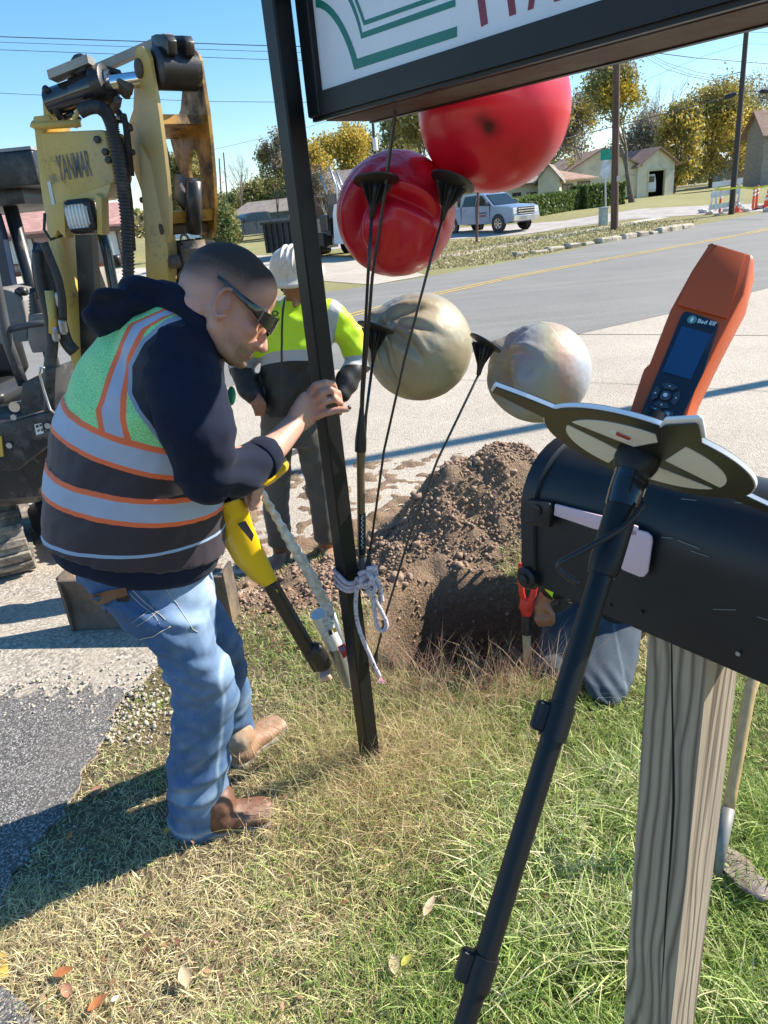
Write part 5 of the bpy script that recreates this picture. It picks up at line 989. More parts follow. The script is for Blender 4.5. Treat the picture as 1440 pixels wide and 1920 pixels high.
def hand(mb, wrist, palm, sideN, fingers, thumb, w=.042, t=.014, fr=.0085):
    """palm slab plus five jointed fingers, added to a body under construction"""
    wrist = np.array(wrist, float); palm = np.array(palm, float); d = palm - wrist; L = np.linalg.norm(d); d /= L; n_ = np.array(sideN, float); n_ -= d * (n_ @ d); n_ /= np.linalg.norm(n_); s = np.cross(d, n_)
    mb.loft([(wrist, s * w * .62, n_ * t * 1.3), (wrist + d * L * .4, s * w * .85, n_ * t * 1.25), (wrist + d * L * .9, s * w, n_ * t * 1.1), (wrist + d * L * 1.25, s * w * .97, n_ * t * .9)], 18)
    for f in fingers: k_ = len(f); limb(mb, f, list(np.linspace(fr * 1.12, fr * .88, k_)), 10)
    limb(mb, thumb, list(np.linspace(fr * 1.5, fr * 1.05, len(thumb))), 10)
def headprims(mb, c, F, U, S, sc=1.0, tilt=0):
    def q(f, u, s): return c + (F * f + U * u + S * s) * sc
    def e(f, u, s, a, b, d): mb.ell(q(f, u, s), F * a * sc, S * b * sc, U * d * sc, 22, 14)
    e(-.008, .012, 0, .100, .077, .090); e(-.02, -.01, 0, .088, .074, .075); e(.035, .02, 0, .062, .066, .07)
    mb.loft([(q(.026, .03, 0), F * .066 * sc, S * .064 * sc), (q(.03, -.008, 0), F * .0655 * sc, S * .064 * sc), (q(.03, -.035, 0), F * .060 * sc, S * .0635 * sc), (q(.034, -.065, 0), F * .056 * sc, S * .059 * sc), (q(.041, -.09, 0), F * .049 * sc, S * .048 * sc), (q(.050, -.115, 0), F * .040 * sc, S * .034 * sc), (q(.054, -.130, 0), F * .026 * sc, S * .021 * sc)], 24)
    for s in (-1, 1):
        limb(mb, [q(-.012, -.05, s * .056), q(-.002, -.085, s * .050), q(.035, -.115, s * .032), q(.066, -.124, s * .010)], [.02 * sc, .019 * sc, .016 * sc, .015 * sc], 12)
        e(.058, -.055, s * .038, .026, .022, .022)
        e(.078, -.032, s * .031, .015, .014, .010)             # lids
        limb(mb, [q(.088, -.010, s * .008), q(.083, -.008, s * .035), q(.062, -.015, s * .055)], [.010 * sc, .010 * sc, .009 * sc], 8)
        e(.096, -.074, s * .012, .010, .008, .008)
        # ear: rim, lobe and bowl
        ec = (-.004, -.038, s * .0755); pts = []
        for a in np.linspace(-2.3, 1.75, 12): pts.append(q(ec[0] - .004 + .016 * math.cos(a + math.pi) * 1.05, ec[1] + .031 * math.sin(a + math.pi) * -1, ec[2] + s * (.010 + .006 * -math.cos(a + math.pi) * -1)))
        limb(mb, pts, [.0048 * sc] * len(pts), 8)
        mb.ell(q(ec[0], ec[1], s * .073), F * .013 * sc, U * .025 * sc, S * .0045 * sc, 14, 8); e(ec[0] + .004, ec[1] - .029, s * .076, .007, .005, .008); e(ec[0] + .012, ec[1] - .004, s * .078, .004, .004, .006)
    limb(mb, [q(.088, -.022, 0), q(.098, -.042, 0), q(.110, -.064, 0), q(.112, -.072, 0)], [.0085 * sc, .009 * sc, .0105 * sc, .0115 * sc], 12)
    e(.094, -.079, 0, .012, .010, .008)
    mb.ell(q(.088, -.0965, 0), F * .013 * sc, S * .022 * sc, U * .0055 * sc); mb.ell(q(.086, -.1065, 0), F * .013 * sc, S * .020 * sc, U * .006 * sc); e(.080, -.124, 0, .016, .018, .013)
    return q
# ---- the foreground man
man = thing('person', 'man in navy hoodie, banded safety vest and jeans leaning to grip the sign post', 'person', (-.55, 1.75, 0), 'people at the dig')
F_ = .86 * rt - .40 * up + .36 * fw; F_ /= np.linalg.norm(F_); U_ = .40 * rt + .915 * up; U_ -= F_ * (U_ @ F_); U_ /= np.linalg.norm(U_); S_ = np.cross(U_, F_) * -1
if S_ @ fw > 0: S_ = -S_
HC_ = R(431, 551, 1.62)
b = MB(); HQ = headprims(b, HC_, F_, U_, S_, 1.0)
NB = R(352, 655, 1.66)
limb(b, [HC_ - F_ * .035 - U_ * .05, (HC_ - F_ * .04 - U_ * .05) * .45 + NB * .55, NB], [.062, .063, .075]); limb(b, [HQ(-.06, -.03, 0), R(362, 590, 1.63)], [.045, .05])
# trunk and limbs under the clothes
limb(b, [NB, R(300, 760, 1.68), R(262, 900, 1.70), R(275, 1060, 1.72)], [.07, .10, .10, .09])
sh_r = R(342, 690, 1.56); el_r = R(398, 885, 1.50); wr_r = R(549, 799, 1.735)
cu_r = R(494, 856, 1.615)
limb(b, [NB, sh_r], [.055, .045]); limb(b, [sh_r, el_r], [.045, .042]); limb(b, [el_r, cu_r, R(520, 832, 1.675), wr_r], [.042, .0385, .034, .029])
# right hand flat against the post, fingers curling round its right edge
pc = R(578, 765, 1.775)
fing = [[R(580, 738, 1.785), R(592, 722, 1.775), R(609, 717, 1.775), R(624, 720, 1.80), R(628, 729, 1.83)],
        [R(588, 751, 1.78), R(603, 737, 1.765), R(621, 731, 1.765), R(634, 737, 1.79), R(637, 750, 1.825)],
        [R(592, 766, 1.78), R(609, 753, 1.765), R(628, 748, 1.765), R(638, 755, 1.79), R(640, 766, 1.825)],
        [R(594, 780, 1.775), R(610, 774, 1.765), R(628, 770, 1.765), R(642, 768, 1.765), R(651, 767, 1.768)]]
thumb = [R(562, 775, 1.80), R(568, 755, 1.84), R(580, 738, 1.885), R(592, 728, 1.905)]
hn = np.cross(pc - wr_r, R(590, 730, 1.775) - R(594, 780, 1.775)); 
hand(b, wr_r, pc, hn, fing, thumb, w=.046, t=.0150, fr=.0096)
for f in fing: b.ell(f[0], X0 * .0115, np.array([0, .0115, 0]), ZV * .0115)
# left arm, hidden behind the body, its hand closed on the locator grip
LH = R(462, 928, 1.735)
limb(b, [NB, R(330, 650, 1.84)], [.06, .05]); limb(b, [R(330, 650, 1.84), R(330, 850, 1.93)], [.05, .043]); limb(b, [R(330, 850, 1.93), R(405, 905, 1.86), R(445, 925, 1.79)], [.043, .036, .028])
fl = [[R(462 + i * 3, 945 - i * 11, 1.76), R(475 + i * 3, 942 - i * 11, 1.745), R(484 + i * 2.5, 942 - i * 11, 1.72), R(480 + i * 2, 950 - i * 11, 1.70), R(471 + i * 2, 953 - i * 11, 1.695)] for i in range(4)]
hand(b, R(445, 925, 1.79), LH, S_, fl, [R(452, 912, 1.76), R(466, 905, 1.74), R(480, 902, 1.715), R(490, 905, 1.70)], w=.036, t=.014, fr=.0088)
# legs under the jeans
kn_r = R(383, 1290, 1.66); an_r = R(372, 1520, 1.70); kn_l = R(412, 1250, 1.92); an_l = R(446, 1392, 2.02)
limb(b, [R(270, 1090, 1.66), R(325, 1190, 1.65), kn_r, R(372, 1400, 1.69), an_r], [.07, .065, .05, .045, .04]); limb(b, [R(310, 1110, 1.82), R(385, 1190, 1.87), kn_l, R(426, 1320, 1.97), an_l], [.05, .04, .038, .035, .032])
def a_skin(co):
    d = co - HC_; f = d @ F_; u = d @ U_; s = d @ S_; nearh = np.linalg.norm(d, axis=1) < .17
    line = np.clip((u - (-.028 + np.clip(f - .02, 0, 1) * 1.25 + np.clip(-f - .05, 0, 1) * -.4)) / .060, 0, 1) * nearh * (f < .105 - .25 * np.clip(u - .04, 0, 1))
    top = np.clip((u - .035) / .05, 0, 1); hair = line * (.62 + .38 * top) * np.clip((.104 - f - .35 * np.clip(u - .05, 0, 1)) / .02 + .5, 0, 1)
    hair *= np.clip((u + .034 + .0 * f) / .03, 0, 1) + (f < -.02) * 0
    beard = nearh * np.clip((f - .055) / .02, 0, 1) * np.clip((-.088 - u) / .010, 0, 1) * 1.0 + nearh * .6 * np.clip((f - .0) / .03, 0, 1) * np.clip((-.075 - u) / .02, 0, 1)
    red = nearh * (np.exp(-((np.abs(s) - .078) / .008) ** 2) * (np.hypot(f + .004, u + .038) < .04) * .7 + np.exp(-((f - .055) / .03) ** 2 - ((u + .055) / .025) ** 2) * .5 + np.exp(-((u + .1015) / .008) ** 2) * (f > .08) * (np.abs(s) < .026))
    return {'hair': np.clip(hair * 1.55, 0, 1.2), 'beard': np.clip(beard, 0, 1), 'red': np.clip(red, 0, 1)}
body = blob('body', b, M_SKIN, man, .0038, 3, None, a_skin)
# nails, the dark one on the little finger
for i, f in enumerate(fing):
    if i == 3:
        m = MB(); m.ell(f[-1] + (f[-1] - f[-2]) * .35 + up * .003, rt * .0065, up * .006, fw * .008); m.build('fingernail', mat('bruised_nail', (.05, .025, .03), .3), body, smooth=True)
# ---- wrap-round sunglasses
GLS = mat('glossy_black', (.012, .012, .014), .12, var=.1, coat=.5)
m = MB(); 
def hq(f, u, s): return HQ(f, u, s)
gl = None
for s in (-1, 1):
    m = MB(); m.rings([[hq(f, u + h, s * sv) for h, sv in ((-t_, so), (t_, so), (t_, so + .005), (-t_, so + .005))] for f, u, t_, so in ((-.040, .004, .004, .080), (-.02, .000, .0045, .081), (.02, -.010, .006, .079), (.05, -.016, .009, .074), (.072, -.02, .014, .068))]); m.build('glasses_temple', GLS, man, bevel=.0015)
TEMPLES = 1
m = MB(); n_ = 17; rings = []
for i in range(n_):
    a = -1.25 + 2.5 * i / (n_ - 1); s = .073 * math.sin(a) / math.sin(1.25); f = .070 + .044 * (math.cos(a) - math.cos(1.25)) / (1 - math.cos(1.25)); nb = math.exp(-(a / .22) ** 2)
    t_ = .019 - .006 * abs(a / 1.25) ** 2; lo_ = -t_ * (1 - .65 * nb)
    rings.append([hq(f, -.024 + t_, s), hq(f + .004, -.024 + t_, s), hq(f + .0045, -.024 + (t_ + lo_) / 2, s), hq(f + .002, -.024 + lo_, s), hq(f - .002, -.024 + lo_, s)])
m.rings(rings); m.build('sunglass_lens', GLS, man, smooth=True, auto=50)
# ---- hoodie
def Wm(px, py, Y): return R(px, py, Y)
TS_ = [((256, 1062), 122, .122, 10), ((256, 1045), 152, .152, 8), ((255, 1014), 160, .160, 8), ((254, 975), 158, .166, 10), ((254, 905), 156, .168, 14), ((260, 820), 146, .165, 20), ((285, 740), 134, .165, 27), ((309, 675), 117, .155, 34), ((338, 625), 92, .12, 42), ((358, 595), 60, .075, 48)]
def torso(grow=0.0, lo=0, hi=99, cut=None):
    secs = []
    for (c, hw, hd, an) in TS_[lo:hi]:
        cc = R(c[0], c[1], 1.69 if c[1] > 800 else 1.675); mm = mpp(cc); a = math.radians(an); secs.append((cc, (math.cos(a) * rt - math.sin(a) * up) * (hw * mm + grow), np.array([.10, 1, 0]) * (hd + grow)))
    return secs
hb = MB(); hb.loft(torso(), 28)
limb(hb, [R(338, 668, 1.56), R(350, 735, 1.505), R(372, 810, 1.475), R(388, 885, 1.485), R(445, 884, 1.55), cu_r], [.078, .083, .083, .074, .062, .047], 18)
limb(hb, [R(335, 640, 1.80), R(335, 850, 1.90), R(400, 895, 1.86), R(437, 918, 1.80)], [.09, .075, .062, .045], 16)
# hood folded on the back and collar round the neck
def pe(x, y, Y, ax_, la, lb, ld): a = math.radians(ax_); cc = R(x, y, Y); mm = mpp(cc); hb.ell(cc, (math.cos(a) * rt + math.sin(a) * up) * la * mm, (-math.sin(a) * rt + math.cos(a) * up) * lb * mm, fw * ld, 22, 14)
pe(262, 596, 1.66, 14, 92, 26, .115); pe(205, 608, 1.66, 55, 30, 40, .10); pe(292, 562, 1.66, -8, 72, 30, .105); pe(236, 577, 1.65, 12, 62, 17, .125)
limb(hb, [R(300, 552, 1.60), R(345, 568, 1.57), R(382, 608, 1.55), R(408, 640, 1.56), R(424, 664, 1.60)], [.026, .026, .022, .018, .015]); limb(hb, [R(300, 548, 1.70), R(350, 560, 1.74), R(400, 610, 1.74), R(430, 664, 1.68)], [.03, .028, .022, .018])
def folds(co, no, amp=.006, k=1.0):
    o = np.empty(len(co))
    for i, q in enumerate(co):
        o[i] = vn((q[0] * 5 * k + q[2] * 3 * k, q[1] * 4 * k, q[2] * 11 * k - q[0] * 5 * k), 1, 2) + .5 * vn((q[0] * 14 * k, q[1] * 8 * k, q[2] * 26 * k - q[0] * 14 * k), 1, 7)
    return amp * o
def fold_h(co, no):
    f = folds(co, no, .0075); d = np.linalg.norm(co - R(420, 900, 1.5), axis=1); ang = (co - R(420, 870, 1.5)) @ up * 120
    f += np.exp(-(d / .10) ** 2) * .0055 * np.sin(ang + 3 * f * 100); hd_ = np.linalg.norm(co - R(262, 585, 1.6), axis=1); f += np.exp(-(hd_ / .16) ** 2) * .006 * np.sin(((co @ up) * 130 + (co @ rt) * 30)); return f
hood = blob('hoodie', hb, M_NAVY, man, .0072, 4, fold_h)
m = MB(); cen = cu_r + (R(515, 838, 1.66) - cu_r) * .12; dcu = (R(520, 832, 1.675) - cu_r); dcu /= np.linalg.norm(dcu)
m.lathe(cen - dcu * .035, dcu, [(0, .047), (.004, .050), (.04, .0485), (.046, .046), (.04, .043), (.0, .042)], 30); m.build('cuff', M_NAVY, hood, smooth=True)
# ---- vest: its bands follow rings round the leaning trunk
VP_ = []
for (L_, Rr_) in (((83, 990), (408, 1012)), ((81, 907), (407, 975)), ((88, 853), (400, 925)), ((104, 787), (385, 897)), ((118, 735), (372, 836)), ((150, 655), (420, 770)), ((200, 590), (450, 720))):
    a = R(L_[0], L_[1], 1.70); c = R(Rr_[0], Rr_[1], 1.60); t = c - a; t[1] = 0; t /= np.linalg.norm(t); nn_ = np.array([-t[2], 0, t[0]]); nn_ = nn_ * (1 if nn_[2] > 0 else -1); VP_.append((a, nn_))
def ringpos(co):
    d = np.stack([(co - a) @ n for a, n in VP_], 1); s = np.full(len(co), -1.0)
    for i in range(len(VP_) - 1):
        k_ = (d[:, i] >= 0); s = np.where(k_, i + np.clip(d[:, i] / (d[:, i] - d[:, i + 1] + 1e-9), 0, 1), s)
    s = np.where(d[:, 0] < 0, d[:, 0] * 18, s); return s
def xz(x, y, Y=1.50): q = R(x, y, Y); return q[0], q[2]
def edge(pts, Y=1.50): a = np.array([xz(x, y, Y) for x, y in pts]); return a[np.argsort(a[:, 1])]
E_L = edge([(300, 585), (233, 615), (204, 690), (186, 760), (180, 772)]); E_R = edge([(362, 585), (300, 598), (262, 620), (236, 676), (229, 740), (229, 790)])
AH = np.array([xz(x, y) for x, y in ((425, 640), (395, 610), (355, 597), (305, 612), (268, 645), (244, 690), (246, 738), (262, 765), (282, 790), (300, 822), (330, 870), (345, 905), (420, 960))])
def a_vest(co):
    s = ringpos(co); x, z = co[:, 0], co[:, 2]
    xl = np.interp(z, E_L[:, 1], E_L[:, 0]); xr = np.interp(z, E_R[:, 1], E_R[:, 0])
    P2 = np.stack([x, z], 1); best = np.full(len(co), 9.); side = np.zeros(len(co))
    for a, b_ in zip(AH[:-1], AH[1:]):
        ab = b_ - a; t = np.clip(((P2 - a) @ ab) / (ab @ ab), 0, 1); pr_ = a + t[:, None] * ab; dd = np.linalg.norm(P2 - pr_, axis=1); cr = ab[0] * (P2[:, 1] - a[1]) - ab[1] * (P2[:, 0] - a[0])
        u_ = dd < best; best = np.where(u_, dd, best); side = np.where(u_, np.sign(cr), side)
    ahd = best * side       # positive inside the armhole
    return {'ring': s, 'vl': x - xl, 'vr': x - xr, 'arm': ahd}
k = N('safety_vest'); rg_ = k.attr('ring'); vl = k.attr('vl'); vr = k.attr('vr'); ah = k.attr('arm')
gt = lambda a, b: k.math('GREATER_THAN', a, b); lt = lambda a, b: k.math('LESS_THAN', a, b); AND = lambda a, b: k.math('MULTIPLY', a, b)
nn_ = k.noise(6, 4); mesh_ = k.vor(330); 
dark = k.mix(nn_, (.018, .013, .022), (.032, .022, .034)); green = k.mix(k.ramp(mesh_, [(.25, 0), (.45, 1)]), (.16, .42, .15), (.30, .80, .33)); org_ = (.90, .16, .05); sil = k.mix(k.noise(14, 5, .6), (.34, .40, .52), (.44, .50, .62)); pip = (.26, .33, .44)
c = dark; c = k.mix(gt(rg_, 4.0), c, green)
st = AND(gt(rg_, 4.0), AND(gt(vl, -.009), lt(vr, .009))); c = k.mix(st, c, org_); c = k.mix(AND(gt(rg_, 4.0), AND(gt(vl, .005), lt(vr, -.005))), c, sil)
for lo_, hi_ in ((1.0, 2.0), (3.0, 4.05)):
    c = k.mix(AND(gt(rg_, lo_), lt(rg_, hi_)), c, org_); c = k.mix(AND(gt(rg_, lo_ + .17), lt(rg_, hi_ - .18)), c, sil)
c = k.mix(AND(gt(rg_, -.06), lt(rg_, .07)), c, (.30, .42, .60))
c = k.mix(AND(gt(ah, -.009), gt(rg_, 2.0)), c, pip); c = k.mix(AND(gt(ah, .0), gt(rg_, 2.0)), c, (.010, .014, .032))
k.base(c).rough(.62).bump(k.math('ADD', mesh_, k.noise(500, 2)), .25, .001); k.set(Sheen_Weight=.1); M_VEST = k.m
vb = MB(); vb.loft(torso(.0125, 2, 10), 30)
limb(vb, [R(300, 668, 1.60), R(328, 650, 1.60)], [.100, .094], 16)
def fold_v(co, no):
    s = ringpos(co); f = folds(co, no, .0055, 1.3); bd_ = ((s > 1) & (s < 2)) | ((s > 3) & (s < 4.05)); return f * np.where(bd_, .6, 1) + np.where(bd_, .0018, 0) + .002 * np.sin(co @ rt * 60 + 4 * np.sin(co @ up * 14)) * (s > 4)
vest = blob('safety_vest', vb, M_VEST, man, .0066, 3, fold_v, a_vest)
# side pocket flap stitching and drawn green seam
m = MB(); sp = [R(x, y, 1.497) for x, y in ((287, 880), (280, 915), (268, 945), (262, 985), (254, 1012))]
# ---- jeans
jb = MB()
def jt(px, py, Y, hw, hd, an=0): cc = R(px, py, Y); mm = mpp(cc); a = math.radians(an); return (cc, (math.cos(a) * rt - math.sin(a) * up) * hw * mm, np.array([0, 1, 0]) * hd)
jb.loft([jt(264, 1035, 1.70, 128, .145, 0), jt(272, 1080, 1.70, 130, .15, 8), jt(284, 1125, 1.69, 128, .145, 22), jt(308, 1170, 1.68, 112, .125, 28)], 26)
jb.loft([jt(280, 1110, 1.63, 120, .105, 22), jt(325, 1185, 1.62, 100, .10, 30), jt(368, 1240, 1.63, 78, .095, 20), jt(385, 1300, 1.64, 62, .088, 5), jt(379, 1360, 1.66, 59, .086, 0), jt(370, 1430, 1.68, 58, .086, 0), jt(372, 1490, 1.70, 56, .088, -3), jt(376, 1548, 1.70, 56, .088, -8)], 24)
jb.loft([jt(330, 1110, 1.82, 80, .09, 15), jt(388, 1190, 1.87, 64, .085, 10), jt(415, 1255, 1.92, 50, .072, -5), jt(426, 1320, 1.97, 44, .068, -15), jt(440, 1395, 2.02, 42, .07, -30)], 22)
def fold_j(co, no):
    f = folds(co, no, .0105, 1.35)
    for (px, py, Y, amp, r_, fr, an) in ((340, 1265, 1.58, .007, .08, 150, 10), (372, 1470, 1.62, .010, .10, 95, -35), (350, 1510, 1.62, .008, .09, 105, -20), (300, 1190, 1.55, .005, .10, 110, 25), (430, 1370, 1.95, .006, .08, 120, -20), (350, 1350, 1.6, .004, .12, 80, 15)):
        cc = R(px, py, Y); d = np.linalg.norm(co - cc, axis=1); a = math.radians(an); ph = (co - cc) @ (up * math.cos(a) + rt * math.sin(a)); f += amp * np.exp(-(d / r_) ** 2) * np.sin(ph * fr + 1.5 * np.sin((co - cc) @ rt * 30))
    return f
seam = np.array([[*R(x, y, 1.55)][::2] for x, y in ((362, 1060), (372, 1120), (395, 1180), (411, 1250), (418, 1320), (410, 1400), (400, 1470), (405, 1530))])
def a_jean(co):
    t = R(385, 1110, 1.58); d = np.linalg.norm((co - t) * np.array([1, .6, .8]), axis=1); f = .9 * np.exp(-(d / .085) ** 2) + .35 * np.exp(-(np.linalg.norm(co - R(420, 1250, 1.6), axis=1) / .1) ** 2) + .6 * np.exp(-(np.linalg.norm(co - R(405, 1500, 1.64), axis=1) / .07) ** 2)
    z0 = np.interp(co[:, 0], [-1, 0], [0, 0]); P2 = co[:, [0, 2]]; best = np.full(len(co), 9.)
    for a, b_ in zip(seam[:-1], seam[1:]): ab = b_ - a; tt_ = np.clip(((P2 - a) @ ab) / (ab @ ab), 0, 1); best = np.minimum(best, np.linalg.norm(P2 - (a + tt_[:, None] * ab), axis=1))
    f += .7 * np.exp(-(best / .004) ** 2) * (co[:, 1] < 1.68); f += .8 * np.exp(-((co[:, 2] - .03) / .012) ** 2) * (co[:, 1] < 1.9); return {'fade': np.clip(f + .55 * np.clip(folds(co, None, 1.0, 1.35) - .12, 0, 1) + .3 * np.array([max(0, fbm(q, 18, 3, 3)) for q in co]), 0, 1.2)}  # raised folds painted paler, part denim wear, part added fold shading
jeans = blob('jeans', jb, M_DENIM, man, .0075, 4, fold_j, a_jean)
from mathutils.bvhtree import BVHTree
def bvh_of(o):
    dg = bpy.context.evaluated_depsgraph_get(); me = o.data; off = org(o); return BVHTree.FromPolygons([Vector((v.co.x + off[0], v.co.y + off[1], v.co.z + off[2])) for v in me.vertices], [list(p.vertices) for p in me.polygons])
def onskin(bv, px, py, lift=.002):
    h = bv.ray_cast(V(CP), V(ray(px, py)).normalized()); 
    return None if h[0] is None else np.array(h[0]) + np.array(h[1]) * lift
JB = bvh_of(jeans); M_THREAD = mat('pale_stitching', (.55, .50, .40), .8)
def decal(bv, poly, name, mt, parent, th=.003, nsub=3):
    """a patch of cloth sewn on: grid of points dropped on the surface"""
    p = np.array(poly, float); n = 6; vs = []; fs = []
    for i in range(n + 1):
        for j in range(n + 1):
            a = p[0] + (p[1] - p[0]) * j / n; c = p[3] + (p[2] - p[3]) * j / n; q = a + (c - a) * i / n; h = onskin(bv, q[0], q[1], th); vs.append(h if h is not None else (vs[-1] if vs else R(q[0], q[1], 1.56)))
    for i in range(n):
        for j in range(n): k0 = i * (n + 1) + j; fs.append([k0, k0 + 1, k0 + n + 2, k0 + n + 1])
    m = MB(); m.add(vs, fs); return m.build(name, mt, parent, smooth=True)
def stitch(bv, pts, name, mt, parent, r_=.0012, lift=.003):
    q = []
    for a, b_ in zip(pts[:-1], pts[1:]):
        for s in np.linspace(0, 1, 9)[:-1]:
            h = onskin(bv, a[0] + (b_[0] - a[0]) * s, a[1] + (b_[1] - a[1]) * s, lift)
            if h is not None: q.append(h)
    m = MB(); m.tube(q, r_, 5); return m.build(name, mt, parent, smooth=True)
pk = decal(JB, [(168, 1122), (256, 1104), (320, 1172), (262, 1198)], 'back_pocket', M_DENIM, jeans, .0035)
stitch(JB, [(250, 1106), (318, 1172)], 'stitching', M_THREAD, pk, .0010, .005); stitch(JB, [(243, 1110), (308, 1176)], 'stitching', M_THREAD, pk, .0009, .005); stitch(JB, [(320, 1173), (290, 1192), (262, 1198)], 'stitching', M_THREAD, pk, .0012, .005); stitch(JB, [(250, 1165), (275, 1150), (290, 1132)], 'stitching', M_THREAD, pk, .0006, .005); stitch(JB, [(258, 1172), (285, 1158), (300, 1145)], 'stitching', M_THREAD, pk, .0006, .005)
stitch(JB, [(300, 1090), (330, 1130), (362, 1180), (372, 1186)], 'side_stitching', M_THREAD, jeans, .0008, .001)
tag(decal(JB, [(170, 1112), (236, 1098), (246, 1116), (188, 1132)], 'wallet', mat('brown_wallet_leather', (.20, .075, .025), .5), None, .011), 'brown leather wallet showing above the back pocket of the jeans', 'wallet')
t_ = decal(JB, [(221, 1122), (244, 1112), (247, 1121), (224, 1132)], 'pocket_tab', mat('black_tab', (.02, .01, .012), .6), pk, .014)
boot(T(425, 1553) + np.array([-.05, 0, .0]), T(513, 1527) + np.array([0, 0, .0]), .115, .13, R(385, 1500, 1.70), man, M_BOOTD)
boot(T(440, 1437), T(527, 1362) + ZV * .01, .115, .12, R(452, 1390, 2.02), man, M_BOOT)
# vest pull tab and lanyard at his chest
m = MB(); q = R(434, 742, 1.60); m.ell(q, rt * .010, fw * .004, up * .022); m.build('badge_clip', mat('green_clip', (.03, .22, .09), .5), man, smooth=True)
# ---- the man in the hard hat
M_HIVIS = fabric('hi_vis_lime', (.50, .80, .02), 500, .7, .08, 0, .1); M_JBLK = fabric('black_jacket_nylon', (.022, .021, .022), 500, .45, .2, 0, .1); M_PANT = fabric('grey_brown_trousers', (.10, .085, .065), 600); M_SILB = mat('silver_band', (.42, .43, .44), .45, var=.1)
P2Y = 3.80; m2 = thing('person', 'man in white hard hat and lime hi-vis jacket, hands in pockets, behind the post', 'person', (-.45, P2Y, -.15), 'people at the dig')
F2 = flatv((-.25, -1, 0)) * .95 - ZV * .40; F2 /= np.linalg.norm(F2); U2 = ZV * .95 + flatv((-.25, -1, 0)) * .40; U2 -= F2 * (U2 @ F2); U2 /= np.linalg.norm(U2); S2 = np.cross(U2, F2)
H2 = R(556, 528, P2Y - .04); b = MB(); headprims(b, H2, F2, U2, S2, 1.0)
def r2(x, y, dy=0): return R(x, y, P2Y + dy)
limb(b, [H2 - U2 * .05, r2(563, 590, .03)], [.06, .065]); limb(b, [r2(563, 600, .02), r2(556, 760, .02)], [.12, .13])
limb(b, [r2(500, 600), r2(455, 680, .05), r2(478, 740, -.12), r2(486, 765, -.14)], [.045, .04, .03, .025]); limb(b, [r2(632, 600), r2(680, 680, .05), r2(642, 735, -.1)], [.045, .04, .03])
hand(b, r2(477, 738, -.14), r2(484, 757, -.16), (0, -1, 0), [[r2(478 + i * 5, 762, -.165), r2(479 + i * 5, 772, -.165), r2(480 + i * 5, 778, -.15)] for i in range(4)], [r2(488, 748, -.17), r2(496, 758, -.175), r2(497, 766, -.165)], .04, .015, .010)
hand(b, r2(645, 735, -.1), r2(632, 752, -.12), (0, -1, 0), [[r2(624 + i * 5, 760, -.12), r2(624 + i * 5, 770, -.12), r2(624 + i * 5, 776, -.1)] for i in range(4)], [r2(625, 745, -.13), r2(618, 756, -.13), r2(616, 764, -.12)], .04, .015, .010)
limb(b, [r2(530, 790), r2(520, 900), r2(524, 1025)], [.08, .055, .045]); limb(b, [r2(585, 790), r2(600, 900), r2(615, 1018)], [.08, .055, .045])
blob('body', b, M_SKIN2, m2, .0075, 3)
mm2 = mpp(r2(560, 650)); jb = MB()
def j2(x, y, hw, hd, dy=0): return (r2(x, y, dy), rt * hw * mm2, np.array([0, 1, 0]) * hd)
jb.loft([j2(550, 776, 60, .15), j2(549, 755, 64, .165), j2(552, 700, 66, .165), j2(558, 640, 66, .16), j2(566, 595, 62, .14), j2(568, 566, 44, .10), j2(566, 552, 26, .07)], 26)
limb(jb, [r2(512, 592), r2(480, 640, .04), r2(452, 688, .05), r2(466, 722, -.06), r2(476, 742, -.12)], [.082, .078, .074, .066, .048]); limb(jb, [r2(622, 590), r2(655, 630, .04), r2(674, 678, .05), r2(652, 712, -.05), r2(640, 735, -.10)], [.084, .08, .076, .066, .05])
def a_j2(co): h = np.array([1.0]) ; v = (co - r2(550, 679)) @ (up - .02 * rt); zipx = (co - r2(536, 700)) @ rt - .06 * ((co - r2(536, 700)) @ up); sh = np.abs((co - r2(626, 600)) @ (rt * .97 - up * .25)); return {'v': v, 'zip': np.abs(zipx), 'sh': np.where(co[:, 1] < P2Y + .1, sh, 9)}
k = N('hi_vis_jacket'); v = k.attr('v'); zp = k.attr('zip'); sh = k.attr('sh'); nz_ = k.noise(10, 5)
c = k.mix(k.math('GREATER_THAN', v, -.025), k.mix(nz_, (.008, .0075, .008), (.018, .0165, .016)), k.mix(nz_, (.46, .74, .01), (.62, .90, .03)))
c = k.mix(k.math('MULTIPLY', k.math('GREATER_THAN', v, -.027), k.math('LESS_THAN', v, .024)), c, (.42, .43, .43)); c = k.mix(k.math('MULTIPLY', k.math('GREATER_THAN', v, .024), k.math('LESS_THAN', sh, .028)), c, (.42, .43, .43)); c = k.mix(k.math('LESS_THAN', zp, .006), c, (.02, .02, .02))
k.base(c).rough(.5).bump(nz_, .2, .01); M_J2 = k.m
def fold_2(co, no): return folds(co, no, .012, .8) + .0025 * np.sin((co @ up) * 60 + 3 * np.sin(co @ rt * 20))
jk = blob('jacket', jb, M_J2, m2, .0095, 3, fold_2, a_j2); JK = bvh_of(jk)
tb = MB(); tb.loft([(r2(563, 590, -.0), rt * .085, np.array([0, .09, 0])), (r2(562, 576, -.0), rt * .068, np.array([0, .08, 0])), (r2(561, 566, .01), rt * .06, np.array([0, .065, 0]))], 16); blob('neck_gaiter', tb, M_HIVIS, m2, .009, 2)
q = onskin(JK, 519, 594, .006); 
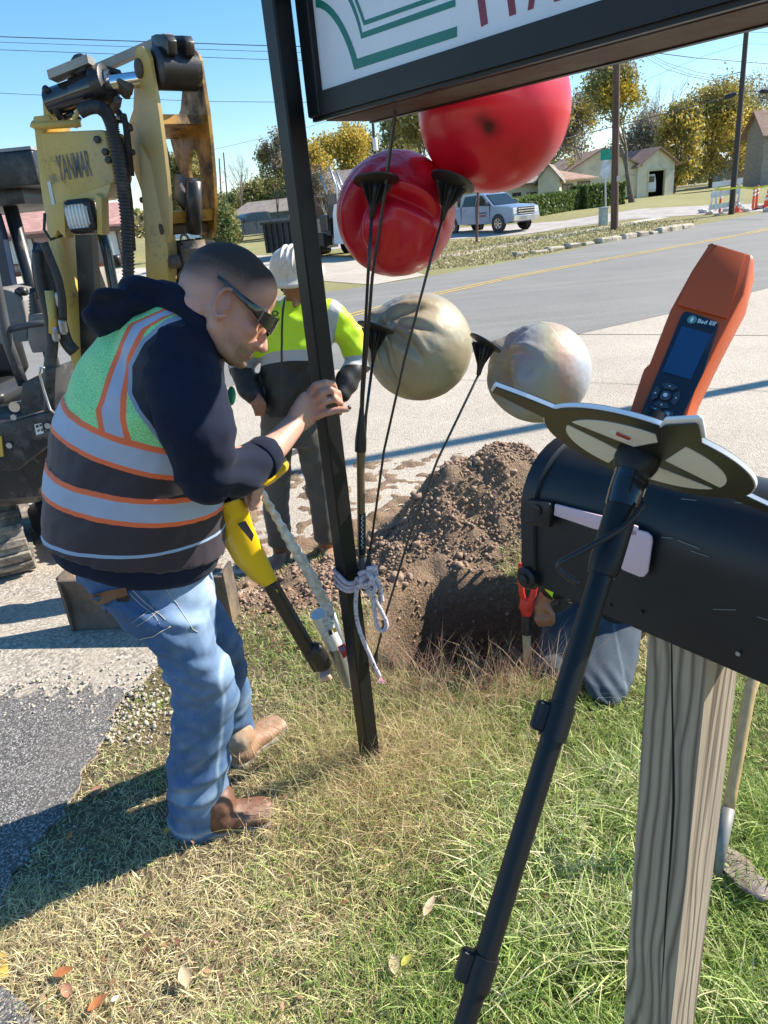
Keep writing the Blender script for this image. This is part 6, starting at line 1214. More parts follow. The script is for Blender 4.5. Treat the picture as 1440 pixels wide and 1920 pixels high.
if q is not None: text3d('chest_lettering', 'OC', q - rt * .02, rt, up, .03, M_BLACK, jk, bold=.03); m = MB(); m.box(q - up * .016 - fw * .004 + rt * .008, (.055, .012, .003), ax=(rt, up, fw)); m.build('chest_bar', mat('brown_print', (.22, .13, .06), .6), jk)
tb = MB(); tb.loft([j2(548, 762, 60, .15), j2(548, 800, 62, .15), j2(556, 830, 58, .13)], 22)
tb.loft([j2(524, 800, 36, .11), j2(516, 870, 30, .10, .0), j2(518, 940, 27, .09), j2(524, 1018, 25, .085)], 18); tb.loft([j2(580, 800, 34, .11), j2(592, 870, 31, .10), j2(602, 940, 27, .09), j2(612, 1010, 25, .085)], 18)
blob('trousers', tb, M_PANT, m2, .010, 3, lambda co, no: folds(co, no, .012, .9))
g1_ = r2(524, 1030); g1_[2] = zt(P2Y) + .005; g2_ = r2(614, 1015); g2_[2] = zt(P2Y) + .01
boot(g1_ + np.array([.02, .1, 0]), g1_ + np.array([-.04, -.17, 0]), .11, .12, g1_ + np.array([.01, .05, .2]), m2, M_BOOT); boot(g2_ + np.array([-.02, .1, 0]), g2_ + np.array([.04, -.17, 0]), .11, .12, g2_ + np.array([0, .05, .2]), m2, M_BOOT)
HU = U2 * .94 + ZV * .2 + rt * .06; HU /= np.linalg.norm(HU); hc = H2 + U2 * .052; M_HAT = mat('scuffed_white_hat', (.66, .62, .53), .35, var=.08, vs=9, dirt=(.42, .36, .26), dirtamt=.3, ds=14)
m = MB(); m.lathe(hc, HU, [(-.018, .152), (-.010, .158), (.0, .145), (.012, .122), (.03, .118), (.07, .108), (.10, .085), (.118, .05), (.124, .0)], 36); m.lathe(hc, HU, [(-.020, .150), (-.004, .118)], 36); ht = m.build('hard_hat', M_HAT, m2, smooth=True)
m = MB(); Fh = np.cross(HU, S2); [m.tube([hc + HU * (.128 * math.cos(a)) + Fh * (.118 * math.sin(a)) + S2 * o_ for a in np.linspace(-1.1, 1.1, 12)], .006, 6) for o_ in (-.03, 0, .03)]; m.build('crown_ridge', M_HAT, ht, smooth=True)
m = MB(); limb(m, [H2 + F2 * .03 + S2 * -.075 - U2 * .02, H2 - F2 * .0 + S2 * -.078 - U2 * .05], [.008, .008], 8); m.build('hat_strap', M_BLACK, m2, smooth=True); m = MB(); limb(m, [H2 + F2 * .03 + S2 * .075 - U2 * .02, H2 - F2 * .0 + S2 * .078 - U2 * .05], [.008, .008], 8); m.build('hat_strap', M_BLACK, m2, smooth=True)
# ---- the man kneeling by the hole, mostly behind the letterbox
m3 = thing('person', 'kneeling man in dark jeans bent over the hole, hidden behind the letterbox', 'person', (.78, 2.35, 0), 'people at the dig')
b = MB(); hp = R(1165, 1150, 2.48); shp = R(1085, 990, 2.62); hd3 = R(1060, 925, 2.66)
limb(b, [hp, (hp + shp) / 2, shp], [.13, .13, .12]); F3 = flatv((-.8, .2, 0)) * .5 - ZV * .8; F3 /= np.linalg.norm(F3); U3 = flatv((-.8, .2, 0)) * .8 + ZV * .5; U3 -= F3 * (U3 @ F3); U3 /= np.linalg.norm(U3); S3 = np.cross(U3, F3); headprims(b, hd3, F3, U3, S3); limb(b, [shp, hd3], [.08, .06])
wr3 = R(1022, 1118, 2.38); limb(b, [shp, R(1100, 1060, 2.40), wr3], [.055, .042, .027])
hand(b, wr3, R(1016, 1140, 2.37), (0, -1, 0), [[R(1006 + i * 9, 1148, 2.37), R(1005 + i * 8, 1161, 2.35), R(1010 + i * 8, 1171, 2.36), R(1017 + i * 7, 1173 - i * 2, 2.38)] for i in range(4)], [R(1026, 1138, 2.36), R(1036, 1152, 2.34), R(1037, 1165, 2.34)], .036, .014, .0095)
limb(b, [hp, R(1140, 1270, 2.24), R(1180, 1268, 2.38), R(1210, 1235, 2.5)], [.08, .045, .04, .04]); limb(b, [hp, R(1045, 1250, 2.34), R(1078, 1285, 2.42)], [.08, .05, .04])
blob('body', b, M_SKIN2, m3, .0075, 3)
b = MB(); limb(b, [hp + ZV * .05, (hp + shp) / 2, shp], [.15, .165, .15]); limb(b, [shp, R(1100, 1062, 2.40), R(1052, 1100, 2.39), R(1032, 1106, 2.385)], [.085, .07, .052, .04]); limb(b, [shp, R(1120, 1060, 2.6)], [.085, .07]); blob('jacket', b, M_JBLK, m3, .010, 3, lambda co, no: folds(co, no, .01))
m = MB(); dd_ = wr3 - R(1050, 1098, 2.39); dd_ /= np.linalg.norm(dd_); m.lathe(R(1030, 1106, 2.385) - dd_ * .02, dd_, [(0, .042), (.03, .040), (.034, .034)], 20); m.build('cuff', M_HIVIS, m3, smooth=True)
b = MB(); mb_ = mpp(R(1150, 1250, 2.3))
b.loft([(R(1150, 1125, 2.50), rt * .115, np.array([0, .14, 0])), (R(1150, 1165, 2.40), rt * .112, np.array([0, .12, 0])), (R(1144, 1215, 2.28), rt * .105, np.array([0, .105, 0])), (R(1137, 1265, 2.16), rt * .092, np.array([0, .09, 0])), (R(1134, 1300, 2.10), rt * .068, np.array([0, .07, 0]))], 22)
limb(b, [R(1145, 1302, 2.16), R(1176, 1284, 2.27), R(1196, 1262, 2.36), R(1208, 1240, 2.46)], [.055, .066, .064, .055]); limb(b, [R(1150, 1150, 2.5), R(1060, 1200, 2.40), R(1035, 1262, 2.30), R(1075, 1290, 2.42)], [.13, .105, .088, .075])
blob('jeans', b, M_DENIMD, m3, .0065, 2, lambda co, no: folds(co, no, .007, 1.3) + .005 * np.exp(-(np.linalg.norm(co - R(1140, 1290, 2.08), axis=1) / .08) ** 2) * np.sin((co @ rt) * 110 + (co @ up) * 60) + .007 * np.exp(-(np.linalg.norm(co - R(1190, 1245, 2.3), axis=1) / .09) ** 2) * np.sin((co @ up) * 95), lambda co: {'fade': .25 * np.exp(-(np.linalg.norm(co - R(1130, 1230, 2.1), axis=1) / .09) ** 2) + .5 * np.exp(-(((co - R(1172, 1200, 2.2)) @ (rt - .1 * up)) / .004) ** 2)})
boot(R(1222, 1250, 2.62), R(1222, 1205, 2.72) - ZV * .02, .10, .11, R(1208, 1235, 2.5), m3, M_BOOT)
# ------------------------------------------------------------------ vinyl balls on rods
def vinyl(name, c0, c1, metal, rough_, tr=.2, ramp3=None, bsc=3):
    k = N(name); n1 = k.noise(bsc, 4, .6); n2 = k.noise(12, 8, .7); c = k.mix(k.ramp(n1, [(.35, 0), (.65, 1)]), c0, c1)
    if ramp3:
        t = k.n('TexCoord'); sp = k.n('SeparateXYZ'); k.l(t.outputs['Object'], sp.inputs[0]); v = k.math('ADD', k.math('MULTIPLY_ADD', sp.outputs[0], 2.6, .5), k.math('MULTIPLY_ADD', n1, .5, -.25)); c = k.ramp(v, ramp3)
    sm_ = k.attr('smudge'); c = k.mix(sm_, c, tuple(x * .12 for x in c0)); c = k.mix(k.ramp(n2, [(.55, 0), (.8, .3)]), c, tuple(x * .6 for x in c0))
    k.base(c).rough(k.math('MULTIPLY_ADD', n2, .2, rough_ - .08)).bump(k.math('ADD', n1, k.math('MULTIPLY', n2, .3)), .15, .006); k.set(Metallic=metal)
    k.set(Coat_Weight=.35, Coat_Roughness=.15)
    if tr:
        tn = k.n('BsdfTranslucent'); k.l(c, tn.inputs[0]); ms = k.n('MixShader'); ms.inputs[0].default_value = tr; k.l(k.b.outputs[0], ms.inputs[1]); k.l(tn.outputs[0], ms.inputs[2]); k.l(ms.outputs[0], k.t.nodes['Material Output'].inputs[0])
    return k.m
M_RED = vinyl('red_vinyl', (.58, .007, .026), (.66, .011, .036), 0, .36, .22)
M_BRZ = vinyl('bronze_vinyl', (.30, .245, .14), (.40, .35, .24), .12, .42, .08)
M_IRI = vinyl('faded_silver_vinyl', (.42, .40, .35), (.5, .49, .45), .12, .48, .08, [(.15, (.26, .24, .19)), (.35, (.30, .31, .33)), (.52, (.38, .34, .22)), (.66, (.45, .28, .20)), (.8, (.42, .44, .48))])
def ball(label, c, r_, pinch, mt, depth, creases, seed, spike=0.0, smudges=(), flat=None, cw=.9, dents=()):
    bm = bmesh.new(); bmesh.ops.create_icosphere(bm, subdivisions=7, radius=1); v = np.array([x.co[:] for x in bm.verts]); f = np.array([[x.index for x in q.verts] for q in bm.faces]); bm.free()
    rr = np.ones(len(v)); 
    if pinch is not None:
        q = np.array(pinch, float); q /= np.linalg.norm(q); t1 = np.cross(q, up); t1 /= np.linalg.norm(t1); t2 = np.cross(q, t1); a = np.arccos(np.clip(v @ q, -1, 1)); ph = np.arctan2(v @ t2, v @ t1)
        rr -= depth * np.exp(-(a / .55) ** 2); rr += spike * np.exp(-(a / .17) ** 2)
        for (p0, amp, wd, ext) in creases:
            dp = np.angle(np.exp(1j * (ph - p0))); rr += amp * (-np.exp(-(dp / wd) ** 2) + .55 * np.exp(-((np.abs(dp) - wd * 2.0) / (wd * 1.1)) ** 2)) * np.exp(-((a - .5 * ext) / (ext * .5)) ** 2)
        rr += .004 * np.array([fbm(x, 5, seed, 3) for x in v]) * (1 + 3 * np.exp(-(a / cw) ** 2))
    else: rr += .0015 * np.array([fbm(x, 3, seed, 2) for x in v])
    sm_ = np.zeros(len(v)); P3 = np.array(c) + v * (rr * r_)[:, None] * (np.array(flat) if flat is not None else 1)
    nrm_ = v
    for (px, py, ln, wd, an, dep) in dents:
        w_ = ray(px, py); w_ /= np.linalg.norm(w_); oc = CP - np.array(c); bb = oc @ w_; disc = bb * bb - (oc @ oc - r_ * r_); hit = CP + w_ * (-bb - math.sqrt(max(disc, 0))); mm_ = mpp(hit); a = math.radians(an); du = rt * math.cos(a) + up * math.sin(a); n0_ = (hit - np.array(c)) / np.linalg.norm(hit - np.array(c)); du = du - n0_ * (du @ n0_); du /= np.linalg.norm(du); dv = np.cross(n0_, du)
        q_ = P3 - hit; front = (v @ n0_) > .15; U_c = (q_ @ du) / (ln * mm_); V_c = (q_ @ dv) / (wd * mm_); V_c = V_c + .35 * U_c * U_c; e_ = np.exp(-U_c ** 2) * (-np.exp(-V_c ** 2) + .45 * np.exp(-((V_c - 2.0) / .9) ** 2) + .25 * np.exp(-((V_c + 2.2) / .9) ** 2)) * front; P3 = P3 + v * (e_ * dep)[:, None]
    for (sx, sy, sr, sa) in smudges:
        w_ = ray(sx, sy); w_ /= np.linalg.norm(w_); oc = CP - np.array(c); bb = oc @ w_; disc = bb * bb - (oc @ oc - r_ * r_)
        hit = CP + w_ * (-bb - math.sqrt(max(disc, 0))); d = np.linalg.norm(P3 - hit, axis=1); sm_ += sa * np.exp(-(d / sr) ** 2) * (1 + .8 * np.array([vn(x, 40) if dd < 3 * sr else 0 for x, dd in zip(P3, d)]))
    o = arrmesh('vinyl_ball', P3 - np.array(c), f, mt, None, {'smudge': ('FLOAT', np.clip(sm_, 0, 1))}, True); o.location = V(c); ORG[o.name] = np.array(c); return tag(o, label, 'ball', 'vinyl balls on the rod stand')
B1 = R(926, 208, 1.98); B2 = R(742, 402, 2.02); B3 = R(786, 651, 2.10); B4 = R(1013, 699, 2.08)
ball('largest red ball, round and taut, tucked under the sign box', B1, 141 * mpp(B1), None, M_RED, 0, [], 1, smudges=[(903, 222, .016, .6), (922, 240, .018, .95), (868, 180, .02, .25), (965, 290, .035, .25)])
ball('smaller red ball, half deflated and creased below its black cup', B2, 111 * mpp(B2), -fw * .80 - rt * .35 + up * .62, M_RED, .05, [], 4, dents=[(664, 405, 62, 13, 62, .034), (778, 376, 50, 10, -22, .026), (706, 368, 40, 22, 0, .022), (742, 455, 60, 16, 84, .010), (690, 470, 40, 10, 55, .008), (800, 440, 40, 14, 100, .006)])
ball('dull bronze ball beside the hi-vis jacket, puckered at its left side', B3, 99 * mpp(B3), -rt * .80 + up * .42 - fw * .35, M_BRZ, -.02, [(.4, .03, .16, 1.3), (-.8, .03, .2, 1.2)], 7, spike=.14, dents=[(748, 588, 46, 10, 12, .016), (728, 690, 62, 5, 98, .008), (748, 632, 46, 8, -38, .011), (775, 645, 34, 7, -60, .006), (722, 655, 40, 9, -80, .010), (775, 610, 45, 8, -15, .006)])
ball('faded silver ball with orange blush, sagging left of the orange receiver', B4, 93 * mpp(B4), -rt * .86 + up * .44 - fw * .2, M_IRI, .02, [(.9, .04, .2, 1.5), (-.3, .03, .2, 1.2)], 9, spike=.20, flat=None, dents=[(955, 634, 34, 8, 18, .014), (936, 702, 52, 22, 92, .030), (982, 688, 30, 18, -60, .010), (968, 660, 36, 8, -20, .008), (955, 740, 40, 10, 80, .010)])
stand = thing('rod_stand', 'black rods with cups on a tan pole roped to the sign post', 'display stand', (-.05, 1.92, .6))
def cup(cx, cy, nx, ny, Y, rpx, nrm, Yn=None):
    c = R(cx, cy, Y); n_ = R(nx, ny, Yn or Y + .01); m = MB(); nrm = np.array(nrm, float); nrm /= np.linalg.norm(nrm); rr_ = rpx * mpp(c)
    m.lathe(c, nrm, [(-.002, rr_), (.002, rr_ * 1.01), (.004, rr_ * .9), (.0035, rr_ * .35), (-.002, rr_ * .3)], 40); m.lathe(c, nrm, [(-.002, rr_), (-.007, rr_ * .55), (-.012, rr_ * .3)], 40)
    o = m.build('cup', M_BLACK, stand, smooth=True, auto=50); d = n_ - c; L = np.linalg.norm(d); d /= L
    m = MB(); m.tube([c, c + d * L * .35, c + d * L * .8, n_], [.019, .016, .008, .006], 16); m.build('cup_neck', M_BLACK, o, smooth=True)
    sd2 = np.cross(d, nrm); sd2 = sd2 / (np.linalg.norm(sd2) + 1e-9)
    for i in range(5):
        a = math.pi * i / 5; w_ = math.cos(a) * rt + math.sin(a) * fw; w_ -= d * (w_ @ d); w_ /= np.linalg.norm(w_); m = MB()
        for s in (-1, 1): m.prism([c + w_ * s * .004 - nrm * .004, c + w_ * s * rr_ * .75 - nrm * .005, c + w_ * s * .007 + d * L * .75], np.cross(w_, d) * .0015)
        m.build('web', M_BLACK, o)
    for s in (-1, 1):      # slots
        for q in (.45, .65):
            m = MB(); pts = [c + nrm * .0046 + (np.cross(nrm, fw) / np.linalg.norm(np.cross(nrm, fw)) * math.cos(a) + np.cross(nrm, np.cross(nrm, fw)) * math.sin(a)) * rr_ * q for a in np.linspace(-.7 + (0 if s > 0 else math.pi), .7 + (0 if s > 0 else math.pi), 9)]; m.tube(pts, .0016, 4); m.build('slot', mat('slot_light', (.30, .02, .03), .5), o)
    return n_
M_ROD = mat('black_fibreglass_rod', (.02, .02, .022), .3, var=.1, coat=.3)
n1_ = cup(705, 338, 697, 408, 1.86, 43, up * .97 + fw * -.12 + rt * -.03); n2_ = cup(849, 341, 829, 413, 1.88, 43, up * .90 - rt * -.34 - fw * .1); n3_ = cup(705, 614, 699, 677, 1.96, 36, up * .93 + rt * .25 - fw * .08); n4_ = cup(910, 643, 897, 703, 1.93, 33, up * .75 + rt * .45 - fw * .1 + up * .0)
def rod(pts, r_=.0042): m = MB(); m.tube(pts, r_, 8); m.build('rod', M_ROD, stand, smooth=True)
rod([n1_, R(690, 520, 1.90), R(678, 740, 1.915), R(677, 780, 1.92)]); rod([R(757, 120, 1.80), R(741, 212, 1.82), R(716, 400, 1.85), R(698, 520, 1.88), R(681, 740, 1.912), R(679, 780, 1.92)])
rod([n3_, R(686, 780, 1.93), R(680, 900, 1.93)]); rod([n2_, R(800, 515, 1.90), R(757, 680, 1.90), R(720, 845, 1.90), R(693, 1040, 1.90)], .0036); rod([n4_, R(820, 863, 1.92), R(770, 997, 1.90), R(724, 1150, 1.88), R(705, 1228, 1.86)], .0036)
def sleeve(p, q, rs, name='rod_sleeve', mt=None): m = MB(); k_ = len(rs); p = np.array(p); q = np.array(q); m.tube([p + (q - p) * i / (k_ - 1) for i in range(k_)], rs, 16); return m.build(name, mt or M_BLACK, stand, smooth=True, auto=40)
sleeve(R(678, 764, 1.92), R(676, 846, 1.92), [.006, .009, .013, .0165, .0165]); sleeve(R(692, 1036, 1.885), R(688, 1104, 1.88), [.005, .009, .014, .019]); sleeve(R(706, 1222, 1.865), R(701, 1252, 1.86), [.004, .009, .007])
M_TAN = mat('tan_anodised_pole', (.20, .145, .085), .35, .5, .15); m = MB(); m.tube([R(676, 840, 1.92), R(678, 1056, 1.92)], .0115, 16); m.build('pole', M_TAN, stand, smooth=True, auto=40)
m = MB(); m.tube([R(678, 962, 1.92), R(678.5, 1038, 1.92)], .0122, 16); lb = m.build('label_band', M_BLACK, stand, smooth=True, auto=40)
q = R(680, 1034, 1.905); text3d('label_text', 'balloons', q, up, -rt, .011, M_WHITE, lb, th=-.004, w=.085) if False else None
rg = np.random.default_rng(3); m = MB(); pts = [R(679 + 2.2 * math.sin(i * 1.9), 966 + i * 2.5, 1.907) for i in range(26)]; m.tube(pts, .0012, 4); m.build('label_script', M_WHITE, lb)
m = MB(); m.tube([R(678, 1044, 1.92), R(678.5, 1058, 1.92)], .013, 14); m.build('ferrule', M_GALV, stand, smooth=True, auto=40)
# ---- rope
k = N('braided_rope'); v = k.vor(260, 'F1', 1); g = k.n('RGBToBW'); k.l(v, g.inputs[0]); c = k.ramp(g.outputs[0], [(.3, (.62, .53, .60)), (.55, (.72, .66, .70)), (.78, (.08, .06, .12)), (.82, (.70, .50, .58))], True); wv = k.n('TexWave'); wv.inputs['Scale'].default_value = 150; wv.inputs['Distortion'].default_value = 2; k.l(k.co(), wv.inputs['Vector']); k.base(c).rough(.85).bump(wv.outputs[0], .6, .003); M_ROPE = k.m
def spl(pts, n=8):
    q = [np.array(p) for p in pts]; o = []
    for i in range(len(q) - 1):
        p0, p1, p2, p3 = q[max(i - 1, 0)], q[i], q[i + 1], q[min(i + 2, len(q) - 1)]
        for s in np.linspace(0, 1, n + 1)[:-1]: o.append(.5 * ((2 * p1) + (-p0 + p2) * s + (2 * p0 - 5 * p1 + 4 * p2 - p3) * s * s + (-p0 + 3 * p1 - 3 * p2 + p3) * s ** 3))
    return o + [q[-1]]
rope = thing('rope', 'pink and white braided rope knotted round the sign post and tan pole', 'rope', R(690, 1085, 1.86)); RR = .0062
for i, zz in enumerate((1074, 1083, 1092)):
    pr_ = np.array(R(655, zz - 2, 1.87)); zc_ = pr_[2]; pc_ = PC + E2 * .018 + E1 * .015; m = MB(); ring = []
    for t in np.linspace(0, 2 * math.pi, 28, endpoint=False):
        ct, st = math.cos(t), math.sin(t); sq = (abs(ct) ** 5 + abs(st) ** 5) ** (-.2); ring.append(pc_ + E1 * ct * sq * (.047) + E2 * st * sq * .052 + ZV * (zc_ + .006 * math.sin(t * 2 + i) + .004 * math.cos(3 * t)))
    m.tube(ring, RR, 10, closed=True); m.build('rope_turn', M_ROPE, rope, smooth=True)
for pts in ([(672, 1078), (684, 1072), (696, 1082), (692, 1098), (680, 1100), (676, 1088), (688, 1080), (702, 1088)], [(668, 1084), (680, 1094), (694, 1092), (706, 1078), (700, 1066), (688, 1066)], [(686, 1108), (696, 1112), (704, 1102), (694, 1090), (682, 1096)]):
    m = MB(); m.tube(spl([R(x, y, 1.792 + .008 * math.sin(i * 2.3)) for i, (x, y) in enumerate(pts)]), RR, 10); m.build('knot_loop', M_ROPE, rope, smooth=True)
for pts, Y in (([(694, 1102), (704, 1125), (712, 1140), (722, 1160), (725, 1174), (717, 1183), (707, 1174), (703, 1150), (697, 1120), (690, 1104)], 1.79), ([(672, 1096), (668, 1115), (667, 1140), (671, 1170), (680, 1198), (692, 1225), (702, 1248), (712, 1268)], 1.785), ([(700, 1080), (708, 1090), (714, 1110), (717, 1128)], 1.80), ([(702, 1084), (712, 1102), (713, 1130)], 1.81)):
    m = MB(); m.tube(spl([R(x, y, Y + .004 * math.sin(i)) for i, (x, y) in enumerate(pts)]), RR, 10); m.build('rope_end', M_ROPE, rope, smooth=True)
rg = np.random.default_rng(2)
for i in range(16):
    m = MB(); e = R(713, 1268, 1.786); d = -up * .02 + rt * .008 * rg.normal() + fw * .006 * rg.normal() + rt * .006; m.tube([e, e + d * .6, e + d + rt * .004 * rg.normal()], .0012, 4); m.build('frayed_strand', mat('pink_strand', (.75, .38, .42), .8), rope)
# ---- yellow locator wand held by the man
LOCY0, LOCY1 = 1.70, 1.95
k = N('locator_yellow'); n1 = k.noise(6, 6, .7); k.base(k.mix(k.ramp(n1, [(.55, 0), (.75, .6)]), (.78, .48, .01), (.55, .33, .03))).rough(.35); k.set(Coat_Weight=.2); M_LY = k.m
loc = thing('cable_locator', 'yellow handheld cable locator with black foot held by the man in the vest', 'cable locator', R(610, 1270, 1.95)); 
def ly(y): return LOCY0 + (LOCY1 - LOCY0) * (y - 930) / 340
def lq(x, y, o=0): return R(x, y, ly(y) + o)
secs = []
for (cx, cy, hw, hd, an) in ((430, 942, 24, .032, -20), (436, 960, 30, .040, -20), (446, 1000, 32, .045, -25), (466, 1040, 30, .042, -30), (492, 1078, 22, .034, -30), (508, 1095, 15, .028, -28)):
    cc = lq(cx, cy); a = math.radians(an); mm = mpp(cc); secs.append((cc, (math.cos(a) * rt - math.sin(a) * up) * hw * mm, fw * hd))
m = MB(); m.loft(secs, 28); m.ell(lq(436, 960), (math.cos(.6) * rt) * .035, fw * .04, up * .03)
hs_ = blob('housing', m, M_LY, loc, .005, 3)
m = MB(); m.prism([lq(x, y, -.046) for x, y in ((444, 982), (460, 976), (476, 1003), (472, 1016))], fw * .004); m.build('side_panel', mat('grey_rubber', (.05, .055, .07), .5), hs_, bevel=.0015)
m = MB(); m.box(lq(512, 1096 + 0), (.001, .001, .001)); 
ax_ = lq(604, 1262) - lq(508, 1096); La = np.linalg.norm(ax_); ax_ /= La; sx_ = rt - ax_ * (rt @ ax_); sx_ /= np.linalg.norm(sx_); sy_ = np.cross(ax_, sx_)
m = MB(); m.box(lq(508, 1096) + ax_ * La * .45, (.040, .034, La * .98), ax=(sx_, sy_, ax_), bev=.006); sh_ = m.build('shaft', M_BLACK, loc, auto=30)
m = MB(); m.box(lq(596, 1232), (.066, .05, .13), ax=(sx_, sy_, ax_), bev=.018); m.build('foot', M_BLACK, loc, bevel=.006)
m = MB(); m.box(lq(611, 1266), (.038, .036, .022), ax=(sx_, sy_, ax_), bev=.004); m.build('foot_cap', mat('worn_yellow_pink_tip', (.62, .38, .28), .6), loc)
q = lq(516, 1107) - fw * .022 + 0; m = MB(); m.lathe(q, -sy_ if sy_ @ fw > 0 else sy_, [(0, .011), (.001, .011)], 24); st_ = m.build('round_sticker', mat('yellow_sticker', (.85, .70, .02), .5), sh_)
nd = (-sy_ if sy_ @ fw > 0 else sy_); text3d('sticker_text', 'TX', q + nd * .0014, (rt * .9 + up * .35) / np.linalg.norm(rt * .9 + up * .35), (up * .9 - rt * .35) / np.linalg.norm(up * .9 - rt * .35), .007, M_BLACK, st_, th=.0006, bold=.02, center=True)
m = MB(); m.tube([R(437, 935, 1.72), R(455, 925, 1.71), R(474, 915, 1.70), R(492, 905, 1.695)], .011, 14); m.build('grip', mat('grey_grip', (.16, .17, .19), .5), loc, smooth=True)
m = MB(); m.prism([R(x, y, 1.69 + (905 - y) * .0012) for x, y in ((486, 906), (512, 868), (530, 858), (539, 864), (536, 880), (510, 902), (494, 912))], fw * .05); m.build('display_housing', M_LY, loc, bevel=.006)
m = MB(); m.prism([R(x, y, 1.685 + (905 - y) * .0012) for x, y in ((488, 898), (508, 868), (527, 853), (534, 858), (514, 880), (500, 900))], fw * .05); m.build('display_frame', M_BLACK, loc, bevel=.003)
m = MB(); m.prism([R(x, y, 1.68 + (905 - y) * .0012) for x, y in ((503, 893), (514, 873), (528, 860), (529, 863), (518, 880), (507, 896))], fw * .004); m.build('display_face', mat('display_grey', (.5, .51, .5), .3), loc)
# ---- marking wand with upside-down spray can
wand = thing('marking_wand', 'silver marking wand wrapped in white tape with a white spray can at its end', 'marking wand', R(650, 1280, 2.0))
k = N('crumpled_tape'); n1 = k.noise(35, 6, .7); n2 = k.noise(9, 4); k.base(k.mix(k.ramp(n1, [(.4, 0), (.65, 1)]), (.50, .45, .38), (.80, .79, .76))).rough(.3).bump(n1, .8, .01); M_TAPE = k.m
wp = [(478, 905), (494, 930), (512, 960), (536, 1002), (562, 1045), (588, 1090), (606, 1125), (620, 1150)]; wr = [.010, .010, .011, .014, .017, .018, .017, .014]
m = MB(); pts = spl([R(x, y, 1.80 + (y - 905) * .0006) for x, y in wp], 10); rr_ = np.interp(np.linspace(0, 1, len(pts)), np.linspace(0, 1, 8), wr); m.tube(pts, list(rr_), 14)
blob('taped_shaft', m, M_TAPE, wand, .0035, 1, lambda co, no: np.array([.0028 * fbm(q, 45, 5, 3) + .0015 * math.sin(q @ up * 300 + q @ rt * 180) for q in co]))
ca, cb = R(598, 1152, 1.925), R(628, 1210, 1.955); dc = (cb - ca) / np.linalg.norm(cb - ca); Lc = np.linalg.norm(cb - ca)
m = MB(); m.lathe(ca, dc, [(0, .020), (-.004, .024), (-.004, .0265), (.002, .0265), (.004, .0255), (Lc, .0255)], 30); cn = m.build('spray_can', mat('white_can_print', (.70, .72, .74), .3, .15, .04), wand, smooth=True, auto=35)
def onc(x, y, Y): return R(x, y, Y)
for x, y, c_ in ((619, 1187, M_BLACK), (627, 1182, M_LY)): m = MB(); m.prism([R(x + a, y + b_, 1.905) for a, b_ in ((-4, -3), (2, -6), (5, 2), (-1, 5))], fw * .006); m.build('can_symbol', c_, cn)
m = MB(); m.ell(R(624, 1168, 1.905), rt * .0035, fw * .004, up * .0035); m.build('can_logo', mat('green_dot', (.25, .45, .05), .5), cn)
for i in range(5): m = MB(); m.box(R(610 + i * 2, 1165 + i * 9, 1.902), (.018, .0015, .006), ax=(rt * .9 + up * .4, up, fw)); m.build('can_print_line', mat('grey_print', (.3, .3, .32), .6), cn)
M_WG = mat('galvanised_wand', (.30, .31, .32), .35, .6, .1)
a2, b2 = R(628, 1212, 1.955), R(652, 1285, 2.0); m = MB(); m.tube([a2, a2 + (b2 - a2) * .6, b2], [.024, .022, .014], 18); wg = m.build('can_holder', M_WG, wand, smooth=True, auto=40)
m = MB(); m.tube([R(622, 1150, 1.97), R(642, 1210, 1.985), R(655, 1285, 2.01)], .012, 12); m.build('lower_tube', M_WG, wand, smooth=True)
m = MB(); m.prism([R(x, y, 1.925) for x, y in ((633, 1213), (646, 1206), (654, 1228), (644, 1235))], fw * .004); sk_ = m.build('red_sticker', mat('red_print', (.55, .04, .05), .4), wg); m = MB(); m.prism([R(x, y, 1.922) for x, y in ((637, 1215), (644, 1211), (647, 1219), (640, 1222))], fw * .002); m.build('sticker_stripe', mat('blue_print', (.1, .2, .5), .4), sk_)
# ---- red D-handle shovel beside the kneeling man
sv = thing('shovel', 'shovel with red D handle standing at the hole by the kneeling man', 'shovel', R(990, 1320, 2.36), 'shovels'); M_WOOD = mat('ash_handle', (.52, .35, .17), .6, var=.2, vs=10, sc=(6, 6, .5)); M_REDP = mat('red_plastic', (.60, .03, .025), .4)
m = MB(); m.tube([R(987, 1185, 2.38), R(990, 1260, 2.37), R(990, 1330, 2.36)], .0165, 14); m.build('shaft', M_WOOD, sv, smooth=True)
m = MB(); m.tube([R(988, 1150, 2.385), R(987, 1188, 2.38)], .020, 14); m.build('tape_wrap', M_BLACK, sv, smooth=True, auto=40)
m = MB(); m.loft([(R(988, 1156, 2.37), rt * .018, fw * .018), (R(987, 1140, 2.37), rt * .028, fw * .016), (R(988, 1128, 2.37), rt * .030, fw * .012)], 16); 
limb(m, [R(984, 1135, 2.38), R(978, 1110, 2.37), R(975, 1080, 2.37), R(976, 1060, 2.37)], [.013, .012, .011, .011], 12); limb(m, [R(990, 1138, 2.36), R(999, 1118, 2.35), R(1006, 1090, 2.35), R(1005, 1062, 2.36)], [.014, .013, .011, .011], 12); limb(m, [R(976, 1060, 2.37), R(1005, 1060, 2.36)], [.012, .012], 12)
blob('d_handle', m, M_REDP, sv, .005, 2)
m = MB(); m.prism([R(x, y, 2.35) for x, y in ((975, 1298), (1004, 1296), (1006, 1325), (978, 1330))], fw * .01); m.build('blade', M_REDP, sv, bevel=.003)
sv2 = thing('shovel', 'shovel with bare wooden shaft lying blade down behind the letterbox post', 'shovel', R(1370, 1670, 1.3), 'shovels')
m = MB(); m.tube([R(1445, 1180, 1.62), R(1405, 1300, 1.50), R(1372, 1480, 1.42), R(1362, 1540, 1.38)], .0155, 14); m.build('shaft', M_WOOD, sv2, smooth=True)
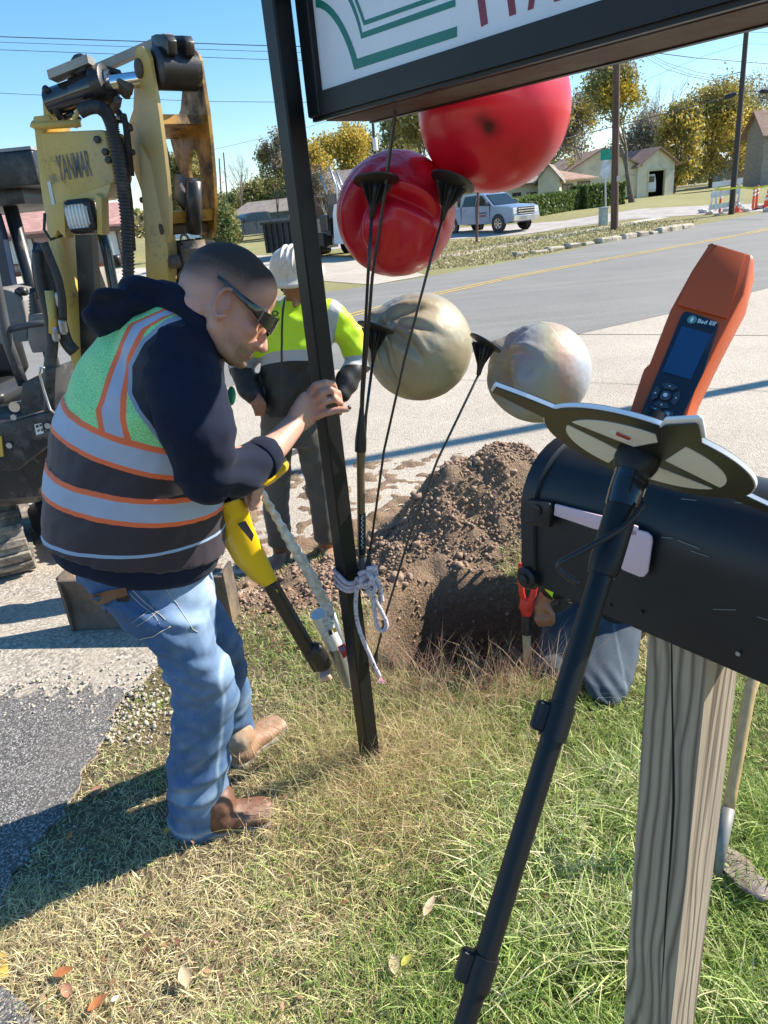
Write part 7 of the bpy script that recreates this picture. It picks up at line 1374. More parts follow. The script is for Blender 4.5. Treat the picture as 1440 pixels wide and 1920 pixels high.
m = MB(); m.tube([R(1366, 1515, 1.39), R(1352, 1590, 1.33), R(1345, 1640, 1.30)], [.0165, .015, .012], 12); m.build('socket', mat('grey_worn_steel', (.22, .22, .21), .6, .3, dirt=(.1, .09, .08), dirtamt=.4), sv2, smooth=True)
bt = MB(); rws = []
for i, (x, y) in enumerate(((1335, 1640), (1350, 1652), (1375, 1662), (1400, 1668), (1416, 1665))):
    c = T(x, y + 4) + ZV * .055; w_ = (.05, .085, .095, .08, .03)[i]; d_ = flatv((.2, -1, 0)); rws.append([c + d_ * w_ + ZV * .012, c + d_ * w_ * .5 - ZV * .004, c, c - d_ * w_ * .5 + ZV * .0, c - d_ * w_ + ZV * .014, c - d_ * w_ + ZV * .018, c + ZV * .004, c + d_ * w_ + ZV * .016])
bt.rings(rws); bt.build('blade', mat('rusty_muddy_steel', (.19, .15, .125), .85, .1, .4, 14, .5, 30, .01, dirt=(.36, .30, .26), dirtamt=.5), sv2, smooth=True)
# ---- letterbox on a 4x4 post
MA = np.array([.58, -.815, 0]); MA /= np.linalg.norm(MA); ME = np.array([.815, .58, 0]); ME /= np.linalg.norm(ME); M0 = np.array([.215, .945, 1.163]) 
lbx = thing('letterbox', 'black curved top letterbox with pale flag on a weathered square wooden post', 'letterbox', (.42, .86, 0)); WB = .175; HB = .118; LB = .50
k = N('black_letterbox_plastic'); n1 = k.noise(10, 6, .7); n2 = k.noise(30, 10, .85, (1, 1, 2.5)); c = k.mix(k.ramp(n1, [(.4, 0), (.7, 1)]), (.006, .0065, .008), (.012, .0125, .015)); c = k.mix(k.ramp(n2, [(.72, 0), (.78, .5)]), c, (.22, .22, .22)); k.base(c).rough(k.math('MULTIPLY_ADD', n1, .2, .36)).bump(n1, .05, .003); M_LBX = k.m
def arch(g=0.0, n=16):
    o = [(0 - g, -g)]; r_ = WB / 2 + g
    for i in range(n + 1): a = math.pi - math.pi * i / n; o.append((WB / 2 + r_ * math.cos(a), HB + r_ * math.sin(a)))
    o.append((WB + g, -g)); return o
def lat(s, e, z): return M0 + MA * s + ME * e + ZV * z
m = MB(); m.rings([[lat(s, e, z) for e, z in arch()] for s in (0, .004, LB)]); m.build('body', M_LBX, lbx, auto=35, bevel=0)
m = MB(); m.rings([[lat(s, e, z) for e, z in arch(g)] for s, g in ((-.022, .0), (-.018, .005), (.006, .006), (.009, .0015))]); dr_ = m.build('door', M_LBX, lbx, auto=35)
m = MB(); m.lathe(lat(-.004, -.008, .012) , -ME, [(-.01, .018), (.004, .018), (.007, .014)], 20); m.lathe(lat(-.004, -.008, .012), -ME, [(.004, .009), (.010, .008), (.011, .004)], 14); m.build('hinge_boss', M_LBX, lbx, smooth=True, auto=35)
fp = plane(M0 - ME * .006, -ME); m = MB(); m.prism([fp(x, y) for x, y in ((997, 932), (1040, 940), (1042, 950), (1040, 986), (1000, 980), (994, 974))], -ME * .012); m.build('flag_mount', M_LBX, lbx, bevel=.003)
m = MB(); m.lathe(fp(1018, 951) - ME * .011, -ME, [(0, .0085), (.004, .0085), (.005, .006)], 20); m.build('flag_pivot', M_LBX, lbx, smooth=True, auto=35)
M_PINKW = mat('faded_pink_white_plastic', (.66, .48, .52), .5, var=.06)
m = MB(); m.prism([fp(x, y) - ME * .002 for x, y in ((1045, 943), (1160, 972), (1200, 985), (1200, 1003), (1120, 990), (1043, 964))], -ME * .004); fl_ = m.build('flag_arm', M_PINKW, lbx, bevel=.0012)
m = MB(); m.prism([fp(x, y) - ME * .002 for x, y in ((1170, 984), (1188, 988), (1218, 996), (1226, 1004), (1227, 1014), (1219, 1070), (1212, 1079), (1204, 1079), (1172, 1066), (1166, 1058))], -ME * .004); m.build('flag', M_PINKW, lbx, bevel=.0015)
for x, y in ((1140, 1138), (1199, 1150), (1381, 1228)): m = MB(); m.lathe(fp(x, y) - ME * -.004, -ME, [(0, .003), (.0015, .003)], 10); m.build('screw', M_GALV if x > 1300 else M_BLACK, lbx)
for pts in ([(1235, 1010), (1256, 1012)], [(1265, 1016), (1307, 1032)], [(1290, 1036), (1324, 1047)], [(1332, 1146), (1375, 1147)], [(1415, 1160), (1440, 1168)], [(1272, 938), (1300, 941)], [(1372, 945), (1385, 946)]):
    m = MB(); m.tube([fp(x, y) + ME * .0057 for x, y in pts], .0004, 4); m.build('scratch', mat('pale_scratch', (.28, .27, .23), .7), lbx)
k = N('weathered_post_wood'); t = k.n('TexCoord'); sp = k.n('SeparateXYZ'); k.l(t.outputs['Object'], sp.inputs[0]); ns = k.noise(5, 3, .5, (1, 1, .22), 1.2); ns2 = k.noise(130, 3, .6, (1, 1, .03))
kn = None
for (kx, kz, ks) in ((-.022, .52, .020), (-.03, .95, .012), (.02, .74, .018), (.008, .36, .022)):
    dx = k.math('MULTIPLY', k.math('SUBTRACT', sp.outputs[0], kx), 1.0); dz = k.math('MULTIPLY', k.math('SUBTRACT', sp.outputs[2], kz), .16); r2_ = k.math('ADD', k.math('MULTIPLY', dx, dx), k.math('MULTIPLY', dz, dz)); e_ = k.math('DIVIDE', ks * ks, k.math('ADD', r2_, ks * ks * .6)); kn = e_ if kn is None else k.math('ADD', kn, e_)
w_ = k.math('ADD', k.math('MULTIPLY', k.math('ADD', sp.outputs[0], k.math('MULTIPLY', sp.outputs[1], -.3)), 62.0), k.math('ADD', k.math('MULTIPLY', ns, 5.2), k.math('MULTIPLY', kn, .3))); fr = k.math('FRACT', w_); pg = k.math('PINGPONG', w_, .5)
gr = k.ramp(pg, [(.0, .95), (.14, .5), (.32, 0), (.5, .0)]); c = k.mix(k.ramp(ns, [(.3, 0), (.7, 1)]), (.40, .32, .225), (.50, .41, .30)); c = k.mix(gr, c, (.135, .095, .065)); c = k.mix(k.ramp(ns2, [(.45, 0), (.7, .5)]), c, (.17, .14, .11))
k.base(c).rough(.85).bump(k.math('ADD', ns2, k.math('MULTIPLY', gr, -.6)), .5, .0025); M_POSTW = k.m
pc3 = np.array([.403, .767, 0]) + (-MA) * .0445 + ME * .0445; m = MB(); m.box(pc3 + ZV * .55, (.089, .089, 1.19), ax=(MA, ME, ZV), bev=.0025)
po = m.build('post', M_POSTW, lbx, auto=25)
cp = plane(np.array([.403, .767, 0]) - ME * .0006, -ME)
def crack(pts, ws): 
    L = []; Rr = []
    for (x, y), w_ in zip(pts, ws): L.append(cp(x - w_, y)); Rr.append(cp(x + w_, y))
    m = MB(); v_ = L + Rr[::-1]; n = len(L); m.add(v_, [[i, i + 1, 2 * n - 2 - i, 2 * n - 1 - i] for i in range(n - 1)]); m.build('crack', mat('crack_dark', (.015, .012, .01), 1), po)
crack([(1259, 1205), (1260, 1300), (1262, 1400), (1263, 1500), (1260, 1560), (1256, 1620), (1250, 1690), (1247, 1740), (1244, 1800), (1240, 1860)], [1.2, 1.6, 1.8, 2.6, 2.4, 2.0, 1.6, 1.3, 1, .3])
m = MB(); m.box(pc3 + ZV * 1.154, (.30, .14, .018), ax=(MA, ME, ZV)); m.build('mount_board', M_POSTW, lbx)
# ---- survey pole with its target plate and the orange receiver
PT = CP + .655 * ray(1192, 868); PB = CP + .592 * ray(872, 1920); pd = (PT - PB) / np.linalg.norm(PT - PB)
svp = thing('survey_pole', 'black telescopic survey pole with round black and cream target plate, crossing the letterbox', 'survey pole', PB - pd * 1.5); M_CF = mat('matt_black_tube', (.010, .010, .011), .42, var=.12, vs=12, spec=.35)
def pp(y):   # point on pole at picture row y
    a, b_ = 0., 1.
    for _ in range(40):
        c_ = (a + b_) / 2; q = PB + (PT - PB) * c_; w_ = q - CP; yy = 960 - FPX * (w_ @ up) / (w_ @ fw)
        if yy > y: a = c_
        else: b_ = c_
    return PB + (PT - PB) * a
def seg(y0, y1, r0, r1, name, mt=M_CF, n=28, par=None): m = MB(); m.tube([pp(y0), pp(y1)], [r0, r1], n); return m.build(name, mt, par or svp, smooth=True, auto=40)
m = MB(); m.tube([PB - pd * 1.5, PB - pd * .02, pp(1800)], .0090, 28); m.build('lower_tube', M_CF, svp, smooth=True, auto=40)
seg(1860, 1345, .0098, .0098, 'middle_tube'); seg(1380, 1070, .0104, .0104, 'upper_tube')
for y0, y1, r_ in ((1850, 1790, .0116), (1385, 1320, .0124)):
    seg(y0, y1, r_, r_, 'clamp_collar'); q = (pp(y0) + pp(y1)) / 2; s_v = -(rt - pd * (rt @ pd)); s_v /= np.linalg.norm(s_v); m = MB(); m.box(q + s_v * (r_ + .003) - pd * -.0, (.012, .012, .026), ax=(s_v, np.cross(pd, s_v), pd), bev=.002); m.build('clamp_lever', M_CF, svp)
m = MB(); m.tube([pp(1078), pp(1062), pp(1045), pp(1000), pp(930), pp(880)], [.0125, .0142, .0145, .0145, .0145, .0142], 28); m.build('handle_sleeve', M_CF, svp, smooth=True, auto=60)
for i, (y0, y1) in enumerate(((950, 925), (928, 903), (905, 880), (882, 858))): seg(y0, y1, .0158 + .0007 * (i % 2), .0162, 'tape_wrap', GLS)
m = MB(); m.tube(spl([pp(945) - fw * .019 + rt * .012, pp(985) - fw * .022, pp(1030) - fw * .02 - rt * .03, pp(1060) - fw * .012 - rt * .045, CP + .63 * ray(1085, 1095)], 6), .0028, 8); m.build('wrist_strap', M_BLACK, svp, smooth=True)
DA = CP + .655 * ray(1206, 853); pole_dir = pd; pd = .402 * rt + .910 * up + .061 * fw; pd /= np.linalg.norm(pd); s1 = ray(1412, 930) * .655 - ray(1013, 785) * .655; s1 -= pd * (s1 @ pd); s1 /= np.linalg.norm(s1); s2 = np.cross(pd, s1); s2 = s2 if s2 @ up > 0 else -s2; RD = .0975
dp_ = plane(DA, pd); M_PLT = mat('black_target_print', (.018, .017, .013), .4); M_EDGE = mat('white_plate_edge', (.80, .82, .85), .4, var=.03); M_CRM = mat('cream_target_print', (.74, .73, .67), .5, var=.04)
def disc(r_, z0, z1, mt, name, par): m = MB(); m.lathe(DA, pd, [(z0, r_), (z1, r_)], 64); return m.build(name, mt, par, auto=40)
outl = []
for t in np.linspace(0, 2 * math.pi, 96, endpoint=False):
    r_ = RD; 
    for c_, w_, ex_ in ((math.pi, .16, .055), (0, .10, .05)):
        dd = abs(math.atan2(math.sin(t - c_), math.cos(t - c_)))
        if dd < w_: r_ = RD + ex_ * (1 if dd < w_ * .62 else (w_ - dd) / (w_ * .38))
    outl.append((math.cos(t) * r_, math.sin(t) * r_))
def plate2(pts, z0, z1, mt, name, par=None, bev=0): m = MB(); m.prism([DA + s1 * a + s2 * b_ + pd * z0 for a, b_ in pts], pd * (z1 - z0)); return m.build(name, mt, par or svp, bevel=bev)
tp_ = plate2(outl, .0005, .0042, M_EDGE, 'target_plate'); plate2([(a * .985, b_ * .985) for a, b_ in outl], -.0005, .0005, M_PLT, 'target_print', tp_); plate2([(a * .99, b_ * .99) for a, b_ in outl], .0042, .0050, M_PLT, 'top_print', tp_)
for q in range(4):
    a0 = q * math.pi / 2 + .10; pts = []
    for t in np.linspace(0, math.pi / 2 - .20, 14): pts.append(((.074) * math.cos(a0 + t), .074 * math.sin(a0 + t)))
    ci = (.022 * math.cos(a0 + math.pi / 4 - .1), .022 * math.sin(a0 + math.pi / 4 - .1)); plate2(pts + [ci], -.0012, -.0004, M_CRM, 'target_quadrant', tp_)
m = MB(); m.prism([dp_(x, y) - pd * .0014 for x, y in ((1144, 808), (1152, 803), (1188, 818), (1180, 826))], -pd * .0006); w2 = m.build('window_slot', M_EDGE, tp_); m = MB(); m.prism([dp_(x, y) - pd * .0022 for x, y in ((1158, 805), (1186, 817), (1181, 821), (1156, 811))], -pd * .0004); m.build('slot_view', mat('slot_orange', (.30, .04, .015), .5), w2)
m = MB(); tb_ = plane(DA - pd * .004, pd); m.prism([tb_(x, y) for x, y in ((1236, 800), (1246, 787), (1308, 784), (1316, 788), (1323, 822), (1290, 826), (1240, 824))], pd * .003); m.build('bracket_tab', M_EDGE, svp, bevel=.001); m = MB(); m.prism([tb_(x, y) - pd * .001 for x, y in ((1230, 806), (1247, 794), (1306, 791), (1311, 795), (1318, 825), (1290, 832), (1236, 830))], -pd * .001); m.build('tab_print', M_PLT, svp)
m = MB(); m.lathe(PT, pd, [(-.01, .017), (.0, .0205), (.012, .02), (.03, .014), (.05, .012)], 24); m.build('mount_stud', M_CF, svp, smooth=True, auto=40)
vw = ray(1285, 620); vw /= np.linalg.norm(vw); nf = -vw + rt * -.30 + up * .0; nf -= pd * (nf @ pd); nf /= np.linalg.norm(nf); fp2 = plane(CP + .665 * ray(1285, 620), nf)
rec = thing('gnss_receiver', 'orange handheld survey receiver with dark blue screen mounted above the target plate', 'receiver', DA + pd * .03)
k = N('orange_plastic'); n1 = k.noise(30, 4); k.base(k.mix(n1, (.50, .075, .010), (.56, .085, .012))).rough(.42).bump(k.noise(600, 2), .05, .0005); M_ORP = k.m
body_ = [(1176, 782), (1206, 690), (1217, 680), (1256, 579), (1297, 504), (1329, 455), (1334, 453), (1410, 476), (1414, 480), (1396, 552), (1350, 640), (1305, 733), (1286, 790), (1290, 812), (1175, 812)]
m = MB(); m.prism([fp2(x, y) for x, y in body_], -nf * .040); rb = m.build('case', M_ORP, rec, bevel=.0035)
m = MB(); m.prism([fp2(x, y) + nf * .0006 for x, y in ((1345, 462), (1400, 479), (1364, 600), (1268, 573), (1300, 510))], nf * .0022); m.build('top_cover', M_ORP, rec, bevel=.0015)
m = MB(); m.prism([fp2(x, y) for x, y in ((1284, 586), (1290, 586), (1340, 603), (1347, 610), (1346, 618), (1320, 700), (1264, 815), (1190, 805), (1222, 728), (1278, 592))], nf * .0022); fpn = m.build('front_panel', mat('dark_navy_panel', (.012, .018, .030), .35), rec, bevel=.0008)
k = N('lcd_screen'); k.base((.012, .05, .13)).rough(.15); k.set(Coat_Weight=.6); m = MB(); m.prism([fp2(x, y) + nf * .0024 for x, y in ((1280, 612), (1336, 627), (1296, 714), (1243, 699))], nf * .0008); m.build('screen', k.m, fpn)
m = MB(); m.prism([fp2(x, y) + nf * .0024 for x, y in ((1281, 607), (1337, 623), (1336, 629), (1279, 613))], nf * .0016); m.build('screen_lip', M_BLACK, fpn)
cc_ = fp2(1249, 745) + nf * .0026; u1v = (fp2(1275, 751) - fp2(1222, 738)); u1v /= np.linalg.norm(u1v); u2v = np.cross(nf, u1v); GB = mat('grey_button', (.07, .075, .085), .3, .2)
m = MB(); m.lathe(cc_, nf, [(0, .0048), (.002, .0048), (.003, .003)], 20); m.build('button', GB, fpn, smooth=True, auto=40); m = MB(); m.lathe(cc_ + nf * .0031, nf, [(0, .002), (.0004, .002)], 14); m.build('button_mark', M_REFL, fpn)
for q in range(4):
    a0 = q * math.pi / 2; m = MB(); out_ = [cc_ + (u1v * math.cos(a0 + t) + u2v * math.sin(a0 + t)) * .0125 for t in np.linspace(-.62, .62, 8)]; in_ = [cc_ + (u1v * math.cos(a0 + t) + u2v * math.sin(a0 + t)) * .0068 for t in np.linspace(.55, -.55, 6)]; m.prism(out_ + in_, nf * .002); m.build('arrow_button', GB, fpn, bevel=.0004)
    p_ = cc_ + (u1v * math.cos(a0) + u2v * math.sin(a0)) * .0095 + nf * .0021; m = MB(); m.ell(p_, u1v * .0009, u2v * .0009, nf * .0003, 6, 4); m.build('button_mark', M_REFL, fpn)
for x, y in ((1228, 772), (1252, 779)): m = MB(); m.box(fp2(x, y) + nf * .003, (.009, .0075, .0016), ax=(u1v, u2v, nf), bev=.0006); m.build('square_button', GB, fpn); m = MB(); m.ell(fp2(x, y) + nf * .0041, u1v * .0022, u2v * .0022, nf * .0003, 10, 4); m.build('button_mark', mat('teal_mark', (.3, .5, .55), .5), fpn)
m = MB(); m.lathe(fp2(1298, 602) + nf * .0023, nf, [(0, .0042), (.0006, .0042)], 20); lg = m.build('logo_ring', mat('teal_logo', (.10, .28, .26), .4), fpn); m = MB(); m.ell(fp2(1298, 602) + nf * .003, u1v * .0014, u2v * .0026, nf * .0003, 10, 5); m.build('logo_drop', M_REFL, lg)
text3d('brand_lettering', 'Bad Elf', fp2(1308, 606) + nf * .0024 - u2v * .0008, u1v, u2v, .0042, M_REFL, fpn, th=.0002, bold=.02, w=.0165)
# ------------------------------------------------------------------ grass, clods, stones and fallen leaves
k = N('grass_blade'); at = k.attr('gc', 0); k.base(at).rough(.55); tr = k.n('BsdfTranslucent'); k.l(at, tr.inputs[0]); ms = k.n('MixShader'); ms.inputs[0].default_value = .3
k.l(k.b.outputs[0], ms.inputs[1]); k.l(tr.outputs[0], ms.inputs[2]); k.l(ms.outputs[0], k.t.nodes['Material Output'].inputs[0]); M_GRASS = k.m

def interp2(x, y, s, seed):       # cheap smooth noise on a lattice
    r = np.random.default_rng(seed); n = 64; g = r.random((n, n)); u = (x * s) % n; v = (y * s) % n; i = u.astype(int); j = v.astype(int); fu = u - i; fv = v - j; fu = fu * fu * (3 - 2 * fu); fv = fv * fv * (3 - 2 * fv)
    i1 = (i + 1) % n; j1 = (j + 1) % n; return (g[i, j] * (1 - fu) + g[i1, j] * fu) * (1 - fv) + (g[i, j1] * (1 - fu) + g[i1, j1] * fu) * fv
def fnoise(x, y, s, seed): return (interp2(x, y, s, seed) + .5 * interp2(x, y, s * 2.1, seed + 1) + .25 * interp2(x, y, s * 4.3, seed + 2)) / 1.75
def gzn(x, y):                    # height of the built ground under a point
    xi = np.clip(np.searchsorted(gxs, x) - 1, 0, NX - 2); yi = np.clip(np.searchsorted(gys, y) - 1, 0, NY - 2); fx = (x - gxs[xi]) / (gxs[xi + 1] - gxs[xi]); fy_ = (y - gys[yi]) / (gys[yi + 1] - gys[yi])
    return (GZ[yi, xi] * (1 - fx) + GZ[yi, xi + 1] * fx) * (1 - fy_) + (GZ[yi + 1, xi] * (1 - fx) + GZ[yi + 1, xi + 1] * fx) * fy_
EX = np.array([e for e in EDGE[2:9]]); 
def leftedge(y): return np.interp(y, [.4, .9, 1.12, 1.2, 1.3, 1.45, 1.9, 2.35, 2.75, 3.2, 4.1], [-.62, -.80, -.93, -1.04, -1.2, -1.2, -1.12, -1.12, -.97, -.86, -.8])
def onlawn(x, y):
    top = np.interp(x, [-.95, -.55, .1, .9, 2.2, 4.5], [4.0, 4.7, 4.95, 4.65, 3.7, 3.25]); return (x > leftedge(y) - .02 + .07 * (fnoise(x, y, 9, 77) - .5) * 2) & (y < top)
def blades(name, x, y, h, w, lean, col, label, sd, cat='grass', zoff=-.004):
    r = np.random.default_rng(sd); n = len(x); z = gzn(x, y) + zoff; a = r.uniform(0, 2 * math.pi, n); d = np.stack([np.cos(a), np.sin(a), np.zeros(n)], 1); yaw = r.uniform(0, 2 * math.pi, n); s = np.stack([np.cos(yaw), np.sin(yaw), np.zeros(n)], 1)
    b0 = np.stack([x, y, z], 1); hh = h[:, None]; L_ = lean[:, None]; V_ = []
    for t, ww in ((0, 1), (.4, .9), (.75, .6)):
        c = b0 + d * L_ * t ** 1.7 * hh + np.array([0, 0, 1.]) * hh * (t - .45 * t * t * L_ ** 1.0 * .9); V_ += [c - s * (w * ww / 2)[:, None], c + s * (w * ww / 2)[:, None]]
    V_.append(b0 + d * L_ * hh + np.array([0, 0, 1.]) * hh * np.maximum(.08, 1 - .42 * L_)); v = np.stack(V_, 1).reshape(-1, 3)
    o = (np.arange(n) * 7)[:, None]; f = np.concatenate([o + np.array([[0, 1, 3]]), o + np.array([[0, 3, 2]]), o + np.array([[2, 3, 5]]), o + np.array([[2, 5, 4]]), o + np.array([[4, 5, 6]])], 0)
    c = np.repeat(np.concatenate([np.clip(col, 0, 1), np.ones((n, 1))], 1), 7, 0); g = arrmesh(name, v, f, M_GRASS, None, {'gc': ('FLOAT_COLOR', c)}); return tag(g, label, cat, kind='stuff')
rg = np.random.default_rng(21)
n0 = 310000; yy = .62 + (3.9 - .62) * rg.random(n0) ** 1.25; xx = rg.uniform(-1, 1.45, n0) * (.62 * yy + .55) + .12 * yy
ok = onlawn(xx, yy); hd_ = hole_d(xx, yy); mh_ = mound_h(xx, yy); ok &= (hd_ > 1.02) & (mh_ < .045); ok &= (np.clip(1 - np.hypot((xx + .35) / .70, (yy - 3.22) / .45), 0, 1) < .06 + .3 * rg.random(n0)) ; patch = fnoise(xx, yy, 2.2, 3); p2_ = fnoise(xx, yy, 6, 9)
thin = np.clip((-.35 - xx) * 1.2, 0, .55) * (yy > 1.7); ok &= rg.random(n0) > np.clip(thin + (.45 - p2_) * 1.3, 0, .8)
xx, yy, patch, p2_ = xx[ok], yy[ok], patch[ok], p2_[ok]; n = len(xx)
green = np.clip(.52 + .38 * (xx + .05) * (yy < 2.3) + 1.8 * (patch - .5) + .35 * np.clip(1.5 - yy, 0, 1) * (xx > .15) - .42 * np.clip(-xx - .1, 0, 1), .03, .93)
dry = np.exp(-((xx + .02) / .35) ** 2 - ((yy - 1.75) / .33) ** 2); green = green * (1 - .45 * dry)
isg = rg.random(n) < green
h = np.where(isg, rg.uniform(.03, .075, n), rg.uniform(.018, .06, n)) * (1 + .8 * np.clip(xx - .1, 0, 1) * (yy < 1.6)) * (1 + .8 * dry) * (.6 + .8 * p2_); h *= np.where((xx < -.45) & (yy > 1.5), .55, 1)
lean = np.where(isg, rg.uniform(.3, 1.1, n), rg.uniform(.7, 1.75, n)); w = rg.uniform(.0016, .0036, n) * np.where(isg & (xx > .15) & (yy < 1.5), 1.35, 1)
gcol = np.array([[.26, .38, .07], [.38, .48, .12], [.18, .28, .055], [.52, .56, .20]])[rg.integers(0, 4, n)]; tcol = np.array([[.72, .61, .33], [.84, .76, .48], [.58, .47, .26], [.42, .29, .18], [.68, .63, .31]])[rg.integers(0, 5, n)]
col = np.where(isg[:, None], gcol, tcol) * rg.uniform(.75, 1.25, (n, 1)); col[:, 0] *= 1 + .1 * dry
blades('grass', xx, yy, h, w, lean, col, 'mixed dry and green grass in the foreground', 1)
# long lush blades at the lower right, dry tuft round the post, tall reddish stems before the hole
n = 5200; x = rg.uniform(.12, .95, n); y = rg.uniform(.72, 1.75, n); k_ = fnoise(x, y, 3.2, 41) > .46; x, y = x[k_], y[k_]; n = len(x)
blades('long_grass', x, y, rg.uniform(.07, .17, n), rg.uniform(.003, .0052, n), rg.uniform(.5, 1.5, n), np.array([[.30, .42, .09], [.42, .52, .16], [.58, .58, .28], [.68, .62, .36]])[rg.integers(0, 4, n)] * rg.uniform(.8, 1.2, (n, 1)), 'long bright green grass at the lower right', 2)
n = 5200; a = rg.normal(size=(n, 2)); x = -.04 + a[:, 0] * .26; y = 1.86 + a[:, 1] * .20; k_ = (hole_d(x, y) > 1.05); x, y = x[k_], y[k_]; n = len(x)
blades('dry_grass', x, y, rg.uniform(.06, .19, n), rg.uniform(.0012, .0022, n), rg.uniform(.2, 1.3, n), np.array([[.68, .53, .29], [.50, .33, .19], [.74, .62, .34], [.42, .44, .15]])[rg.integers(0, 4, n)] * rg.uniform(.8, 1.2, (n, 1)), 'dry tawny grass round the foot of the sign post', 3)
n = 1300; th_ = rg.uniform(-math.pi * .95, -1.15, n); rr_ = rg.uniform(1.02, 1.5, n); x = HC[0] + HR[0] * rr_ * np.cos(th_); y = HC[1] + HR[1] * rr_ * np.sin(th_)
blades('grass_stems', x, y, rg.uniform(.08, .30, n), rg.uniform(.0011, .0019, n), rg.uniform(.15, 1.0, n), np.array([[.42, .22, .16], [.52, .38, .22], [.34, .15, .12], [.58, .48, .28]])[rg.integers(0, 4, n)] * rg.uniform(.8, 1.2, (n, 1)), 'tall reddish dry stems on the near rim of the hole', 4)
n = 900; x = rg.uniform(.55, 1.0, n); y = 3.02 + rg.random(n) * .25; blades('grass_tuft', x, y, rg.uniform(.03, .08, n), rg.uniform(.002, .004, n), rg.uniform(.5, 1.5, n), np.array([[.45, .42, .2], [.25, .33, .08], [.6, .52, .3]])[rg.integers(0, 3, n)], 'pale grass tuft left on the far rim of the hole', 5)
n = 26000; y = rg.uniform(24.6, 44, n); x = rg.uniform(-.2, 1.3, n) * y * .45 + 1; k_ = rg.random(n) < .9
def inpoly(px, py, poly):
    c = np.zeros(len(px), bool); j = len(poly) - 1
    for i in range(len(poly)):
        xi, yi, xj, yj = *poly[i], *poly[j]; c ^= ((yi > py) != (yj > py)) & (px < (xj - xi) * (py - yi) / (yj - yi + 1e-12) + xi); j = i
    return c
vp = [TT(*p) for p in [(830, 512), (980, 484), (1150, 449), (1290, 425), (1310, 412), (1180, 418), (1060, 432), (985, 444), (860, 452), (700, 470)]]
k_ = inpoly(x, y, vp); x, y = x[k_], y[k_]; n = len(x)
blades('verge_grass', x, y, rg.uniform(.06, .16, n), rg.uniform(.03, .06, n), rg.uniform(.4, 1.2, n), np.array([[.42, .34, .18], [.30, .30, .10], [.24, .18, .10], [.5, .44, .25]])[rg.integers(0, 4, n)] * rg.uniform(.7, 1.2, (n, 1)), 'rough grass on the verge across the road', 6)
# ---- clods of dug earth
M_CLOD = mat('earth_clod', (.29, .195, .135), .95, var=.4, vs=18, bump=.8, bs=60, bd=.004, dirt=(.34, .25, .17), dirtamt=.4, ds=12)
protos = []
for i in range(14):
    bm = bmesh.new(); r_h = np.random.default_rng(100 + i)
    for _ in range(22 if i < 6 else 12):
        q = r_h.normal(size=3); q /= np.linalg.norm(q); bm.verts.new(q * r_h.uniform(.72, 1.1))
    hl = bmesh.ops.convex_hull(bm, input=bm.verts[:]); bmesh.ops.delete(bm, geom=[g_ for g_ in hl['geom_interior'] if isinstance(g_, bmesh.types.BMVert)], context='VERTS'); bm.verts.index_update(); v = np.array([q.co[:] for q in bm.verts]); f = np.array([[q.index for q in p.verts] for p in bm.faces]); bm.free()
    v = v * (1 + .2 * np.array([vn(q, 1.3, i * 5) for q in v]))[:, None] * np.array([1, .8 + .3 * (i % 3) / 2, .6 + .1 * (i % 4)]); protos.append((v, f))
def scatter(name, x, y, s, mt, label, cat, sd, sink=.25, attrs=None):
    r = np.random.default_rng(sd); z = gzn(x, y); VV = []; FF = []; off = 0
    for i in range(len(x)):
        v, f = protos[r.integers(0, 6) if s[i] > .02 else r.integers(6, 14)]; a, b_ = r.uniform(0, 6.28), r.uniform(-.6, .6); ca, sa, cb_, sb = math.cos(a), math.sin(a), math.cos(b_), math.sin(b_)
        M_ = np.array([[ca, -sa * cb_, sa * sb], [sa, ca * cb_, -ca * sb], [0, sb, cb_]]); VV.append(v @ M_.T * s[i] + np.array([x[i], y[i], z[i] + s[i] * (.55 - sink)])); FF.append(f + off); off += len(v)
    return tag(arrmesh(name, np.concatenate(VV), np.concatenate(FF), mt, None, attrs), label, cat, kind='stuff')
n = 190000; x = rg.uniform(-1.2, 1.9, n); y = rg.uniform(2.6, 4.9, n); mh_ = mound_h(x, y); sp_ = np.clip(1 - np.hypot((x + .35) / .75, (y - 3.25) / .5), 0, 1)
pr_ = np.clip(mh_ * 5 + .02, 0, 1) * (mh_ > .02) + sp_ * .8; k_ = (rg.random(n) < pr_ * .42) & (hole_d(x, y) > .95) & (fnoise(x, y, 5, 12) > .33); x, y = x[k_], y[k_]; n = len(x)
s = .0024 + .013 * rg.random(n) ** 5 + .018 * rg.random(n) * (rg.random(n) < .025); scatter('earth_clods', x, y, s, M_CLOD, 'crumbly brown earth clods covering the spoil heap', 'earth', 11)
n = 1500; th_ = rg.uniform(0, 6.28, n); rr_ = rg.uniform(.45, 1.1, n); x = HC[0] + HR[0] * rr_ * np.cos(th_); y = HC[1] + HR[1] * rr_ * np.sin(th_); scatter('hole_crumbs', x, y, .003 + .012 * rg.random(n) ** 3, M_CLOD, 'crumbs of earth on the wall of the hole', 'earth', 12)
for (px, py, s_, lb) in ((742, 1066, .036, 'large brown stone at the foot of the spoil heap behind the rope'), (766, 1062, .022, 'smaller brown stone right of the large one by the rope'), (1130, 1000, .03, 'brown stone behind the letterbox')):
    q = R(px, py, 3.1 if px < 800 else 3.3); q[2] = float(gzn(np.array([q[0]]), np.array([q[1]]))[0]) + s_ * .5; m = MB(); rock(m, q, s_, int(px), .8, 3); o = m.build('stone', mat('brown_stone', (.27, .18, .13), .9, var=.25, vs=20, bump=.4, bs=50), None, smooth=True); tag(o, lb, 'stone', 'stones in the dug earth')
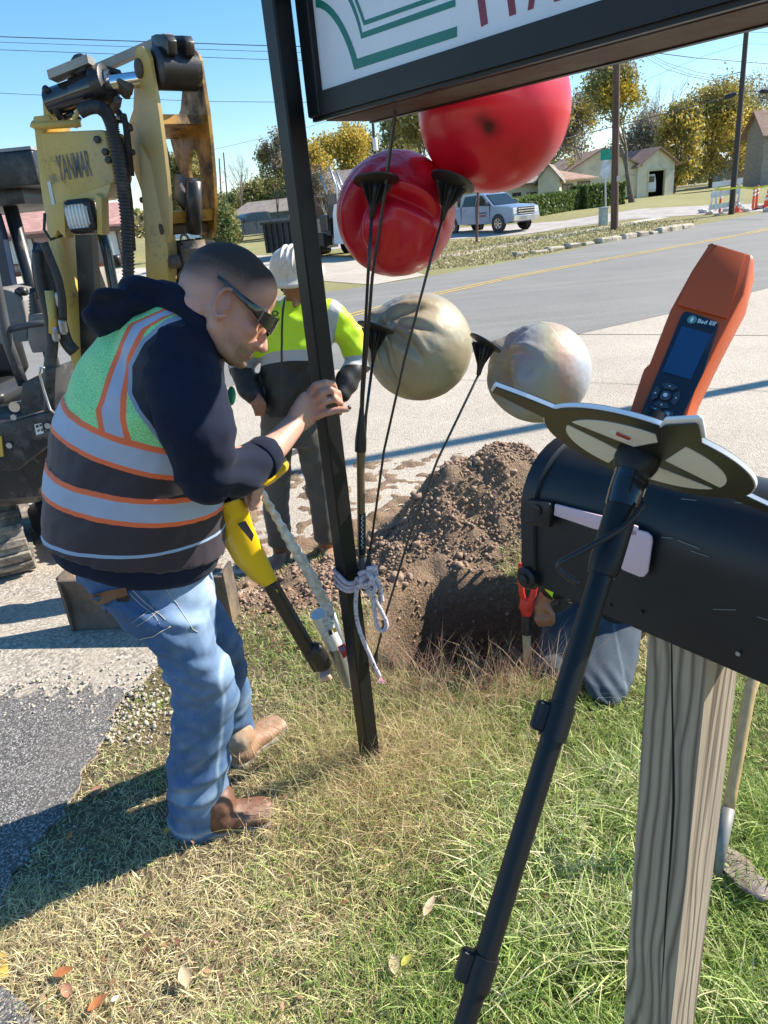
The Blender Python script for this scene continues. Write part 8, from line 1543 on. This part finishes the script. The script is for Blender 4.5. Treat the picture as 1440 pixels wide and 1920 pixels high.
# ---- pale gravel between the drive and the lawn
M_PEB = mat('pale_gravel', (.42, .37, .30), .9, var=.35, vs=9, bump=.3, bs=40)
n = 16000; x = rg.uniform(-2.2, -.55, n); y = rg.uniform(1.4, 3.3, n); dd = np.abs(x - leftedge(y) - .02); k_ = rg.random(n) < np.exp(-(dd / .16) ** 2) * np.clip((y - 1.7) * 1.2, .12, 1) + (.3 * (y > 2.35) + .10) * (x < leftedge(y)); x, y = x[k_], y[k_]; n = len(x); scatter('gravel', x, y, .002 + .009 * rg.random(n) ** 3, M_PEB, 'pale gravel along the edge of the drive', 'gravel', 13, sink=.1)
n = 2600; x = rg.uniform(-2.6, -1.05, n); y = 2.46 + rg.normal(size=n) * .09; scatter('loose_gravel', x, y, .002 + .008 * rg.random(n) ** 3, M_PEB, 'loose gravel where the asphalt meets the pale drive', 'gravel', 15, sink=-.9)
q = TT(230, 1350); n = 420; x = q[0] + rg.normal(size=n) * .10; y = q[1] + rg.normal(size=n) * .09; scatter('gravel_heap', x, y, .003 + .011 * rg.random(n) ** 2.2, M_PEB, 'small patch of pale gravel on the grass behind the jeans', 'gravel', 14, sink=.0)
# ---- fallen leaves
M_LB = mat('dead_leaf_orange', (.42, .15, .05), .7, var=.35, vs=30); M_LT = mat('dead_leaf_tan', (.50, .37, .22), .7, var=.25, vs=30); M_LG = mat('leaf_litter', (.28, .14, .08), .8, var=.5, vs=30)
def leafobj(px, py, L, W, ang, tilt, mt, label, lift=.03):
    q = T(px, py); q[2] = float(gzn(np.array([q[0]]), np.array([q[1]]))[0]) + lift; d = np.array([math.cos(ang), math.sin(ang), tilt]); d /= np.linalg.norm(d); s_ = np.cross(d, ZV); s_ /= np.linalg.norm(s_); n_ = np.cross(s_, d); vs = []; fs = []
    K = 9
    for i in range(K): t = i / (K - 1); w_ = W * math.sin(math.pi * min(1, t * .95 + .02)) ** .8 * (1 - .25 * t); c = q + d * L * (t - .5) + n_ * (.25 * L * (t - .5) ** 2); vs += [c - s_ * w_ / 2 + n_ * w_ * .25, c, c + s_ * w_ / 2 + n_ * w_ * .22]
    for i in range(K - 1): a = i * 3; fs += [[a, a + 1, a + 4, a + 3], [a + 1, a + 2, a + 5, a + 4]]
    m = MB(); m.add(vs, fs); m.tube([q - d * L * .5, q - d * L * .72], .0008, 4); return tag(m.build('fallen_leaf', mt, None, smooth=True), label, 'leaf', 'fallen leaves on the grass')
leafobj(808, 1728, .06, .026, 1.0, .1, M_LT, 'long tan leaf left of the lower end of the black pole', .05); leafobj(742, 1828, .045, .03, 1.6, .3, M_LT, 'curled pinkish tan leaf below the long tan one', .035); leafobj(765, 1822, .035, .02, .6, .2, mat('yellow_green_leaf', (.5, .45, .08), .6), 'small yellow green leaf beside the curled one', .04)
leafobj(125, 1838, .05, .03, .2, .1, M_LB, 'orange leaf near the lower left corner', .03); leafobj(190, 1898, .05, .028, .7, .15, M_LB, 'orange leaf at the bottom edge', .03); leafobj(130, 1870, .04, .03, 2.2, .2, M_LG, 'dark reddish leaf just below the upper orange one', .02)
leafobj(352, 1850, .05, .035, 2.0, .3, M_LT, 'crumpled brown leaf in the dry grass at bottom centre left', .03); leafobj(222, 1888, .02, .014, .4, .1, mat('white_scrap', (.8, .8, .8), .5), 'tiny white scrap beside the bottom orange leaf', .03); leafobj(1180, 1708, .028, .016, .9, .2, mat('white_scrap', (.8, .8, .8), .5), 'small white scrap at the left of the wooden post', .05)
leafobj(185, 1494, .05, .04, 1.2, .1, M_LG, 'brown leaf lying in the upper shadow band', .02); leafobj(320, 1574, .035, .022, .2, .3, mat('gold_leaf', (.6, .33, .03), .6), 'small golden leaf at the heel of the near boot', .03); leafobj(135, 1580, .03, .02, 1.2, .3, M_LB, 'small red leaf between the two shadow bands', .02)
n = 2200; x = rg.uniform(-1.0, .4, n); y = rg.uniform(.95, 3.3, n); wgt = np.exp(-((x + .7) / .5) ** 2 - ((y - 1.1) / .3) ** 2) * .5 + np.exp(-((x + .42) / .22) ** 2 - ((y - 2.75) / .3) ** 2); k_ = (rg.random(n) < wgt) & (hole_d(x, y) > 1.05); x, y = x[k_], y[k_]; n = len(x)
z = gzn(x, y) + rg.uniform(.004, .035, n); lit = leafmesh('leaf_litter', np.stack([x, y, z], 1), .013, np.array([[.34, .16, .09], [.42, .24, .14], [.25, .12, .08]])[rg.integers(0, 3, n)], None, 31); tag(lit, 'scattered brown leaf litter by the blade and lower left', 'leaves', kind='stuff')
# yellow painted strip at the lower left corner
sheet('kerb_paint', [TT(-40, 1800), TT(16, 1795), TT(22, 1840), TT(0, 1852), TT(-40, 1860)], M_YEL, .016)
